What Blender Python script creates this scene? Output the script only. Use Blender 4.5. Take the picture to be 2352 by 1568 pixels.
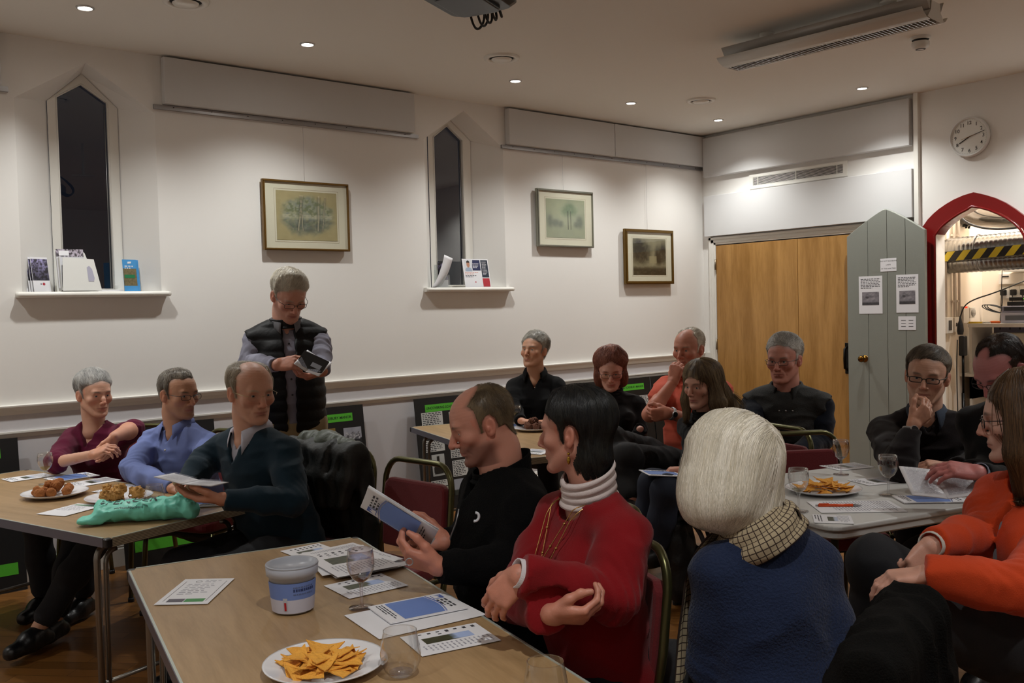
import bpy, bmesh, math, random
import numpy as np
from mathutils import Vector, Matrix

for _o in list(bpy.data.objects): bpy.data.objects.remove(_o)
SC = bpy.context.scene
COL = SC.collection
PI = math.pi

# ---------------------------------------------------------------- camera, world, exposure
cam_data = bpy.data.cameras.new('camera'); cam = bpy.data.objects.new('camera', cam_data); COL.objects.link(cam)
CYAW, CPIT, CROL = 0.6847, -0.0352, -0.0253
_f = np.array([math.sin(CYAW)*math.cos(CPIT), math.cos(CYAW)*math.cos(CPIT), math.sin(CPIT)])
_r = np.array([math.cos(CYAW), -math.sin(CYAW), 0]); _u = np.cross(_r, _f)
_c, _s = math.cos(CROL), math.sin(CROL)
_rt = _c*_r+_s*_u; _up = -_s*_r+_c*_u
cam.matrix_world = Matrix(((_rt[0], _up[0], -_f[0], -7.205), (_rt[1], _up[1], -_f[1], -5.861), (_rt[2], _up[2], -_f[2], 1.491), (0, 0, 0, 1)))
cam_data.sensor_width = 36; cam_data.lens = 2148.9/2352*36; cam_data.clip_start = 0.05
SC.camera = cam
world = bpy.data.worlds.new('night'); SC.world = world; world.use_nodes = True
world.node_tree.nodes['Background'].inputs[0].default_value = (0.004, 0.005, 0.008, 1)
SC.view_settings.view_transform = 'Standard'; SC.view_settings.look = 'None'
SC.view_settings.gamma = 1; SC.view_settings.use_curve_mapping = False
SC.view_settings.exposure = 0.95
LAMP_W = 36.0      # watts of each recessed downlight
LAMP_COL = (0.985, 0.99, 0.96)

# ---------------------------------------------------------------- materials
MATS = {}
def lin(c):
    return tuple(((x/12.92) if x <= 0.04045 else ((x+0.055)/1.055)**2.4) for x in c)
def hexc(h):
    return lin(tuple(int(h[i:i+2], 16)/255 for i in (0, 2, 4)))
def _new(name):
    m = bpy.data.materials.new(name); m.use_nodes = True
    nt = m.node_tree; b = nt.nodes['Principled BSDF']; return m, nt, b
def mat(name, col, rough=0.6, metal=0.0, bump=0.0, bscale=60, var=0.0, vscale=8, emit=None, es=1, coat=0, sheen=0, stretch=None, spec=0.5, sss=0):
    if name in MATS: return MATS[name]
    m, nt, b = _new(name)
    c = hexc(col) if isinstance(col, str) else col
    b.inputs['Base Color'].default_value = (*c, 1); b.inputs['Roughness'].default_value = rough
    b.inputs['Metallic'].default_value = metal; b.inputs['Specular IOR Level'].default_value = spec
    if coat: b.inputs['Coat Weight'].default_value = coat; b.inputs['Coat Roughness'].default_value = 0.1
    if sheen:
        b.inputs['Sheen Weight'].default_value = sheen; b.inputs['Sheen Roughness'].default_value = 0.5
    if sss:
        b.inputs['Subsurface Weight'].default_value = sss; b.inputs['Subsurface Radius'].default_value = (0.01, 0.004, 0.002)
    tc = nt.nodes.new('ShaderNodeTexCoord'); mp = nt.nodes.new('ShaderNodeMapping'); nt.links.new(tc.outputs['Object'], mp.inputs[0])
    if stretch: mp.inputs['Scale'].default_value = stretch
    if var:
        n = nt.nodes.new('ShaderNodeTexNoise'); n.inputs['Scale'].default_value = vscale; n.inputs['Detail'].default_value = 4
        nt.links.new(mp.outputs[0], n.inputs['Vector'])
        mx = nt.nodes.new('ShaderNodeMix'); mx.data_type = 'RGBA'
        mx.inputs['A'].default_value = (*[x*(1-var) for x in c], 1); mx.inputs['B'].default_value = (*[min(1, x*(1+var)) for x in c], 1)
        nt.links.new(n.outputs['Fac'], mx.inputs['Factor']); nt.links.new(mx.outputs['Result'], b.inputs['Base Color'])
    if bump:
        n2 = nt.nodes.new('ShaderNodeTexNoise'); n2.inputs['Scale'].default_value = bscale; n2.inputs['Detail'].default_value = 3
        nt.links.new(mp.outputs[0], n2.inputs['Vector'])
        bp = nt.nodes.new('ShaderNodeBump'); bp.inputs['Strength'].default_value = bump; bp.inputs['Distance'].default_value = 0.01
        nt.links.new(n2.outputs['Fac'], bp.inputs['Height']); nt.links.new(bp.outputs[0], b.inputs['Normal'])
    if emit:
        b.inputs['Emission Color'].default_value = (*(hexc(emit) if isinstance(emit, str) else emit), 1); b.inputs['Emission Strength'].default_value = es
    MATS[name] = m; return m
def vmat(name, rough=0.6, mult=(1, 1, 1), bump=0.0, bscale=200, sheen=0, sss=0, stretch=None, spec=0.5, attr='Col'):
    """material coloured by the mesh's colour attribute"""
    if name in MATS: return MATS[name]
    m, nt, b = _new(name)
    a = nt.nodes.new('ShaderNodeAttribute'); a.attribute_name = attr
    nt.links.new(a.outputs['Color'], b.inputs['Base Color'])
    b.inputs['Roughness'].default_value = rough; b.inputs['Specular IOR Level'].default_value = spec
    if sheen: b.inputs['Sheen Weight'].default_value = sheen
    if sss:
        b.inputs['Subsurface Weight'].default_value = sss; b.inputs['Subsurface Radius'].default_value = (0.008, 0.003, 0.0015)
    if bump:
        tc = nt.nodes.new('ShaderNodeTexCoord'); mp = nt.nodes.new('ShaderNodeMapping'); nt.links.new(tc.outputs['Object'], mp.inputs[0])
        if stretch: mp.inputs['Scale'].default_value = stretch
        n2 = nt.nodes.new('ShaderNodeTexNoise'); n2.inputs['Scale'].default_value = bscale; nt.links.new(mp.outputs[0], n2.inputs['Vector'])
        bp = nt.nodes.new('ShaderNodeBump'); bp.inputs['Strength'].default_value = bump; bp.inputs['Distance'].default_value = 0.004
        nt.links.new(n2.outputs['Fac'], bp.inputs['Height']); nt.links.new(bp.outputs[0], b.inputs['Normal'])
    MATS[name] = m; return m
def glassmat(name, tint=(0.97, 0.98, 0.98), f0=0.06, power=1.0, rough=0.02):
    if name in MATS: return MATS[name]
    m, nt, b = _new(name); nt.nodes.remove(b)
    out = nt.nodes['Material Output']
    tr = nt.nodes.new('ShaderNodeBsdfTransparent'); tr.inputs[0].default_value = (*tint, 1)
    gl = nt.nodes.new('ShaderNodeBsdfGlossy'); gl.inputs['Roughness'].default_value = rough
    lw = nt.nodes.new('ShaderNodeLayerWeight'); lw.inputs['Blend'].default_value = 0.25
    ml = nt.nodes.new('ShaderNodeMath'); ml.operation = 'MULTIPLY_ADD'; ml.inputs[1].default_value = power; ml.inputs[2].default_value = f0
    nt.links.new(lw.outputs['Facing'], ml.inputs[0]); ml.use_clamp = True
    mx = nt.nodes.new('ShaderNodeMixShader'); nt.links.new(ml.outputs[0], mx.inputs[0]); nt.links.new(tr.outputs[0], mx.inputs[1]); nt.links.new(gl.outputs[0], mx.inputs[2])
    nt.links.new(mx.outputs[0], out.inputs[0]); MATS[name] = m; return m
def woodmat(name, c1, c2, scale=(1, 12, 12), rough=0.4, nscale=3.0, coat=0.0, bump=0.05):
    if name in MATS: return MATS[name]
    m, nt, b = _new(name)
    tc = nt.nodes.new('ShaderNodeTexCoord'); mp = nt.nodes.new('ShaderNodeMapping'); nt.links.new(tc.outputs['Object'], mp.inputs[0]); mp.inputs['Scale'].default_value = scale
    n = nt.nodes.new('ShaderNodeTexNoise'); n.inputs['Scale'].default_value = nscale; n.inputs['Detail'].default_value = 8; n.inputs['Distortion'].default_value = 0.6
    nt.links.new(mp.outputs[0], n.inputs['Vector'])
    n3 = nt.nodes.new('ShaderNodeTexNoise'); n3.inputs['Scale'].default_value = nscale*9; n3.inputs['Detail'].default_value = 3; nt.links.new(mp.outputs[0], n3.inputs['Vector'])
    ad = nt.nodes.new('ShaderNodeMath'); ad.operation = 'MULTIPLY_ADD'; ad.inputs[1].default_value = 0.35; nt.links.new(n3.outputs['Fac'], ad.inputs[0]); nt.links.new(n.outputs['Fac'], ad.inputs[2])
    r = nt.nodes.new('ShaderNodeValToRGB'); r.color_ramp.elements[0].position = 0.45; r.color_ramp.elements[1].position = 0.85
    r.color_ramp.elements[0].color = (*hexc(c1), 1); r.color_ramp.elements[1].color = (*hexc(c2), 1)
    nt.links.new(ad.outputs[0], r.inputs[0]); nt.links.new(r.outputs[0], b.inputs['Base Color'])
    b.inputs['Roughness'].default_value = rough; b.inputs['Coat Weight'].default_value = coat
    bp = nt.nodes.new('ShaderNodeBump'); bp.inputs['Strength'].default_value = bump; bp.inputs['Distance'].default_value = 0.002
    nt.links.new(n3.outputs['Fac'], bp.inputs['Height']); nt.links.new(bp.outputs[0], b.inputs['Normal'])
    MATS[name] = m; return m

# ---------------------------------------------------------------- objects
def tag(o, label=None, cat=None, group=None, kind=None):
    if label: o['label'] = label
    if cat: o['category'] = cat
    if group: o['group'] = group
    if kind: o['kind'] = kind
    return o
def thing(name, label, cat, loc=(0, 0, 0), rz=0.0, group=None):
    o = bpy.data.objects.new(name, None); o.empty_display_size = 0.1; COL.objects.link(o)
    o.location = loc; o.rotation_euler = (0, 0, rz)
    return tag(o, label, cat, group)
def mesh_ob(name, V, F, mats, parent=None, smooth=True, fm=None, col=None):
    me = bpy.data.meshes.new(name)
    V = np.asarray(V, dtype=np.float32)
    if isinstance(F, np.ndarray):
        k = F.shape[1]; n = len(F)
        me.vertices.add(len(V)); me.vertices.foreach_set('co', V.ravel())
        me.loops.add(n*k); me.loops.foreach_set('vertex_index', F.astype(np.int32).ravel())
        me.polygons.add(n); me.polygons.foreach_set('loop_start', np.arange(0, n*k, k, dtype=np.int32))
        try: me.polygons.foreach_set('loop_total', np.full(n, k, dtype=np.int32))
        except Exception: pass
        me.update(calc_edges=True)
    else:
        me.from_pydata([tuple(map(float, v)) for v in V], [], F)
    for m in (mats if isinstance(mats, (list, tuple)) else [mats]): me.materials.append(m)
    if fm is not None: me.polygons.foreach_set('material_index', np.asarray(fm, dtype=np.int32))
    me.polygons.foreach_set('use_smooth', np.full(len(me.polygons), smooth, dtype=bool) if not hasattr(smooth, '__len__') else np.asarray(smooth, dtype=bool))
    if col is not None:
        a = me.color_attributes.new('Col', 'FLOAT_COLOR', 'POINT')
        c4 = np.ones((len(V), 4), dtype=np.float32); c4[:, :3] = col; a.data.foreach_set('color', c4.ravel())
    me.validate(); me.update()
    o = bpy.data.objects.new(name, me); COL.objects.link(o)
    if parent: o.parent = parent
    return o
def copy_tree(o, parent=None):
    c = o.copy(); COL.objects.link(c)
    if parent: c.parent = parent
    for ch in list(o.children):
        copy_tree(ch, c)
    return c
def rotz(a):
    c, s = math.cos(a), math.sin(a); return np.array([[c, -s, 0], [s, c, 0], [0, 0, 1.0]])
def frame(o, x, y):
    """4x4: local x axis along x, local y near y"""
    x = np.array(x, float); x /= np.linalg.norm(x); y = np.array(y, float)
    z = np.cross(x, y); z /= np.linalg.norm(z); y = np.cross(z, x)
    M = np.eye(4); M[:3, 0] = x; M[:3, 1] = y; M[:3, 2] = z; M[:3, 3] = o; return M

class MB:
    def __init__(s): s.V = []; s.F = []; s.M = []; s.S = []
    def add(s, V, F, mi=0, sm=False, M=None):
        V = np.asarray(V, float)
        if M is not None: V = V@M[:3, :3].T+M[:3, 3]
        b = len(s.V); s.V += [tuple(v) for v in V]
        for f in F: s.F.append(tuple(b+i for i in f)); s.M.append(mi); s.S.append(sm)
        return s
    def box(s, c, sz, mi=0, rz=0, M=None, R=None):
        x, y, z = [q/2 for q in sz]
        V = np.array([(a*x, b*y, e*z) for a in (-1, 1) for b in (-1, 1) for e in (-1, 1)])
        if rz: V = V@rotz(rz).T
        if R is not None: V = V@R.T
        return s.add(V+np.array(c), [(0, 1, 3, 2), (4, 6, 7, 5), (0, 4, 5, 1), (2, 3, 7, 6), (0, 2, 6, 4), (1, 5, 7, 3)], mi, False, M)
    def rbox(s, c, sz, r=0.01, mi=0, M=None, seg=3, R=None):
        """box with rounded vertical corners and small top/bottom chamfer"""
        x, y, z = [q/2 for q in sz]; P = []
        for (sx, sy, a0) in ((1, 1, 0), (-1, 1, PI/2), (-1, -1, PI), (1, -1, 1.5*PI)):
            for k in range(seg+1):
                a = a0+k*PI/2/seg; P.append((sx*(x-r)+r*math.cos(a), sy*(y-r)+r*math.sin(a)))
        n = len(P); ch = min(r*0.5, z*0.4); V = []
        for (zz, ins) in ((-z, ch), (-z+ch, 0), (z-ch, 0), (z, ch)):
            for (px, py) in P:
                V.append((px-ins*np.sign(px), py-ins*np.sign(py), zz))
        V = np.array(V)
        if R is not None: V = V@R.T
        V = V+np.array(c)
        F = [tuple(range(n-1, -1, -1)), tuple(range(3*n, 4*n))]
        for l in range(3):
            for i in range(n): F.append((l*n+i, l*n+(i+1) % n, (l+1)*n+(i+1) % n, (l+1)*n+i))
        return s.add(V, F, mi, False, M)
    def tube(s, P, r, n=8, mi=0, closed=False, M=None, caps=True, sq=None):
        P = [np.array(p, float) for p in P]; L = len(P); rings = []
        rr = r if hasattr(r, '__len__') else [r]*L
        t0 = P[1]-P[0]; t0 /= np.linalg.norm(t0); up = np.array([0, 0, 1.0]) if abs(t0[2]) < 0.9 else np.array([1.0, 0, 0])
        nx = np.cross(up, t0); nx /= np.linalg.norm(nx); V = []
        for i in range(L):
            a = P[i-1] if (i > 0 or closed) else P[i]; b = P[(i+1) % L] if (i < L-1 or closed) else P[i]
            t = b-a; t /= np.linalg.norm(t)+1e-12
            nx = nx-t*np.dot(nx, t); nx /= np.linalg.norm(nx)+1e-12; ny = np.cross(t, nx)
            for k in range(n):
                an = 2*PI*(k+(0.5 if sq else 0))/n; V.append(P[i]+rr[i]*(math.cos(an)*nx+math.sin(an)*ny)*(1.0))
        F = []
        for i in range(L if closed else L-1):
            j = (i+1) % L
            for k in range(n): F.append((i*n+k, i*n+(k+1) % n, j*n+(k+1) % n, j*n+k))
        if caps and not closed: F.append(tuple(range(n-1, -1, -1))); F.append(tuple((L-1)*n+k for k in range(n)))
        return s.add(V, F, mi, n > 4, M)
    def lathe(s, prof, n=20, c=(0, 0, 0), mi=0, M=None, sm=True, a0=0, a1=2*PI):
        V = []; full = abs(a1-a0-2*PI) < 1e-6; m = n if full else n+1
        for (r, z) in prof:
            for k in range(m):
                a = a0+(a1-a0)*k/n; V.append((c[0]+r*math.cos(a), c[1]+r*math.sin(a), c[2]+z))
        F = []
        for i in range(len(prof)-1):
            for k in range(n):
                k2 = (k+1) % m
                F.append((i*m+k, i*m+k2, (i+1)*m+k2, (i+1)*m+k))
        return s.add(V, F, mi, sm, M)
    def cyl(s, c, r, h, n=16, mi=0, M=None, r2=None, sm=True):
        r2 = r if r2 is None else r2
        s.lathe([(0.0001, 0), (r, 0)], n, c, mi, M, False); s.lathe([(r, 0), (r2, h)], n, c, mi, M, sm); return s.lathe([(r2, h), (0.0001, h)], n, c, mi, M, False)
    def prism(s, poly, h, mi=0, M=None, z0=0, mtop=None):
        n = len(poly); V = [(x, y, z0) for x, y in poly]+[(x, y, z0+h) for x, y in poly]
        F = [tuple(range(n-1, -1, -1))]+[(i, (i+1) % n, n+(i+1) % n, n+i) for i in range(n)]
        s.add(V, F, mi, False, M); return s.add(V[n:], [tuple(range(n))], mi if mtop is None else mtop, False, M)
    def quad(s, a, b, c, d, mi=0, M=None): return s.add([a, b, c, d], [(0, 1, 2, 3)], mi, False, M)
    def sphere(s, c, r, n=12, m=8, mi=0, M=None, sc=(1, 1, 1)):
        V = []; 
        for i in range(m+1):
            t = PI*i/m
            for k in range(n): a = 2*PI*k/n; V.append((c[0]+r*sc[0]*math.sin(t)*math.cos(a), c[1]+r*sc[1]*math.sin(t)*math.sin(a), c[2]-r*sc[2]*math.cos(t)))
        F = [(i*n+k, i*n+(k+1) % n, (i+1)*n+(k+1) % n, (i+1)*n+k) for i in range(m) for k in range(n)]
        return s.add(V, F, mi, True, M)
    def build(s, name, mats, parent=None, bevel=0):
        o = mesh_ob(name, s.V, s.F, mats, parent, smooth=s.S, fm=s.M)
        bm = bmesh.new(); bm.from_mesh(o.data); bmesh.ops.remove_doubles(bm, verts=bm.verts, dist=1e-6); bm.to_mesh(o.data); bm.free()
        if bevel:
            md = o.modifiers.new('bevel', 'BEVEL'); md.width = bevel; md.segments = 2; md.limit_method = 'ANGLE'
        return o
def arc(c, r, a0, a1, n, ax=(1, 0, 0), ay=(0, 0, 1)):
    c = np.array(c, float); ax = np.array(ax, float); ay = np.array(ay, float)
    return [c+r*(math.cos(a0+(a1-a0)*i/n)*ax+math.sin(a0+(a1-a0)*i/n)*ay) for i in range(n+1)]
def smooth_path(P, it=2):
    P = [np.array(p, float) for p in P]
    for _ in range(it):
        Q = [P[0]]
        for a, b in zip(P[:-1], P[1:]): Q += [a*0.75+b*0.25, a*0.25+b*0.75]
        Q.append(P[-1]); P = Q
    return P

_txt_cache = {}
def text_mesh(txt, size, bold=0.0):
    """flat lettering as (V, F) centred on the origin, in the xy plane"""
    key = (txt, bold)
    if key not in _txt_cache:
        cu = bpy.data.curves.new('lettering', 'FONT'); cu.body = txt; cu.align_x = 'CENTER'; cu.align_y = 'CENTER'; cu.resolution_u = 2; cu.offset = bold
        o = bpy.data.objects.new('lettering', cu); COL.objects.link(o)
        bpy.context.view_layer.update()
        me = bpy.data.meshes.new_from_object(o)
        V = np.array([v.co[:] for v in me.vertices]); F = [tuple(p.vertices) for p in me.polygons]
        bpy.data.objects.remove(o); bpy.data.curves.remove(cu); bpy.data.meshes.remove(me)
        _txt_cache[key] = (V, F)
    V, F = _txt_cache[key]
    return V*size, F
def put_text(mb, txt, size, M, mi=0, bold=0.0, sx=1.0):
    V, F = text_mesh(txt, size, bold)
    if len(V): V = V.copy(); V[:, 0] *= sx; mb.add(V, F, mi, False, M)
def T(x=0, y=0, z=0):
    M = np.eye(4); M[:3, 3] = (x, y, z); return M
def Rz4(a):
    M = np.eye(4); M[:3, :3] = rotz(a); return M
def Rx4(a):
    M = np.eye(4); c, s = math.cos(a), math.sin(a); M[1, 1] = c; M[1, 2] = -s; M[2, 1] = s; M[2, 2] = c; return M
def raster(name, w, h, fn, nx, ny, M, m, parent=None, label=None):
    """flat picture: a grid coloured by fn(u, v) -> (n, 3) sRGB in 0..1, u right, v up"""
    u, v = np.meshgrid(np.linspace(0, 1, nx), np.linspace(0, 1, ny)); u = u.ravel(); v = v.ravel()
    c = np.clip(fn(u, v), 0, 1); c = np.where(c <= 0.04045, c/12.92, ((c+0.055)/1.055)**2.4)
    V = np.stack([(u-0.5)*w, (v-0.5)*h, 0*u], 1)@M[:3, :3].T+M[:3, 3]
    i = np.arange((nx-1)*(ny-1)); r = i//(nx-1)*nx+i % (nx-1)
    F = np.stack([r, r+1, r+nx+1, r+nx], 1)
    return mesh_ob(name, V, F, m, parent, smooth=False, col=c)
_rng = np.random.RandomState(5)
_LAT = _rng.rand(32, 32, 32).astype(np.float32)
def vnoise(P):
    """value noise 0..1 at points P (n,3)"""
    P = np.asarray(P, dtype=np.float32); i = np.floor(P).astype(np.int32); f = P-i; f = f*f*(3-2*f); i &= 31; j = (i+1) & 31
    x0, y0, z0 = i[:, 0], i[:, 1], i[:, 2]; x1, y1, z1 = j[:, 0], j[:, 1], j[:, 2]; a, b, c = f[:, 0], f[:, 1], f[:, 2]
    L = _LAT
    return ((L[x0, y0, z0]*(1-a)+L[x1, y0, z0]*a)*(1-b)+(L[x0, y1, z0]*(1-a)+L[x1, y1, z0]*a)*b)*(1-c)+((L[x0, y0, z1]*(1-a)+L[x1, y0, z1]*a)*(1-b)+(L[x0, y1, z1]*(1-a)+L[x1, y1, z1]*a)*b)*c
def n2(u, v, s, z=0.0):
    return vnoise(np.stack([u*s, v*s, 0*u+z], 1))*0.6+vnoise(np.stack([u*s*2.1, v*s*2.1, 0*u+z+3], 1))*0.4

# ---------------------------------------------------------------- implicit surfaces -> meshes
def _n(v):
    v = np.asarray(v, float); return v/(np.linalg.norm(v)+1e-12)
class Fld:
    def __init__(s, lo, hi, h, pad=0.0):
        s.h = h; s.pad = pad; s.lo = np.asarray(lo, float); n = np.ceil((np.asarray(hi, float)-s.lo)/h).astype(int)+1; s.n = n
        s.ax = [(s.lo[i]+h*np.arange(n[i])).astype(np.float32) for i in range(3)]
        s.d = np.full(tuple(n), 0.2, dtype=np.float32)
    def sub(s, lo, hi):
        a = np.maximum(np.floor((np.asarray(lo)-s.lo)/s.h).astype(int), 0); b = np.minimum(np.ceil((np.asarray(hi)-s.lo)/s.h).astype(int)+1, s.n)
        if np.any(b <= a): return None
        sl = tuple(slice(a[i], b[i]) for i in range(3))
        return sl, s.ax[0][sl[0]][:, None, None], s.ax[1][sl[1]][None, :, None], s.ax[2][sl[2]][None, None, :]
    def comb(s, sl, v, k, op):
        c = s.d[sl]
        if op == 'u':
            if k > 0: h = np.maximum(k-np.abs(c-v), 0)/k; s.d[sl] = np.minimum(c, v)-h*h*k*0.25
            else: s.d[sl] = np.minimum(c, v)
        elif op == 's':
            v = -v
            if k > 0: h = np.maximum(k-np.abs(c-v), 0)/k; s.d[sl] = np.maximum(c, v)+h*h*k*0.25
            else: s.d[sl] = np.maximum(c, v)
        elif op == 'i':
            s.d[sl] = np.maximum(c, v)
    def cone(s, a, b, ra, rb, k=0.02, op='u'):
        a = np.asarray(a, float); b = np.asarray(b, float); R = max(ra, rb)+k+2*s.h+s.pad
        q = s.sub(np.minimum(a, b)-R, np.maximum(a, b)+R)
        if q is None: return s
        sl, X, Y, Z = q; ab = b-a; L2 = float(ab@ab)+1e-12
        px, py, pz = X-a[0], Y-a[1], Z-a[2]
        t = np.clip((px*ab[0]+py*ab[1]+pz*ab[2])/L2, 0, 1)
        d = np.sqrt((px-t*ab[0])**2+(py-t*ab[1])**2+(pz-t*ab[2])**2)-(ra+(rb-ra)*t)
        s.comb(sl, d.astype(np.float32), k, op); return s
    def chain(s, P, r, k=0.02, op='u'):
        for i in range(len(P)-1): s.cone(P[i], P[i+1], r[i], r[i+1], k, op)
        return s
    def ell(s, c, r, R=None, k=0.02, op='u'):
        """ellipsoid; R: 3x3 whose columns are its axes"""
        c = np.asarray(c, float); r = np.asarray(r, float); m = (max(r)+k+2*s.h if R is not None else r+k+2*s.h)+s.pad
        q = s.sub(c-m, c+m)
        if q is None: return s
        sl, X, Y, Z = q; px, py, pz = X-c[0], Y-c[1], Z-c[2]
        if R is not None:
            px, py, pz = [R[0, i]*px+R[1, i]*py+R[2, i]*pz for i in range(3)]
        k0 = np.sqrt((px/r[0])**2+(py/r[1])**2+(pz/r[2])**2); k1 = np.sqrt((px/r[0]**2)**2+(py/r[1]**2)**2+(pz/r[2]**2)**2)+1e-9
        s.comb(sl, (k0*(k0-1)/k1).astype(np.float32), k, op); return s
    def econe(s, a, b, ra, rb, side, k=0.04, op='u', infl=0.0):
        """tapered elliptic limb from a to b; ra, rb = (side radius, depth radius)"""
        a = np.asarray(a, float); b = np.asarray(b, float); ab = b-a; L = np.linalg.norm(ab); w = ab/L
        u = np.asarray(side, float); u = u-w*(u@w); u /= np.linalg.norm(u); v = np.cross(w, u)
        R = max(max(ra), max(rb))+k+infl+2*s.h+s.pad
        q = s.sub(np.minimum(a, b)-R, np.maximum(a, b)+R)
        if q is None: return s
        sl, X, Y, Z = q; px, py, pz = X-a[0], Y-a[1], Z-a[2]
        W = px*w[0]+py*w[1]+pz*w[2]; U = px*u[0]+py*u[1]+pz*u[2]; V = px*v[0]+py*v[1]+pz*v[2]
        t = np.clip(W/L, 0, 1); rx = ra[0]+infl+(rb[0]-ra[0])*t; ry = ra[1]+infl+(rb[1]-ra[1])*t; rc = np.minimum(rx, ry); wd = W-t*L
        g = np.sqrt((U/rx)**2+(V/ry)**2+(wd/rc)**2); gg = np.sqrt((U/rx**2)**2+(V/ry**2)**2+(wd/rc**2)**2)+1e-9
        s.comb(sl, (g*(g-1)/gg).astype(np.float32), k, op); return s
    def half(s, p, n, k=0.01):
        """cut away everything on the +n side of the plane through p"""
        n = _n(n); sl = (slice(None),)*3
        v = (s.ax[0][:, None, None]-p[0])*n[0]+(s.ax[1][None, :, None]-p[1])*n[1]+(s.ax[2][None, None, :]-p[2])*n[2]
        s.comb(sl, (-v).astype(np.float32), k, 's'); return s
    def band(s, fn, w=0.03):
        m = np.abs(s.d) < w; i = np.nonzero(m); P = np.stack([s.ax[j][i[j]] for j in range(3)], 1)
        s.d[m] += fn(P).astype(np.float32); return s
    def sample(s, P):
        g = (np.asarray(P)-s.lo)/s.h; g = np.clip(g, 0, np.array(s.n)-1.001); i = g.astype(int); f = g-i; x, y, z = i.T; a, b, c = f.T; D = s.d
        return ((D[x, y, z]*(1-a)+D[x+1, y, z]*a)*(1-b)+(D[x, y+1, z]*(1-a)+D[x+1, y+1, z]*a)*b)*(1-c)+((D[x, y, z+1]*(1-a)+D[x+1, y, z+1]*a)*(1-b)+(D[x, y+1, z+1]*(1-a)+D[x+1, y+1, z+1]*a)*b)*c
    def grad(s, P):
        e = s.h; g = np.stack([s.sample(P+np.eye(3)[i]*e)-s.sample(P-np.eye(3)[i]*e) for i in range(3)], 1)
        return g/(np.linalg.norm(g, axis=1, keepdims=True)+1e-9)
    def mesh(s):
        D = s.d.copy(); D[0] = D[-1] = 0.1; D[:, 0] = D[:, -1] = 0.1; D[:, :, 0] = D[:, :, -1] = 0.1
        I = D < 0
        cs = [(a, b, c) for a in (0, 1) for b in (0, 1) for c in (0, 1)]; n = np.array(D.shape)-1
        cnt = np.zeros(tuple(n), dtype=np.int8)
        for (a, b, c) in cs: cnt += I[a:a+n[0], b:b+n[1], c:c+n[2]]
        act = np.nonzero((cnt > 0) & (cnt < 8)); A = np.stack(act, 1)
        idx = np.full(tuple(n), -1, dtype=np.int32); idx[act] = np.arange(len(A))
        cv = {q: D[A[:, 0]+q[0], A[:, 1]+q[1], A[:, 2]+q[2]] for q in cs}
        acc = np.zeros((len(A), 3)); num = np.zeros(len(A))
        for q in cs:
            for ax in range(3):
                if q[ax] == 0:
                    r = list(q); r[ax] = 1; r = tuple(r); va, vb = cv[q], cv[r]; m = (va < 0) != (vb < 0)
                    t = va/(va-vb+1e-20); p = np.tile(np.array(q, float), (len(A), 1)); p[:, ax] = t
                    acc[m] += p[m]; num[m] += 1
        V = s.lo+(A+acc/num[:, None])*s.h; F = []
        for ax in range(3):
            o1, o2 = [(1, 2), (2, 0), (0, 1)][ax]
            sa = [slice(0, k) for k in D.shape]; sb = list(sa); sa[ax] = slice(0, D.shape[ax]-1); sb[ax] = slice(1, D.shape[ax])
            Ia, Ib = I[tuple(sa)], I[tuple(sb)]; E = np.stack(np.nonzero(Ia != Ib), 1); ins = Ia[tuple(E.T)]
            c = []
            for (d1, d2) in ((0, 0), (-1, 0), (-1, -1), (0, -1)):
                e = E.copy(); e[:, o1] += d1; e[:, o2] += d2; c.append(idx[tuple(e.T)])
            q = np.stack(c, 1); q[~ins] = q[~ins][:, ::-1]; F.append(q[(q >= 0).all(1)])
        return V, np.concatenate(F)
def join(parts):
    """[(V, F, colour)] -> one set"""
    V = []; F = []; C = []; b = 0
    for v, f, c in parts:
        V.append(v); F.append(f+b); C.append(np.broadcast_to(c, (len(v), 3))); b += len(v)
    return np.concatenate(V), np.concatenate(F), np.concatenate(C)
def drop(V, F, keep):
    """keep only faces all of whose vertices are kept"""
    f = F[keep[F].all(1)]; u, inv = np.unique(f, return_inverse=True); return V[u], inv.reshape(f.shape), u
def sm(a, b, x):
    t = np.clip((x-a)/(b-a), 0, 1); return t*t*(3-2*t)

# ---------------------------------------------------------------- room shell
CEIL = 3.10
M_wall = mat('white_wall_paint', 'eae8e4', 0.75, bump=0.03, bscale=40, var=0.02, vscale=1.2)
M_wainscot = mat('greyer_lower_wall', 'cfcdd0', 0.7, bump=0.03, bscale=40)  # wall colour toned slightly greyer below the dado rail
M_gloss = mat('white_gloss_paint', 'e8e6df', 0.28)
M_panel = mat('pale_acoustic_fabric', 'd2d2d2', 0.9, bump=0.05, bscale=300)
M_ceil = mat('ceiling_paint', 'e6e2da', 0.85, bump=0.02, bscale=30)
M_alu = mat('brushed_aluminium', 'a8a8aa', 0.35, 0.9)
M_black = mat('matt_black', '0c0c0d', 0.6)
M_oak = woodmat('oak_veneer', '976c34', 'b98b4e', (3, 3, 0.35), 0.38, 3.5)
M_glasswin = glassmat('window_glass', (0.55, 0.58, 0.6), 0.12, 0.55, 0.0)
def struct(o, label=None):
    o['kind'] = 'structure'
    if label: o['label'] = label
    return o
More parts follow.
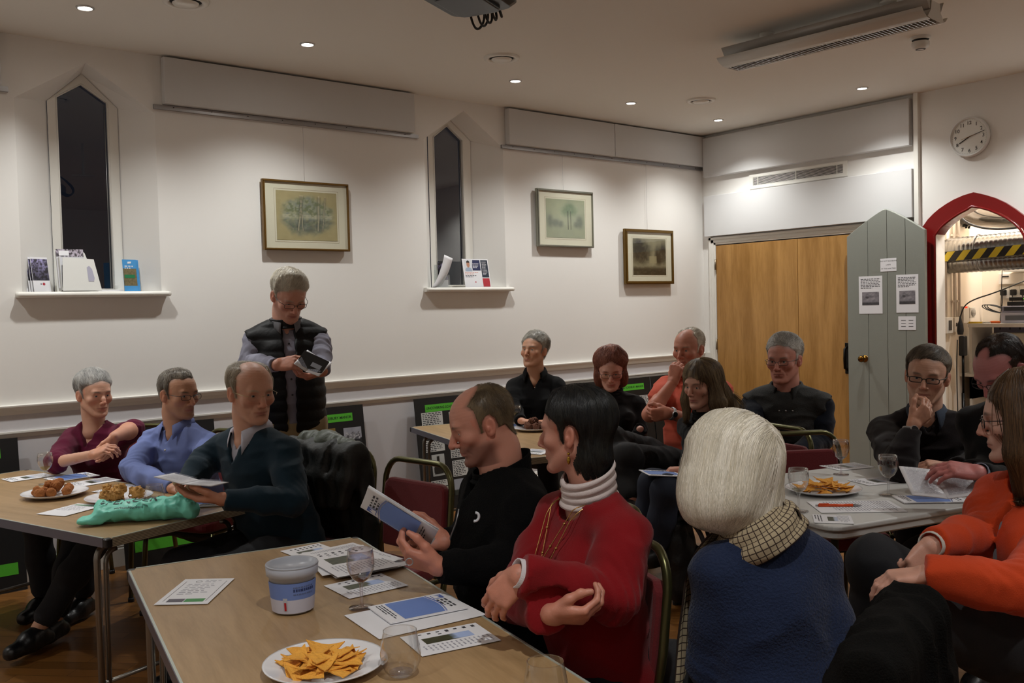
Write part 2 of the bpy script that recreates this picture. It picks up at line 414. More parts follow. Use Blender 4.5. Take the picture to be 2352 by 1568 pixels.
def floor_material():
    m, nt, b = _new('parquet_floor'); L = nt.links; N = nt.nodes
    tc = N.new('ShaderNodeTexCoord'); mp = N.new('ShaderNodeMapping'); L.new(tc.outputs['Object'], mp.inputs[0]); mp.inputs['Rotation'].default_value = (0, 0, 0.8)
    br = N.new('ShaderNodeTexBrick'); L.new(mp.outputs[0], br.inputs['Vector'])
    br.inputs['Scale'].default_value = 1.0; br.inputs['Brick Width'].default_value = 0.45; br.inputs['Row Height'].default_value = 0.075; br.inputs['Mortar Size'].default_value = 0.0012
    br.inputs['Color1'].default_value = (*hexc('8c5e2e'), 1); br.inputs['Color2'].default_value = (*hexc('704a22'), 1); br.inputs['Mortar'].default_value = (*hexc('2e1c0c'), 1)
    m2 = N.new('ShaderNodeMapping'); L.new(mp.outputs[0], m2.inputs[0]); m2.inputs['Scale'].default_value = (2, 25, 1)
    n = N.new('ShaderNodeTexNoise'); n.inputs['Scale'].default_value = 3; n.inputs['Detail'].default_value = 6; L.new(m2.outputs[0], n.inputs['Vector'])
    mx = N.new('ShaderNodeMix'); mx.data_type = 'RGBA'; mx.blend_type = 'MULTIPLY'; mx.inputs['Factor'].default_value = 0.6
    rp = N.new('ShaderNodeValToRGB'); rp.color_ramp.elements[0].color = (0.5, 0.45, 0.4, 1); rp.color_ramp.elements[1].color = (1.2, 1.15, 1.1, 1); L.new(n.outputs['Fac'], rp.inputs[0])
    L.new(br.outputs['Color'], mx.inputs['A']); L.new(rp.outputs[0], mx.inputs['B']); L.new(mx.outputs['Result'], b.inputs['Base Color'])
    b.inputs['Roughness'].default_value = 0.33; return m
XL, YF = -9.2, -8.4
struct(MB().box(((XL+1.2)/2, YF/2, -0.05), (-XL+1.6+1.2, -YF+1.0, 0.1)).build('floor', floor_material()))
struct(MB().box((XL/2, YF/2, CEIL+0.05), (-XL+0.6, -YF+0.8, 0.1)).build('ceiling', M_ceil))
struct(MB().box((XL-0.1, YF/2, CEIL/2), (0.2, -YF+0.8, CEIL)).build('wall_left', M_wall))
struct(MB().box((XL/2, YF-0.1, CEIL/2), (-XL+0.4, 0.2, CEIL)).build('wall_front', M_wall))
# window wall: outer pentagon L, R, sill, shoulder, apex ; glass pentagon
WIN = [dict(o=(-5.99, -5.21, 1.64, 2.747, 2.997), i=(-5.775, -5.375, 1.655, 2.79, 2.976), g=(-5.725, -5.435, 1.672, 2.818, 2.912)),
       dict(o=(-3.224, -2.464, 1.65, 2.775, 3.029), i=(-3.058, -2.648, 1.665, 2.845, 2.998), g=(-3.008, -2.728, 1.685, 2.843, 2.946))]
def penta(t):
    L, R, b, s_, a = t; return [(L, b), (R, b), (R, s_), ((L+R)/2, a), (L, s_)]
wb = MB(); xs = XL
for w in WIN:
    L, R, b, s_, a = w['o']; c = (L+R)/2
    for poly in ([(xs, 0), (L, 0), (L, CEIL), (xs, CEIL)], [(L, 0), (R, 0), (R, b), (L, b)], [(L, s_), (c, a), (c, CEIL), (L, CEIL)], [(c, a), (R, s_), (R, CEIL), (c, CEIL)]):
        wb.add([(x, 0, z) for x, z in poly], [(0, 1, 2, 3)])
    P, Q = penta(w['o']), penta(w['i'])
    for k in range(5):
        k2 = (k+1) % 5; wb.add([(P[k][0], 0, P[k][1]), (P[k2][0], 0, P[k2][1]), (Q[k2][0], 0.2, Q[k2][1]), (Q[k][0], 0.2, Q[k][1])], [(0, 1, 2, 3)])
    xs = R
wb.add([(xs, 0, 0), (0, 0, 0), (0, 0, CEIL), (xs, 0, CEIL)], [(0, 1, 2, 3)])
wb.box((XL/2, 0.33, 0.8), (-XL+0.4, 0.1, 1.6)); wb.box((XL/2, 0.33, 3.06), (-XL+0.4, 0.1, 0.08))
for a_, b_ in ((XL-0.2, -5.80), (-5.35, -3.08), (-2.62, 0.0)): wb.box(((a_+b_)/2, 0.33, 2.3), (b_-a_, 0.1, 1.5))
wb.build('wall_back', M_wall)['kind'] = 'structure'
for wi, w in enumerate(WIN):
    P, Q = penta(w['i']), penta(w['g']); fr = MB()
    for k in range(5):
        k2 = (k+1) % 5; p, p2, q, q2 = P[k], P[k2], Q[k], Q[k2]
        fr.add([(p[0], 0.19, p[1]), (p2[0], 0.19, p2[1]), (q2[0], 0.185, q2[1]), (q[0], 0.185, q[1]), (q[0], 0.215, q[1]), (q2[0], 0.215, q2[1])], [(0, 1, 2, 3), (3, 2, 5, 4)])
        fr.tube([(q[0], 0.184, q[1]), (q2[0], 0.184, q2[1])], 0.005, 6)
    o = fr.build('window_%d' % (wi+1), M_gloss); o['kind'] = 'structure'
    g = MB(); G = Q; g.add([(x, 0.213, z) for x, z in G], [(0, 1, 2, 3, 4)]); g.build('pane', M_glasswin, o)
    g = MB(); g.tube([(G[1][0]-0.012, 0.209, G[1][1]), (G[1][0]-0.012, 0.209, G[2][1]-0.01)], 0.003, 6); g.build('glazing_seal', M_alu, o)
    L, R = w['o'][0]-0.04, w['o'][1]+0.035; b = w['o'][2]; s_ = MB()
    s_.box(((L+R)/2, 0.0725-0.0, b-0.0), (R-L-0.08, 0.255, 0.026)); 
    s_.tube([(L, -0.042, b-0.003), (L+0.02, -0.052, b-0.003), (R-0.02, -0.052, b-0.003), (R, -0.042, b-0.003)], 0.0165, 12); s_.box(((L+R)/2, -0.026, b-0.003), (R-L-0.01, 0.05, 0.032))
    s_.build('window_sill', M_gloss, o)
# mouldings along the window wall
def moulding(name, y0, z, prof, x0, x1, m, label=None):
    """prof: (out, up) pairs swept along x on the plane y=0"""
    V = []; 
    for x in (x0, x1): V += [(x, y0-o, z+u) for o, u in prof]
    n = len(prof); F = [(i, i+1, n+i+1, n+i) for i in range(n-1)]+[tuple(range(n)), tuple(range(2*n-1, n-1, -1))]
    o = mesh_ob(name, V, F, m, None, smooth=False); return struct(o, label)
dado = [(0, -0.058), (0.012, -0.056), (0.014, -0.035), (0.022, -0.022), (0.030, -0.012), (0.031, -0.004), (0.027, 0.0), (0, 0)]
moulding('trim_1', 0, 1.02, dado, XL, 0, M_gloss, 'white dado rail along the window wall')
moulding('trim_2', 0, 0.870, [(0, -0.036), (0.008, -0.035), (0.010, -0.018), (0.018, -0.010), (0.018, 0.0), (0, 0)], XL, 0, M_gloss, 'thinner rail below the dado rail')
skirt = [(0.022, -0.14), (0.022, -0.035), (0.017, -0.028), (0.019, -0.018), (0.012, -0.006), (0.006, 0.0), (0, 0)]
moulding('baseboard_back', 0, 0.14, skirt, XL, 0, M_gloss)
struct(MB().box((XL/2, -0.002, 0.5), (-XL, 0.004, 1.0)).build('trim_3', M_wainscot), 'slightly greyer lower wall under the dado rail')
# right wall with doorway, and arched opening to the store cupboard
AY, AZ0 = -2.600, 2.03
arch_out = [(-2.190, 2.02), (-2.205, 2.052), (-2.246, 2.104), (-2.290, 2.144), (-2.333, 2.176), (-2.392, 2.210), (-2.452, 2.238), (-2.525, 2.262), (-2.600, 2.276), (-2.680, 2.249), (-2.758, 2.216), (-2.830, 2.174), (-2.896, 2.123), (-2.960, 2.066), (-3.010, 2.01), (-3.050, 1.955), (-3.075, 1.91)]
arch_in = [(-2.290, 1.975), (-2.305, 1.996), (-2.335, 2.032), (-2.358, 2.053), (-2.383, 2.072), (-2.432, 2.104), (-2.484, 2.132), (-2.540, 2.156), (-2.600, 2.176), (-2.663, 2.160), (-2.726, 2.137), (-2.790, 2.104), (-2.850, 2.066), (-2.905, 2.022), (-2.945, 1.976), (-2.970, 1.93), (-2.980, 1.88)]
wr_ = MB()
def wquad(y0, y1, z0, z1): wr_.add([(0, y0, z0), (0, y0, z1), (0, y1, z1), (0, y1, z0), (0.14, y0, z0), (0.14, y0, z1), (0.14, y1, z1), (0.14, y1, z0)], [(0, 1, 2, 3), (7, 6, 5, 4), (0, 3, 7, 4), (1, 5, 6, 2), (0, 4, 5, 1), (3, 2, 6, 7)])
wquad(0.35, -0.165, 0, CEIL); wquad(-0.165, -1.98, 2.05, CEIL); wquad(-1.98, -2.296, 0, CEIL)
ai_ = [(p[0], p[1]+0.008) for p in arch_in]; ai_[0] = (-2.296, ai_[0][1]); ai_[-1] = (-2.975, ai_[-1][1]); ai_[-2] = (-2.968, ai_[-2][1])
for (a, b) in zip(ai_[:-1], ai_[1:]):
    for x in (0, 0.14): wr_.add([(x, a[0], a[1]), (x, a[0], CEIL), (x, b[0], CEIL), (x, b[0], b[1])], [(0, 1, 2, 3)])
    wr_.add([(0, a[0], a[1]), (0, b[0], b[1]), (0.14, b[0], b[1]), (0.14, a[0], a[1])], [(0, 1, 2, 3)])
wquad(-2.975, YF, 0, CEIL)
struct(wr_.build('wall_right', M_wall))
# double doors
d1 = struct(MB().rbox((-0.006, -0.622, 1.021), (0.040, 0.890, 2.036), 0.002).build('door_1', M_oak), 'left oak veneer door leaf')
d2 = struct(MB().rbox((-0.006, -1.516, 1.021), (0.040, 0.890, 2.036), 0.002).build('door_2', M_oak), 'right oak veneer door leaf')
for z in (1.86, 1.10, 0.28):
    h = MB().box((-0.012, -0.172, z), (0.05, 0.012, 0.10)); h.cyl((-0.034, -0.172, z-0.05), 0.007, 0.10, 8); h.build('hinge', mat('hinge_steel', '8a8070', 0.4, 0.8), d1)
h = MB(); h.tube([(-0.03, -1.545, 0.90), (-0.075, -1.545, 0.92), (-0.08, -1.545, 1.0), (-0.075, -1.545, 1.08), (-0.03, -1.545, 1.10)], 0.011, 8); h.rbox((-0.028, -1.545, 1.0), (0.008, 0.05, 0.26), 0.003); h.build('pull_handle', mat('black_iron', '14120f', 0.45, 0.6), d2)
ar = MB()     # architrave: stepped strips round the doorway
for (o0, o1, th) in ((0.0, 0.018, 0.018), (0.018, 0.045, 0.026), (0.045, 0.068, 0.034)):
    ar.box((-th/2, -0.165+(o0+o1)/2, 1.035+o1/2), (th, o1-o0, 2.05+o1*0+2*o1*0.5)); ar.box((-th/2, -1.07, 2.05+(o0+o1)/2), (th, 1.83+2*o1, o1-o0)); ar.box((-th/2, -1.978-(o0+o1)/2, 1.035), (th, o1-o0, 2.05))
struct(ar.build('trim_4', M_gloss), 'white stepped architrave round the double doors')
ym = MB(); ym.box((-0.014, -0.055, 0.991), (0.028, 0.10, 0.058)); ym.box((-0.009, -0.055, 0.852), (0.018, 0.10, 0.036)); ym.box((-0.011, -0.055, 0.07), (0.022, 0.10, 0.14))
struct(ym.build('trim_5', M_gloss), 'short return of the rails beside the doors')
struct(MB().box((-0.020, -2.160, 2.575), (0.040, 0.035, 1.05)).build('trim_6', M_gloss), 'slim white boxed pipe from ceiling to arch')
struct(MB().box((-0.011, -5.6, 0.07), (0.022, 5.2, 0.14)).build('baseboard_right', M_gloss))
# red arch frame
M_red = mat('dark_red_gloss_paint', '7a1414', 0.25)
rf = MB(); path_o = [(-2.190, 0.0)]+arch_out+[(-3.075, 0.0)]; path_i = [(-2.290, 0.0)]+arch_in+[(-2.980, 0.0)]
for k in range(len(path_o)-1):
    a, b, c, d = path_o[k], path_o[k+1], path_i[k+1], path_i[k]; x0 = -0.030
    rf.add([(x0, *a), (x0, *b), (x0, *c), (x0, *d)], [(0, 1, 2, 3)]); rf.add([(x0, *a), (0, *a), (0, *b), (x0, *b)], [(0, 1, 2, 3)]); rf.add([(x0, *d), (x0, *c), (0.145, *c), (0.145, *d)], [(0, 1, 2, 3)])
rf.tube([(-0.034, y, z) for y, z in [(p[0]-(0.012 if p[0] > AY else -0.012), p[1]-0.004) for p in path_i]], 0.010, 6); 
struct(rf.build('trim_7', M_red), 'red painted pointed arch frame of the cupboard doorway')
# grey boarded door leaf, folded back against the wall
M_grey = mat('grey_green_door_paint', '878a82', 0.55, bump=0.05, bscale=120)
M_grey2 = mat('grey_green_door_edge', '9a9d94', 0.55)
door3 = thing('door_3', None, None, (-0.10, -2.264, 0.0)); door3['kind'] = 'structure'; door3['label'] = 'grey boarded pointed door leaf folded back beside the arch'
seams = [0.0, 0.156, 0.310, 0.476, 0.660]   # from the hinge towards the corner
def toparch(y):   # height of the leaf edge at y from hinge
    t = abs(y-0.325)/0.33; return 2.209-0.195*t**1.18
for i in range(4):
    y0, y1 = seams[i], seams[i+1]; y0b, y1b = y0+(0.002 if i else 0), y1-(0.002 if i < 3 else 0); n = 6
    top = [(y0b+(y1b-y0b)*k/n, toparch(y0b+(y1b-y0b)*k/n)) for k in range(n+1)]; poly = [(y0b, 0.01)]+[(y1b, 0.01)]+top[::-1]
    b = MB(); b.add([(-0.018, y, z) for y, z in poly]+[(0.018, y, z) for y, z in poly], [tuple(range(len(poly)))]+[tuple(range(2*len(poly)-1, len(poly)-1, -1))]+[(k, len(poly)+k, len(poly)+(k+1) % len(poly), (k+1) % len(poly)) for k in range(len(poly))])
    b.build('board', M_grey, door3)
bk = MB()
for z in (0.35, 1.1, 1.85): bk.box((0.026, 0.33, z), (0.016, 0.62, 0.14))
top = [(0.66*k/24, toparch(0.66*k/24)-0.001) for k in range(25)]
bk.tube([(0.0, y, z-0.004) for y, z in top], 0.012, 6); bk.build('ledge', M_grey2, door3)
kn = MB(); kn.lathe([(0.0001, 0.075), (0.016, 0.074), (0.026, 0.062), (0.028, 0.050), (0.020, 0.038), (0.010, 0.030), (0.010, 0.010), (0.026, 0.006), (0.030, 0.0)], 20, M=frame((-0.018, 0.513, 1.007), (0, 1, 0), (0, 0, 1))@np.diag([1, 1, -1, 1.0]))
kn.build('door_knob', mat('dark_brass', '6a4a1c', 0.18, 1.0), door3)
# store cupboard behind the arch
cu = MB(); cx1, cy0, cy1 = 1.02, -2.19, -3.35
cu.quad((0.141, -2.29, 0), (0.141, -2.19, 0), (0.141, -2.19, 2.9), (0.141, -2.29, 2.9)); cu.quad((0.141, -2.19, 2.0), (0.141, -3.35, 2.0), (0.141, -3.35, 2.9), (0.141, -2.19, 2.9)) if 0 else None
cu.quad((0.14, cy0, 0), (cx1, cy0, 0), (cx1, cy0, 2.9), (0.14, cy0, 2.9)); cu.quad((cx1, cy0, 0), (cx1, cy1, 0), (cx1, cy1, 2.9), (cx1, cy0, 2.9)); cu.quad((0.14, cy1, 0), (cx1, cy1, 0), (cx1, cy1, 2.9), (0.14, cy1, 2.9)); cu.quad((0.14, cy0, 2.9), (cx1, cy0, 2.9), (cx1, cy1, 2.9), (0.14, cy1, 2.9))
struct(cu.build('wall_cupboard', mat('cupboard_wall', 'f0e4d4', 0.8)))
# acoustic panels high on the walls
def apanel(c, sz, label, group='pale acoustic panels under the ceiling'):
    o = MB().rbox((0, 0, 0), sz, 0.006).build('acoustic_panel', M_panel); o.location = c; return tag(o, label, 'panel', group)
apanel((-7.55, -0.031, 2.945), (2.98, 0.058, 0.285), 'pale acoustic panel cut off at the left edge of the photo')
apanel((-4.250, -0.031, 2.945), (1.83, 0.058, 0.283), 'long pale acoustic panel between the two pointed windows')
apanel((-1.843, -0.031, 2.944), (1.196, 0.058, 0.283), 'pale acoustic panel just right of the second pointed window')
apanel((-0.622, -0.031, 2.944), (1.238, 0.058, 0.283), 'pale acoustic panel on the window wall, ending at the corner')
apanel((-0.031, -1.09, 2.882), (0.058, 2.055, 0.370), 'wide pale acoustic panel above the ventilation grille')
apanel((-0.031, -1.10, 2.322), (0.058, 2.070, 0.385), 'wide pale acoustic panel directly above the oak doors')
for (x0, x1, lab) in ((-9.0, -6.02, 'picture hanging rail at the left edge'), (-5.22, -3.28, 'picture hanging rail between the two windows'), (-2.487, -0.005, 'picture hanging rail between second window and corner')):
    t = thing('picture_rail', lab, 'rail', ((x0+x1)/2, 0, 2.785), group='picture hanging rails'); b = MB(); b.box((0, -0.009, 0), (x1-x0, 0.018, 0.028)); b.box((0, -0.021, -0.012), (x1-x0, 0.008, 0.006)); b.build('track', M_alu, t)
    n = int((x1-x0)/0.22); b = MB()
    for k in range(n): b.cyl(((k+0.5)*(x1-x0)/n-(x1-x0)/2, -0.0185, 0.002), 0.004, 0.004, 8)
    b.build('screws', M_black, t)['kind'] = 'stuff'
# ventilation grille
vg = thing('ventilation_grille', 'white louvred ventilation grille above the oak doors', 'vent', (0, -1.056, 2.598))
b = MB()
for (c, s_) in (((-0.006, 0, 0.052), (0.012, 0.99, 0.028)), ((-0.006, 0, -0.052), (0.012, 0.99, 0.028)), ((-0.006, 0.475, 0), (0.012, 0.04, 0.078)), ((-0.006, -0.475, 0), (0.012, 0.04, 0.078))): b.box(c, s_)
b.build('frame', M_gloss, vg); MB().box((-0.001, 0, 0), (0.002, 0.93, 0.09)).build('backing', mat('vent_dark', '1a1a18', 0.8), vg)
sl = None
for k in range(8):
    z = -0.034+k*0.0097
    if sl is None: sl = MB().box((-0.006, 0, 0), (0.008, 0.912, 0.0034)).build('slat', M_gloss, vg)
    else: c = sl.copy(); COL.objects.link(c); sl2 = c; c.location = (0, 0, z)
sl.location = (0, 0, -0.034)
b = MB()
for y in (-0.40, 0.0, 0.40): b.box((-0.0125, y, 0), (0.003, 0.006, 0.076))
b.build('mullion', M_gloss, vg)
# clock
ck = thing('wall_clock', 'round white wall clock above the red arch', 'clock', (-0.005, -2.571, 2.694))
def onwall(y=0, z=0, x=0, rot=0):   # xy plane onto the right wall: text right -> -y, up -> +z
    M = np.eye(4); M[:3, 0] = (0, -1, 0); M[:3, 1] = (0, 0, 1); M[:3, 2] = (-1, 0, 0); M[:3, 3] = (x, y, z); return M@Rz4(rot)
b = MB(); b.lathe([(0.0001, 0.0), (0.148, 0.0), (0.150, 0.020), (0.146, 0.034), (0.138, 0.036), (0.132, 0.022)], 48, M=onwall()); b.build('rim', mat('clock_rim', 'e0e0de', 0.35), ck)
b = MB(); b.lathe([(0.133, 0.021), (0.0001, 0.021)], 48, M=onwall(), sm=False); b.build('dial', mat('clock_dial', 'e9e9e4', 0.5), ck)
b = MB()
for k in range(1, 13):
    a = PI/2-k*PI/6; put_text(b, str(k), 0.038, onwall(-0.104*math.cos(a), 0.104*math.sin(a), -0.0225), bold=0.01)
for k in range(60):
    a = k*PI/30; b.box((0, 0, 0), (0.0012, 0.004, 0.0004), M=onwall(-0.126*math.cos(a), 0.126*math.sin(a), -0.0222, a-PI/2))
b.build('numerals', mat('clock_ink', '1c1c1c', 0.6), ck)
def chand(name, ang, L, w, tail, x, m): MB().box((0, (L-tail)/2, 0), (w, L+tail, 0.0012), M=onwall(0, 0, x, -ang)).build(name, m, ck)
chand('hour_hand', math.radians(241), 0.085, 0.0065, 0.012, -0.025, M_black); chand('minute_hand', math.radians(74), 0.118, 0.0045, 0.02, -0.0265, M_black)
chand('second_hand', math.radians(256), 0.060, 0.002, 0.045, -0.028, mat('second_hand_ochre', 'a06a28', 0.4))
# ceiling fittings -------------------------------------------------------------
LED = mat('led_lens', 'ffffff', 0.5, emit='fff4e8', es=45)
LED_HOT = LED
for k, (x, y) in enumerate(((-5.785, -0.704), (-4.544, -0.741), (-2.927, -0.734), (-1.694, -0.681), (-0.530, -0.627), (-0.561, -2.013), (-7.1, -0.75), (-8.3, -0.75), (-0.56, -3.4), (-0.56, -4.8), (-6.4, -5.2), (-2.4, -4.9), (-4.3, -6.4), (-8.3, -4.4), (-7.6, -6.9))):
    near = ('first', 'second', 'third', 'fourth', 'fifth')
    lab = ('recessed round downlight, %s from the left in the row along the window wall' % near[k]) if k < 5 else ('recessed round downlight above the oak doors' if k == 5 else 'recessed round downlight outside the photo')
    t = thing('downlight', lab, 'light', (x, y, CEIL), group='recessed downlights')
    b = MB(); b.lathe([(0.045, 0.0), (0.044, -0.006), (0.036, -0.008), (0.033, -0.002), (0.033, 0.0)], 24); b.build('bezel', mat('downlight_bezel', 'c8c8c8', 0.3, 0.5), t)
    b = MB(); b.lathe([(0.033, -0.003), (0.0001, -0.003)], 20, sm=False); b.build('lens', LED, t)
    l = bpy.data.lights.new('downlight_bulb', 'SPOT'); l.energy = LAMP_W*(1.0 if k in (0, 1, 2, 3, 4, 5, 6, 7) else 1.3); l.color = LAMP_COL; l.spot_size = math.radians(125); l.spot_blend = 0.85; l.shadow_soft_size = 0.035
    lo = bpy.data.objects.new('bulb', l); COL.objects.link(lo); lo.location = (0, 0, -0.02); lo.parent = t
for (x, y, lab) in ((-5.403, -1.09, 'round ceiling air valve cut off at the top left edge'), (-3.389, -1.154, 'round ceiling air valve in the middle of the ceiling'), (-1.287, -1.053, 'round ceiling air valve nearest the corner')):
    t = thing('air_valve', lab, 'vent', (x, y, CEIL), group='round ceiling air valves')
    b = MB(); b.lathe([(0.115, 0.0), (0.113, -0.010), (0.095, -0.016), (0.082, -0.010), (0.080, -0.001)], 32); b.build('ring', M_gloss, t)
    b = MB(); b.lathe([(0.080, -0.001), (0.0001, -0.001)], 24, sm=False); b.build('opening', mat('vent_dark', '1a1a18', 0.8), t)
    b = MB(); b.lathe([(0.066, -0.012), (0.060, -0.020), (0.040, -0.026), (0.0001, -0.028)], 32); b.lathe([(0.066, -0.012), (0.0001, -0.008)], 32); b.build('disc', M_gloss, t)
sd = thing('smoke_detector', 'white smoke detector beside the suspended strip light', 'detector', (-1.528, -2.966, CEIL))
b = MB(); b.lathe([(0.060, 0), (0.060, -0.012), (0.050, -0.018)], 28); b.lathe([(0.050, -0.030), (0.052, -0.034), (0.052, -0.052), (0.046, -0.066), (0.028, -0.076), (0.0001, -0.078)], 28); b.build('housing', mat('detector_white', 'deddd8', 0.4), sd)
b = MB(); b.lathe([(0.040, -0.016), (0.040, -0.032)], 20); b.lathe([(0.030, -0.0755), (0.022, -0.0785), (0.020, -0.077)], 20); b.build('chamber', mat('detector_dark', '2a2a2a', 0.6), sd)
# suspended fluorescent fitting
A_, B_ = np.array((-2.42, -2.22, 2.965)), np.array((-2.34, -3.46, 2.965))
M_steel = mat('satin_steel', 'b4b2ae', 0.42, 0.35)
M_ltgrey = mat('light_grey_metal', 'd8d6d0', 0.45, 0.0)
def strip_light():
    d = _n(B_-A_); L = np.linalg.norm(B_-A_); c = (A_+B_)/2; t = thing('strip_light', 'long suspended louvred strip light under the ceiling', 'light', (float(c[0]), float(c[1]), CEIL), math.atan2(d[1], d[0]))
    def sweep(prof, name, m, x0=-L/2, x1=L/2, th=0.0):
        n = len(prof); V = [(x, y, z) for x in (x0, x1) for y, z in prof]; F = [(i, i+1, n+i+1, n+i) for i in range(n-1)]
        o = mesh_ob(name, V, F, m, t, True); md = o.modifiers.new('thick', 'SOLIDIFY'); md.thickness = 0.003; return o
    wing = lambda s_: [(s_*0.060, -0.165), (s_*0.100, -0.160), (s_*0.135, -0.145), (s_*0.160, -0.122)]
    up = lambda s_: [(s_*0.058, -0.115), (s_*0.075, -0.105), (s_*0.090, -0.080), (s_*0.110, -0.052)]
    for s_ in (-1, 1): sweep(wing(s_), 'wing', M_ltgrey); sweep(up(s_), 'reflector', M_steel)
    sweep([(-0.058, -0.165), (-0.058, -0.070), (0.058, -0.070), (0.058, -0.165)], 'housing', M_ltgrey)
    lv = None; n = 56
    for k in range(n):
        x = -L/2+0.02+(L-0.04)*k/(n-1)
        if lv is None: lv = MB().box((0, 0, -0.155), (0.0025, 0.112, 0.022)).build('louvre', mat('louvre_metal', 'd8d8d6', 0.15, 0.9), t); lv.location = (x, 0, 0)
        else: c_ = lv.copy(); COL.objects.link(c_); c_.location = (x, 0, 0)
    b = MB()
    for s_ in (-1, 1):
        y = s_*0.027; b.tube([(-L/2+0.03, y, -0.125), (L/2-0.03, y, -0.125)], 0.012, 10)
    b.build('tube_lamp', mat('unlit_tube', 'd6d8d4', 0.3), t)
    for s_ in (-1, 1):
      b = MB(); b.add([(s_*(L/2+0.002), y, z) for y, z in [(-0.058, -0.165), (-0.10, -0.160), (-0.058, -0.115), (-0.050, -0.07), (0.050, -0.07), (0.058, -0.115), (0.10, -0.160), (0.058, -0.165)]], [tuple(range(8))])
      o = b.build('end_cap', M_ltgrey, t); md = o.modifiers.new('thick', 'SOLIDIFY'); md.thickness = 0.003
    for s_ in (-1, 1): b = MB(); b.lathe([(0.0001, -0.001), (0.045, -0.001), (0.045, -0.015), (0.006, -0.024), (0.006, -0.072)], 16, c=(s_*(L/2-0.25), 0, 0)); b.build('ceiling_rose', M_gloss, t)
strip_light()
def projector():
    c = (-5.076, -3.026, 2.645); t = thing('projector', 'dark ceiling projector seen from below at the top edge', 'projector', (c[0], c[1], CEIL), 0.45)
    z0 = c[2]-CEIL
    b = MB(); b.rbox((0, 0, z0+0.045), (0.36, 0.29, 0.095), 0.04); b.rbox((0.02, 0, z0-0.006), (0.24, 0.18, 0.02), 0.03); b.build('casing', mat('projector_casing', '1b1d1e', 0.32, bump=0.02), t, bevel=0.006)
    b = MB(); b.lathe([(0.038, 0), (0.040, 0.03), (0.030, 0.032), (0.028, 0.012), (0.0001, 0.02)], 24, M=frame((-0.10, -0.135, z0+0.045), (1, 0, 0), (0, 0, 1))); b.build('lens', mat('lens_black', '050506', 0.05), t)
    b = MB(); b.tube([(0, 0, z0+0.09), (0, 0, 0)], 0.022, 12); b.lathe([(0.0001, 0), (0.08, 0), (0.08, -0.02), (0.03, -0.03)], 20); b.build('mount', M_gloss, t)
    b = MB()
    for k in range(5): b.tube(smooth_path([(0.13, 0.03*k-0.06, z0+0.05), (0.22, 0.03*k-0.05, z0-0.02-0.01*k), (0.27+0.01*k, 0.02*k-0.02, z0+0.03), (0.16, 0.01*k, z0+0.16), (0.04, 0.01, z0+0.22)], 3), 0.005, 6)
    b.build('cable', M_black, t)
    b = MB(); b.rbox((0.36, 0.02, z0+0.16), (0.20, 0.07, 0.015), 0.02); b.tube([(0.36, 0.02, z0+0.16), (0.36, 0.02, -0.001)], 0.012, 8); b.build('ceiling_plate', M_ltgrey, t)
projector()
# pictures ---------------------------------------------------------------------
PIC = vmat('picture_surface', 0.35)
def onback(x=0, z=0, y=-0.001, rot=0):      # xy plane onto the window wall: right -> +x, up -> +z
    M = np.eye(4); M[:3, 0] = (1, 0, 0); M[:3, 1] = (0, 0, 1); M[:3, 2] = (0, -1, 0); M[:3, 3] = (x, y, z); return M@Rz4(rot)
def mixc(a, b, w): return np.array(a)*(1-w[:, None])+np.array(b)*w[:, None]
def blobs(u, v, c, seeds, sharp=0.02):
    w = np.zeros_like(u)
    for (x, y, rx, ry) in seeds: w = np.maximum(w, np.exp(-(((u-x)/rx)**2+((v-y)/ry)**2)**1.5))
    return w
def pic_trees(u, v):
    c = mixc((0.70, 0.66, 0.50), (0.64, 0.60, 0.44), n2(u, v, 9)); e = np.sqrt(((u-0.5)/0.46)**2+((v-0.5)/0.42)**2)
    m = sm(1.1, 0.7, e+0.25*(n2(u, v, 8, 4)-0.5)); c = c*(1-m[:, None])+mixc((0.66, 0.66, 0.52), (0.48, 0.52, 0.50), n2(u, v, 22, 2))*m[:, None]
    c = c*(1-(0.30*m*(v < 0.42)*n2(u, v, 18, 7))[:, None]); c = np.where(((v > 0.45) & (v < 0.53))[:, None]*(m > 0.5)[:, None], c*0.5+np.array((0.78, 0.76, 0.66))*0.5, c)
    for x, w_, l_ in ((0.36, 0.013, 0.2), (0.42, 0.009, -0.1), (0.68, 0.014, 0.06), (0.76, 0.008, 0.15)):
        d = np.abs(u-x-l_*(v-0.3)*0.5-0.003*np.sin(v*17)); k = sm(w_, w_*0.5, d)*(v > 0.2)*(v < 0.92); c = c*(1-k[:, None]*0.85)+np.array((0.80, 0.77, 0.66))*k[:, None]*0.85; k2 = sm(w_*1.6, w_, np.abs(d-w_*1.2))*0.14*(v > 0.2)*(v < 0.9); c = c*(1-k2[:, None])
    k = sm(0.48, 0.66, n2(u, v, 20, 11))*sm(0.42, 0.55, v)*m; c = c*(1-0.7*k[:, None])+np.array((0.42, 0.46, 0.33))*0.7*k[:, None]
    k = sm(0.55, 0.7, n2(u, v, 30, 5))*(v < 0.4)*m; return c*(1-0.4*k[:, None])+np.array((0.40, 0.48, 0.38))*0.4*k[:, None]
